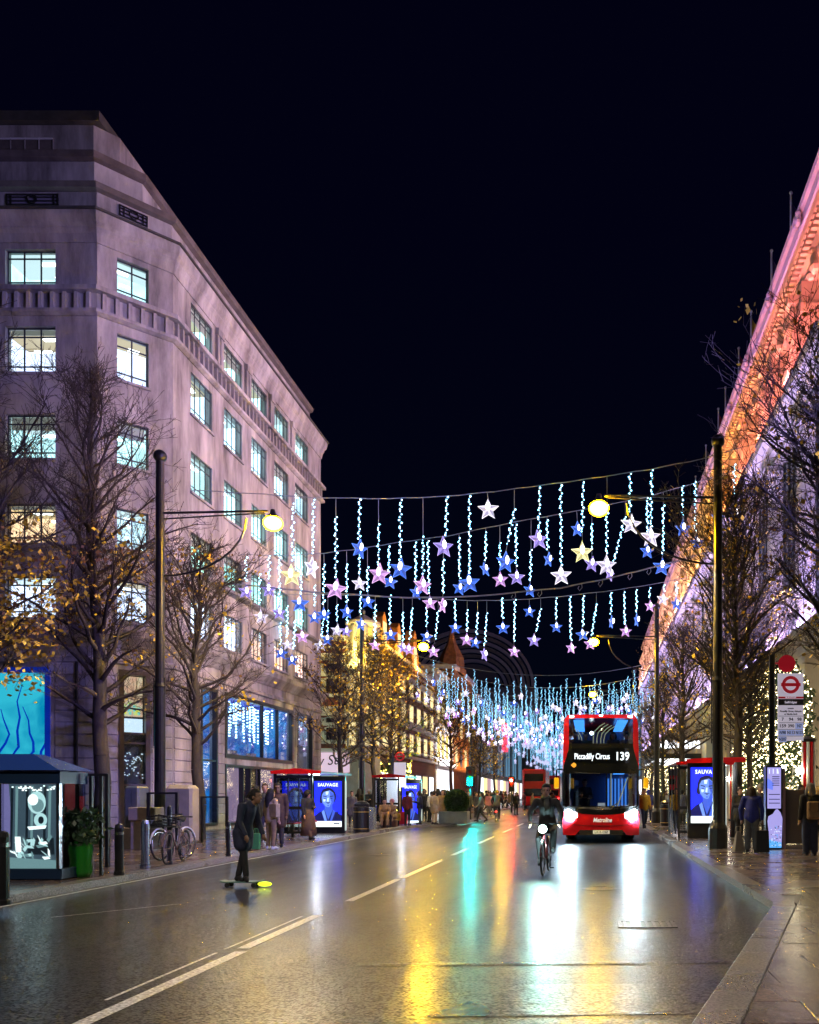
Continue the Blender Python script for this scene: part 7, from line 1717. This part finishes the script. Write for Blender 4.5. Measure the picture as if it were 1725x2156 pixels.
# ------------------------------------------------------------------ bicycles
def wheel_mesh(R=.33):
    mb = MB(); mb.tube([(0, R*math.cos(a*PI/14), R*math.sin(a*PI/14)) for a in range(29)], .021, 6, 0, cap=False); return mb.mesh('tyre', M['rubber'], True)
def rim_mesh(R=.30):
    mb = MB(); mb.tube([(0, R*math.cos(a*PI/14), R*math.sin(a*PI/14)) for a in range(29)], .011, 5, 0, cap=False)
    for i in range(14): a = i*2*PI/14; mb.tube([(.02*(-1)**i, 0, 0), (0, R*math.cos(a), R*math.sin(a))], .002, 3)
    mb.tube([(-.05, 0, 0), (.05, 0, 0)], .022, 8); return mb.mesh('rim', M['chrome'])
TY, RI = wheel_mesh(), rim_mesh()
def bicycle(label, loc, rz, paint, basket=False, light=False, guard=None, lean=0.0, group=None):
    t = thing('bicycle', label, 'bicycle', loc, rz, group); t.rotation_euler = (0, lean, rz)
    for y in (-.52, .52): w = put('wheel', TY, t, (0, y, .352)); put('rim', RI, w)
    mb = MB(); bb_, st_, hd_ = (0, .07, .30), (0, .20, .78), (0, -.36, .84)
    for a, b, r_ in ((bb_, st_, .017), (bb_, (0, -.38, .66), .019), (st_, hd_, .017), (hd_, (0, -.385, .64), .022), (bb_, (.05, .52, .352), .011), (bb_, (-.05, .52, .352), .011), (st_, (.05, .52, .352), .009), (st_, (-.05, .52, .352), .009)): mb.tube([a, b], r_, 8)
    mb.build('frame', paint, t)
    mb = MB()
    for s_ in (-1, 1): mb.tube([(s_*.02, -.385, .66), (s_*.05, -.41, .62), (s_*.05, -.52, .352)], .013, 6)
    mb.build('fork', paint, t)
    mb = MB(); mb.tube([(0, -.355, .84), (0, -.33, 1.0)], .014, 6); mb.tube([(-.31, -.22, 1.03), (-.2, -.33, 1.03), (0, -.35, 1.0), (.2, -.33, 1.03), (.31, -.22, 1.03)], .013, 6); h_ = mb.build('handlebar', M['dark_metal'], t)
    mb = MB(); mb.tube([(-.31, -.22, 1.03), (-.34, -.17, 1.03)], .019, 6); mb.build('grip', M['rubber'], h_); mb = MB(); mb.tube([(.31, -.22, 1.03), (.34, -.17, 1.03)], .019, 6); mb.build('grip', M['rubber'], h_)
    mb = MB(); mb.tube([st_, (0, .22, .92)], .013, 6); mb.build('seat_post', M['chrome'], t)
    mb = MB(); mb.tube([(0, .06, .945), (0, .16, .95), (0, .30, .955)], [.03, .05, .075], 10); mb.build('saddle', M['rubber'], t, smooth=True)
    mb = MB(); mb.tube([(.07, .07, .30), (.08, .07, .13)], .009, 5); mb.tube([(-.07, .07, .30), (-.08, .07, .47)], .009, 5); mb.box(.07, .03, .11, .16, .11, .135); mb.box(-.16, .03, .46, -.07, .11, .485); mb.lathe([(.02, -.01), (.09, -.008), (.09, .008), (.02, .01)], 16, (.055, .07, .30), axis='x'); mb.build('crank', M['dark_metal'], t)
    for y, a0, a1 in ((-.52, .25, .95), (.52, .1, .95)): mb = MB(); mb.tube([(0, y+.37*math.cos(PI*(a0+(a1-a0)*i/10)), .352+.37*math.sin(PI*(a0+(a1-a0)*i/10))) for i in range(11)], .022, 5); mb.build('mudguard', guard or paint, t)
    if basket:
        mb = MB(); mb.box(-.17, -.66, .80, .17, -.40, .815)
        for x0, y0, x1, y1 in ((-.19, -.68, .19, -.67), (-.19, -.40, .19, -.39), (-.19, -.68, -.18, -.39), (.18, -.68, .19, -.39)):
            for zz in (.82, .88, .94, 1.0): mb.box(x0, y0, zz, x1, y1, zz+.015)
        for x in (-.19, -.1, 0, .1, .18): mb.box(x, -.685, .8, x+.01, -.675, 1.015)
        mb.build('basket', M['dark_metal'], t)
    if light:
        mb = MB(); mb.lathe([(.078, -.065), (.082, -.02), (.04, .06)], 12, (0, -.47, .93), axis='y'); fl_h = mb.build('front_light', M['black_iron'], t)
        mb = MB(); mb.face([(.074*math.cos(a*PI/8), -.538, .93+.074*math.sin(a*PI/8)) for a in range(16)]); mb.build('lens', emis('bike_light', (.45, 1.0, .90), 700), fl_h)
        sl = bpy.data.lights.new('bike_beam', 'SPOT'); sl.energy = 480; sl.color = (.6, 1, .95); sl.spot_size = math.radians(110); sl.spot_blend = .8; sl.shadow_soft_size = .06
        so = bpy.data.objects.new('bike_beam', sl); COL.objects.link(so); so.parent = t; so.location = (0, -.60, .93); so.rotation_euler = (math.radians(72), 0, 0)
    return t
g_ = ground_at(1145, 1849)
bicycle('dark red bicycle ridden towards the camera with a dazzling front light', (g_.x, g_.y+.9, 0), math.radians(-4), mat('bike_maroon', (.09, .012, .016), .3), light=True)
person('man in a dark jacket and grey scarf cycling towards the camera beside the bus', g_.x, g_.y+.9, math.radians(-4), 'ride', 'charcoal', 'black', 'hair_black', 'short', h=1.76, z=-.02, fine=True, puff=.35)
P_ = bpy.data.objects['person']; mb = MB(); pp = pose('ride')['neck']; mb.tube([pp+V3((.075*math.cos(a*PI/6), -.015+.075*math.sin(a*PI/6), .01)) for a in range(13)], .04, 8); mb.tube([pp+V3((.02, -.09, -.02)), pp+V3((.03, -.10, -.25))], [.05, .06], 8); mb.build('scarf', cloth('scarf', (.09, .10, .09)), P_, smooth=True)
# skateboard rider crossing on the left lane
g_ = ground_at(512, 1868)
brd = thing('skateboard', 'blurred pale green electric board with a glowing yellow-green nose on the road', 'skateboard', (g_.x, g_.y, 0), 0)
mb = MB(); mb.slab([(-.36, .10), (-.30, .085), (.26, .085), (.34, .11), (.34, .125), (.26, .105), (-.30, .105), (-.36, .12)], -.11, .11); mb.build('deck', mat('board_deck', (.10, .22, .18), .4), brd)
for x in (-.24, .22):
    for y in (-.09, .09): mb = MB(); mb.lathe([(.015, -.02), (.04, -.02), (.04, .02), (.015, .02)], 10, (x, y, .042), axis='y'); mb.build('wheel', M['rubber'], brd)
MB().ball((.40, -.06, .06), .10, n=12, k=6, sq=(1.25, .5, .42)).build('nose_light', emis('board_nose', (.75, 1.0, .02), 1.8), brd)
person('man in a long dark coat gliding on a board across the left lane, looking down', g_.x, g_.y, math.radians(68), 'board', 'navy', 'black', 'hair_black', 'short', length=.5, h=1.70, z=.10, fine=True, skin='skin_dark').scale = (.86, .95, .98)
# parked bicycles and green bike
M['bike_green'] = mat('bike_green', (.02, .25, .03), .3); brownp = mat('bike_brown', (.20, .12, .08), .4)
bicycle('tan bicycle with a front basket parked by the slim post on the left pavement', (-7.95-1.05, 18.6, .12), math.radians(8), brownp, basket=True, lean=.06, group='bicycles parked on the left pavement')
bicycle('dark bicycle parked tight behind the tan basket bicycle', (-9.5, 19.6, .12), math.radians(-6), M['dark_metal'], basket=True, guard=M['white_paint'], lean=-.05, group='bicycles parked on the left pavement')
# people waiting by the near left shelter
def gp_(px, py): p = ground_at(px, py, .12); return p.x, p.y
x, y = gp_(571, 1789); person('long-haired woman in beige trousers with a pale backpack by the left shelter', x, y, math.radians(150), 'stand', 'beige', 'tan', 'hair_black', 'long', h=1.62, fine=True, shoes='white')
bpk = bag('backpack', 'pale cream backpack on the woman in beige trousers', (x+.16, y-.16, 1.0), .26, .14, .36, CL['beige'], False, math.radians(150), cat='backpack')
x, y = gp_(585, 1784); person('man in a dark brown overcoat facing the woman with the backpack', x, y, math.radians(10), 'stand', 'brown', 'charcoal', 'hair_black', 'short', .6, h=1.78, skin='skin_dark', fine=True)
x, y = gp_(541, 1780); person('man in black with head turned, standing behind the skateboard rider', x, y, math.radians(-60), 'phone', 'black', 'black', 'hair_black', 'short', h=1.74)
x, y = gp_(558, 1772); person('man with pale face behind the group near the shop door', x, y, math.radians(20), 'stand', 'charcoal', 'navy', 'hair_brown', 'short', h=1.80)
x, y = gp_(524, 1779); person('woman in dark clothes with bowed head behind the skateboard rider', x, y, math.radians(70), 'stoop', 'black', 'navy', 'hair_black', 'long', .5, h=1.66)
x, y = gp_(552, 1775); bag('shopping_bag', 'bright red paper shopping bag with a white emblem held at the left kerb', (x-.1, y-.5, .12), .30, .14, .36, mat('bag_red', (.55, .01, .04), .4), True, 0, M['white_paint'])
x, y = gp_(541, 1790); bag('shopping_bag', 'green carrier bag beside the red shopping bag', (x+.02, y-.1, .15), .20, .12, .42, mat('bag_green', (.05, .25, .08), .4))
x, y = gp_(650, 1768); person('woman in a black top and long brown skirt leaning inside the left bus shelter', x, y, math.radians(55), 'lean', 'black', 'brown', 'hair_black', 'hood', h=1.62, skirt='brown')
# right pavement
x, y = gp_(1583, 1795); person('person in a bright blue jacket seen from behind, carrying bags beside the totem', x, y, math.radians(172), 'stoop', 'blue', 'grey', 'hair_brown', 'bob', h=1.74, fine=True, wide=.02, puff=1.3)
bag('shopping_bag', 'large white-edged paper bag hanging at the left of the blue jacket', (x-.34, y-.02, .14), .36, .14, .52, mat('bag_brown_white', (.22, .19, .16), .6), True, math.radians(30), taper=.35)
bag('suitcase', 'black wheeled bag at the right side of the blue jacket', (x+.25, y-.10, .13), .34, .22, .56, CL['black'], True, 0, cat='suitcase', taper=.9)
x, y = gp_(1706, 1800); person('woman in dark clothes and wide jeans with grey-blond hair at the right photo edge', x, y, math.radians(186), 'stand', 'black', 'navy', 'hair_grey', 'bob', h=1.74, fine=True, wide=.035)
bk = thing('backpack', 'tan square backpack worn by the woman at the right photo edge', 'backpack', (x+.03, y-.21, 1.0), 0); mb = MB(); mb.box(-.15, -.07, 0, .15, .07, .44); mb.build('body', CL['camel'], bk, bevel=.03); mb = MB(); mb.box(-.12, -.095, .04, .12, -.07, .18); mb.build('pocket', CL['tan'], bk, bevel=.01)
for s_ in (-1, 1): mb = MB(); mb.tube([(s_*.10, -.075, .42), (s_*.11, -.085, .22), (s_*.07, -.08, .2)], .012, 5); mb.build('strap', CL['brown'], bk)
for i, (lb, px, py, rz, kd, ct, lg, hr, st_, ln, hh, sk_) in enumerate((
 ('person in a dark coat with a reddish face behind the blue jacket', 1557, 1765, .3, 'phone', 'black', 'black', 'hair_brown', 'short', .5, 1.72, 'skin'),
 ('bald man in a dark jacket facing the camera behind the totem', 1601, 1767, -.1, 'stand', 'charcoal', 'black', 'hair_grey', 'beanie', 0, 1.78, 'skin'),
 ('person in a brown jacket beyond the dark barrier on the right pavement', 1688, 1772, .4, 'stand', 'brown', 'black', 'hair_black', 'short', 0, 1.76, 'skin_dark'),
 ('person at the right photo edge partly cut off behind the backpack woman', 1724, 1790, 2.8, 'stand', 'black', 'charcoal', 'hair_blond', 'long', .4, 1.68, 'skin'),
 ('woman in a pale pink patterned coat beside the domed bin on the right', 1420, 1726, -.4, 'phone', 'pink', 'grey', 'hair_brown', 'short', .6, 1.66, 'skin'),
 ('person in a yellow jacket squeezed between the bus and the lamp post', 1357, 1745, .2, 'walk', 'mustard', 'denim', 'hair_black', 'short', 0, 1.72, 'skin'),
 ('person in a blue hooded top on the right pavement behind the bus', 1366, 1728, 3.0, 'walk', 'blue', 'denim', 'blue', 'hood', 0, 1.72, 'skin'),
 ('person in a black coat walking away on the right pavement near the bin', 1386, 1730, 3.2, 'walk', 'black', 'black', 'hair_blond', 'long', .5, 1.68, 'skin'),
 ('person in a white top farther along the right pavement', 1400, 1719, .1, 'walk', 'white', 'black', 'hair_black', 'long', 0, 1.65, 'skin'),
 ('person in a grey coat left of the right advert panel', 1438, 1735, 2.6, 'stand', 'grey', 'black', 'hair_black', 'short', .6, 1.7, 'skin'))):
    x, y = gp_(px, py); person(lb, x, y, rz, kd, ct, lg, hr, st_, ln, hh, skin=sk_)
# the queue and crowd along the left pavement
crowd = [('person in a long grey padded coat behind the near blue advert panel', 741, 1739, .4, 'stand', 'grey', 'black', 'hair_black', 'short', .75),
 ('woman in black behind the litter bin', 757, 1732, 2.9, 'stand', 'black', 'black', 'hair_black', 'long', .4),
 ('person in a dark jacket with a pale cap behind the lamp post', 778, 1729, .2, 'phone', 'charcoal', 'navy', 'white', 'beanie', 0),
 ('person in a camel coat carrying a yellow bag right of the litter bin', 797, 1728, -.6, 'walk', 'camel', 'black', 'hair_brown', 'short', .6),
 ('woman with dark hair standing behind the seated pair', 822, 1722, .2, 'stand', 'maroon', 'black', 'hair_black', 'long', 0),
 ('person in a tan jacket behind the seated pair', 842, 1727, .9, 'stand', 'tan', 'tan', 'hair_black', 'short', .4),
 ('person in a maroon top and black trousers before the small advert panel', 858, 1738, 2.9, 'stand', 'maroon', 'black', 'hair_black', 'short', 0),
 ('person in a navy jacket and blue jeans at the small timetable', 884, 1736, -1.2, 'phone', 'navy', 'denim', 'hair_black', 'long', 0),
 ('tall man in black right of the small advert panel', 893, 1730, .1, 'stand', 'black', 'black', 'hair_brown', 'short', .5),
 ('person in a pale jacket bending with a white bag', 905, 1731, 1.2, 'stoop', 'white', 'black', 'hair_black', 'short', 0),
 ('person in a beige coat with a dark backpack in the queue', 915, 1736, 2.6, 'stand', 'beige', 'beige', 'hair_brown', 'short', .5),
 ('person in black between the two beige coats of the queue', 923, 1732, 3.0, 'stand', 'black', 'white', 'hair_black', 'long', 0),
 ('woman in a knee-length camel dress coat at the end of the queue', 932, 1734, .3, 'stand', 'camel', 'denim', 'hair_brown', 'bob', .85),
 ('woman in a pink jacket beside the topiary planter', 943, 1729, 2.7, 'stand', 'pink', 'black', 'hair_black', 'short', .3),
 ('person in a dark hood left of the topiary planter', 936, 1726, .4, 'stand', 'charcoal', 'black', 'charcoal', 'hood', .5),
 ('person in olive just right of the topiary planter', 986, 1730, .5, 'walk', 'olive', 'black', 'hair_black', 'short', 0)]
r = random.Random(31)
for lb, px, py, rz, kd, ct, lg, hr, st_, ln in crowd:
    x, y = gp_(px, py); person(lb, x, y, rz, kd, ct, lg, hr, st_, ln, r.uniform(1.62, 1.8), skin=r.choice(('skin', 'skin', 'skin_dark')), group='people waiting along the left pavement', vox=.03)
x, y = gp_(808, 1742); person('seated person in a tan coat, left of the pair sitting at the left kerb', x, y+.2, .2, 'sit', 'camel', 'tan', 'hair_brown', 'short', .8, 1.7, group='people waiting along the left pavement', vox=.03)
x, y = gp_(824, 1741); person('seated person with a pink hat, right of the pair sitting at the left kerb', x, y+.2, -.3, 'sit', 'tan', 'black', 'pink', 'beanie', .8, 1.66, group='people waiting along the left pavement', vox=.03)
for i, (px, py) in enumerate(((808, 1742), (824, 1741))): x, y = gp_(px, py); s0 = thing('stool', 'low dark box seat under the %s seated person at the left kerb' % ('left' if i == 0 else 'right'), 'seat', (x, y+.36, .12)); MB().box(-.2, -.16, 0, .2, .16, .3).build('seat', CL['brown'], s0, bevel=.02)
x, y = gp_(850, 1737); bag('suitcase', 'bright red wheeled suitcase beside the seated pair', (x, y, .14), .36, .24, .62, mat('case_red', (.6, .02, .05), .35), True, 0, cat='suitcase')
x, y = gp_(836, 1738); bag('shopping_bag', 'yellow shopping bag between the seated pair and the red suitcase', (x, y, .35), .34, .14, .34, CL['mustard'])
# crossing at the lights and the far crowd
x, y = gp_(1047, 1731); y = 2916/(1731-VY); x = (1047-VX)*y/F
bicycle('distant delivery bicycle with a red rear light riding away past the green light', (x, y, 0), PI, M['dark_metal'])
person('cyclist in a yellow helmet and dark jacket riding away beyond the green traffic light', x, y, PI, 'ride', 'charcoal', 'black', 'mustard', 'beanie', 0, 1.76, z=-.02, vox=.03)
tl = bpy.data.objects.get('bicycle.003'); MB().ball((0, .62, .62), .05, n=8, k=5).build('rear_light', tail, tl)
for lb, px, py, rz, kd, ct, lg, hr, st_ in (('woman in a grey top striding across the road before the green light', 1014, 1731, -1.4, 'walk', 'grey', 'black', 'hair_black', 'long'), ('person in a coral pink jumper crossing beyond the green traffic light', 1030, 1721, .3, 'stand', 'pink', 'grey', 'hair_brown', 'long'), ('man in a black jacket standing at the far crossing edge', 1087, 1716, .4, 'stand', 'black', 'black', 'hair_brown', 'short'), ('person in a tan coat crossing the yellow-lit road in the distance', 1121, 1714, 1.6, 'walk', 'tan', 'black', 'hair_black', 'short'), ('person in dark clothes at the green traffic light pole', 1003, 1725, 1.0, 'stand', 'charcoal', 'black', 'hair_black', 'short')):
    Yp = 2916/(py-VY); person(lb, (px-VX)*Yp/F, Yp, rz, kd, ct, lg, hr, st_, 0, 1.72, z=0, vox=.03)
cols_ = ['black', 'charcoal', 'navy', 'grey', 'tan', 'brown', 'black', 'maroon', 'olive', 'black']
n_ = 0
for i in range(64):
    Yp = r.uniform(56, 112); side = r.random()
    x = r.uniform(-12.5, -7.6) if side < .62 else r.uniform(3.2, 8.0)
    if side > .92: x = r.uniform(-6.5, -3.8); Yp = r.uniform(76, 110)
    ct_ = r.choice(cols_); wh_ = 'left pavement' if side < .62 else ('right pavement' if side <= .92 else 'far crossing')
    person(f'distant pedestrian in {ct_} winter clothes in the far crowd on the {wh_}', x, Yp, r.uniform(0, 6.28), r.choice(('stand', 'walk', 'walk', 'phone')), ct_, r.choice(('black', 'denim', 'charcoal')), r.choice(('hair_black', 'hair_brown', 'hair_blond')), r.choice(('short', 'short', 'long')), r.choice((0, .5)), r.uniform(1.6, 1.85), z=.12 if side <= .92 else 0, group='far crowd on the pavements', vox=.03)
# passengers on the bus upper deck
for i, (lb, xx, yy) in enumerate((('passenger with dark hair at the left of the bus upper deck window', -.88, 1.18), ('passenger in an olive top second from the left on the bus upper deck', -.52, 1.55), ('passenger with curly dark hair right of centre on the bus upper deck', .44, 1.2), ('passenger in a dark hat at the right of the bus upper deck window', .90, 1.2))):
    person(lb, .41+xx, 28.3+yy+.15, 0, 'sit', ('black', 'olive', 'black', 'navy')[i], 'black', ('hair_black', 'hair_brown', 'hair_black', 'black')[i], ('short', 'short', 'bob', 'beanie')[i], 0, 1.62, z=2.54, vox=.03)
person('bus driver in a dark uniform behind the lower windscreen', .41-.55, 28.3+1.35, 0, 'sit', 'navy', 'black', 'hair_black', 'short', 0, 1.7, z=.85, vox=.03)
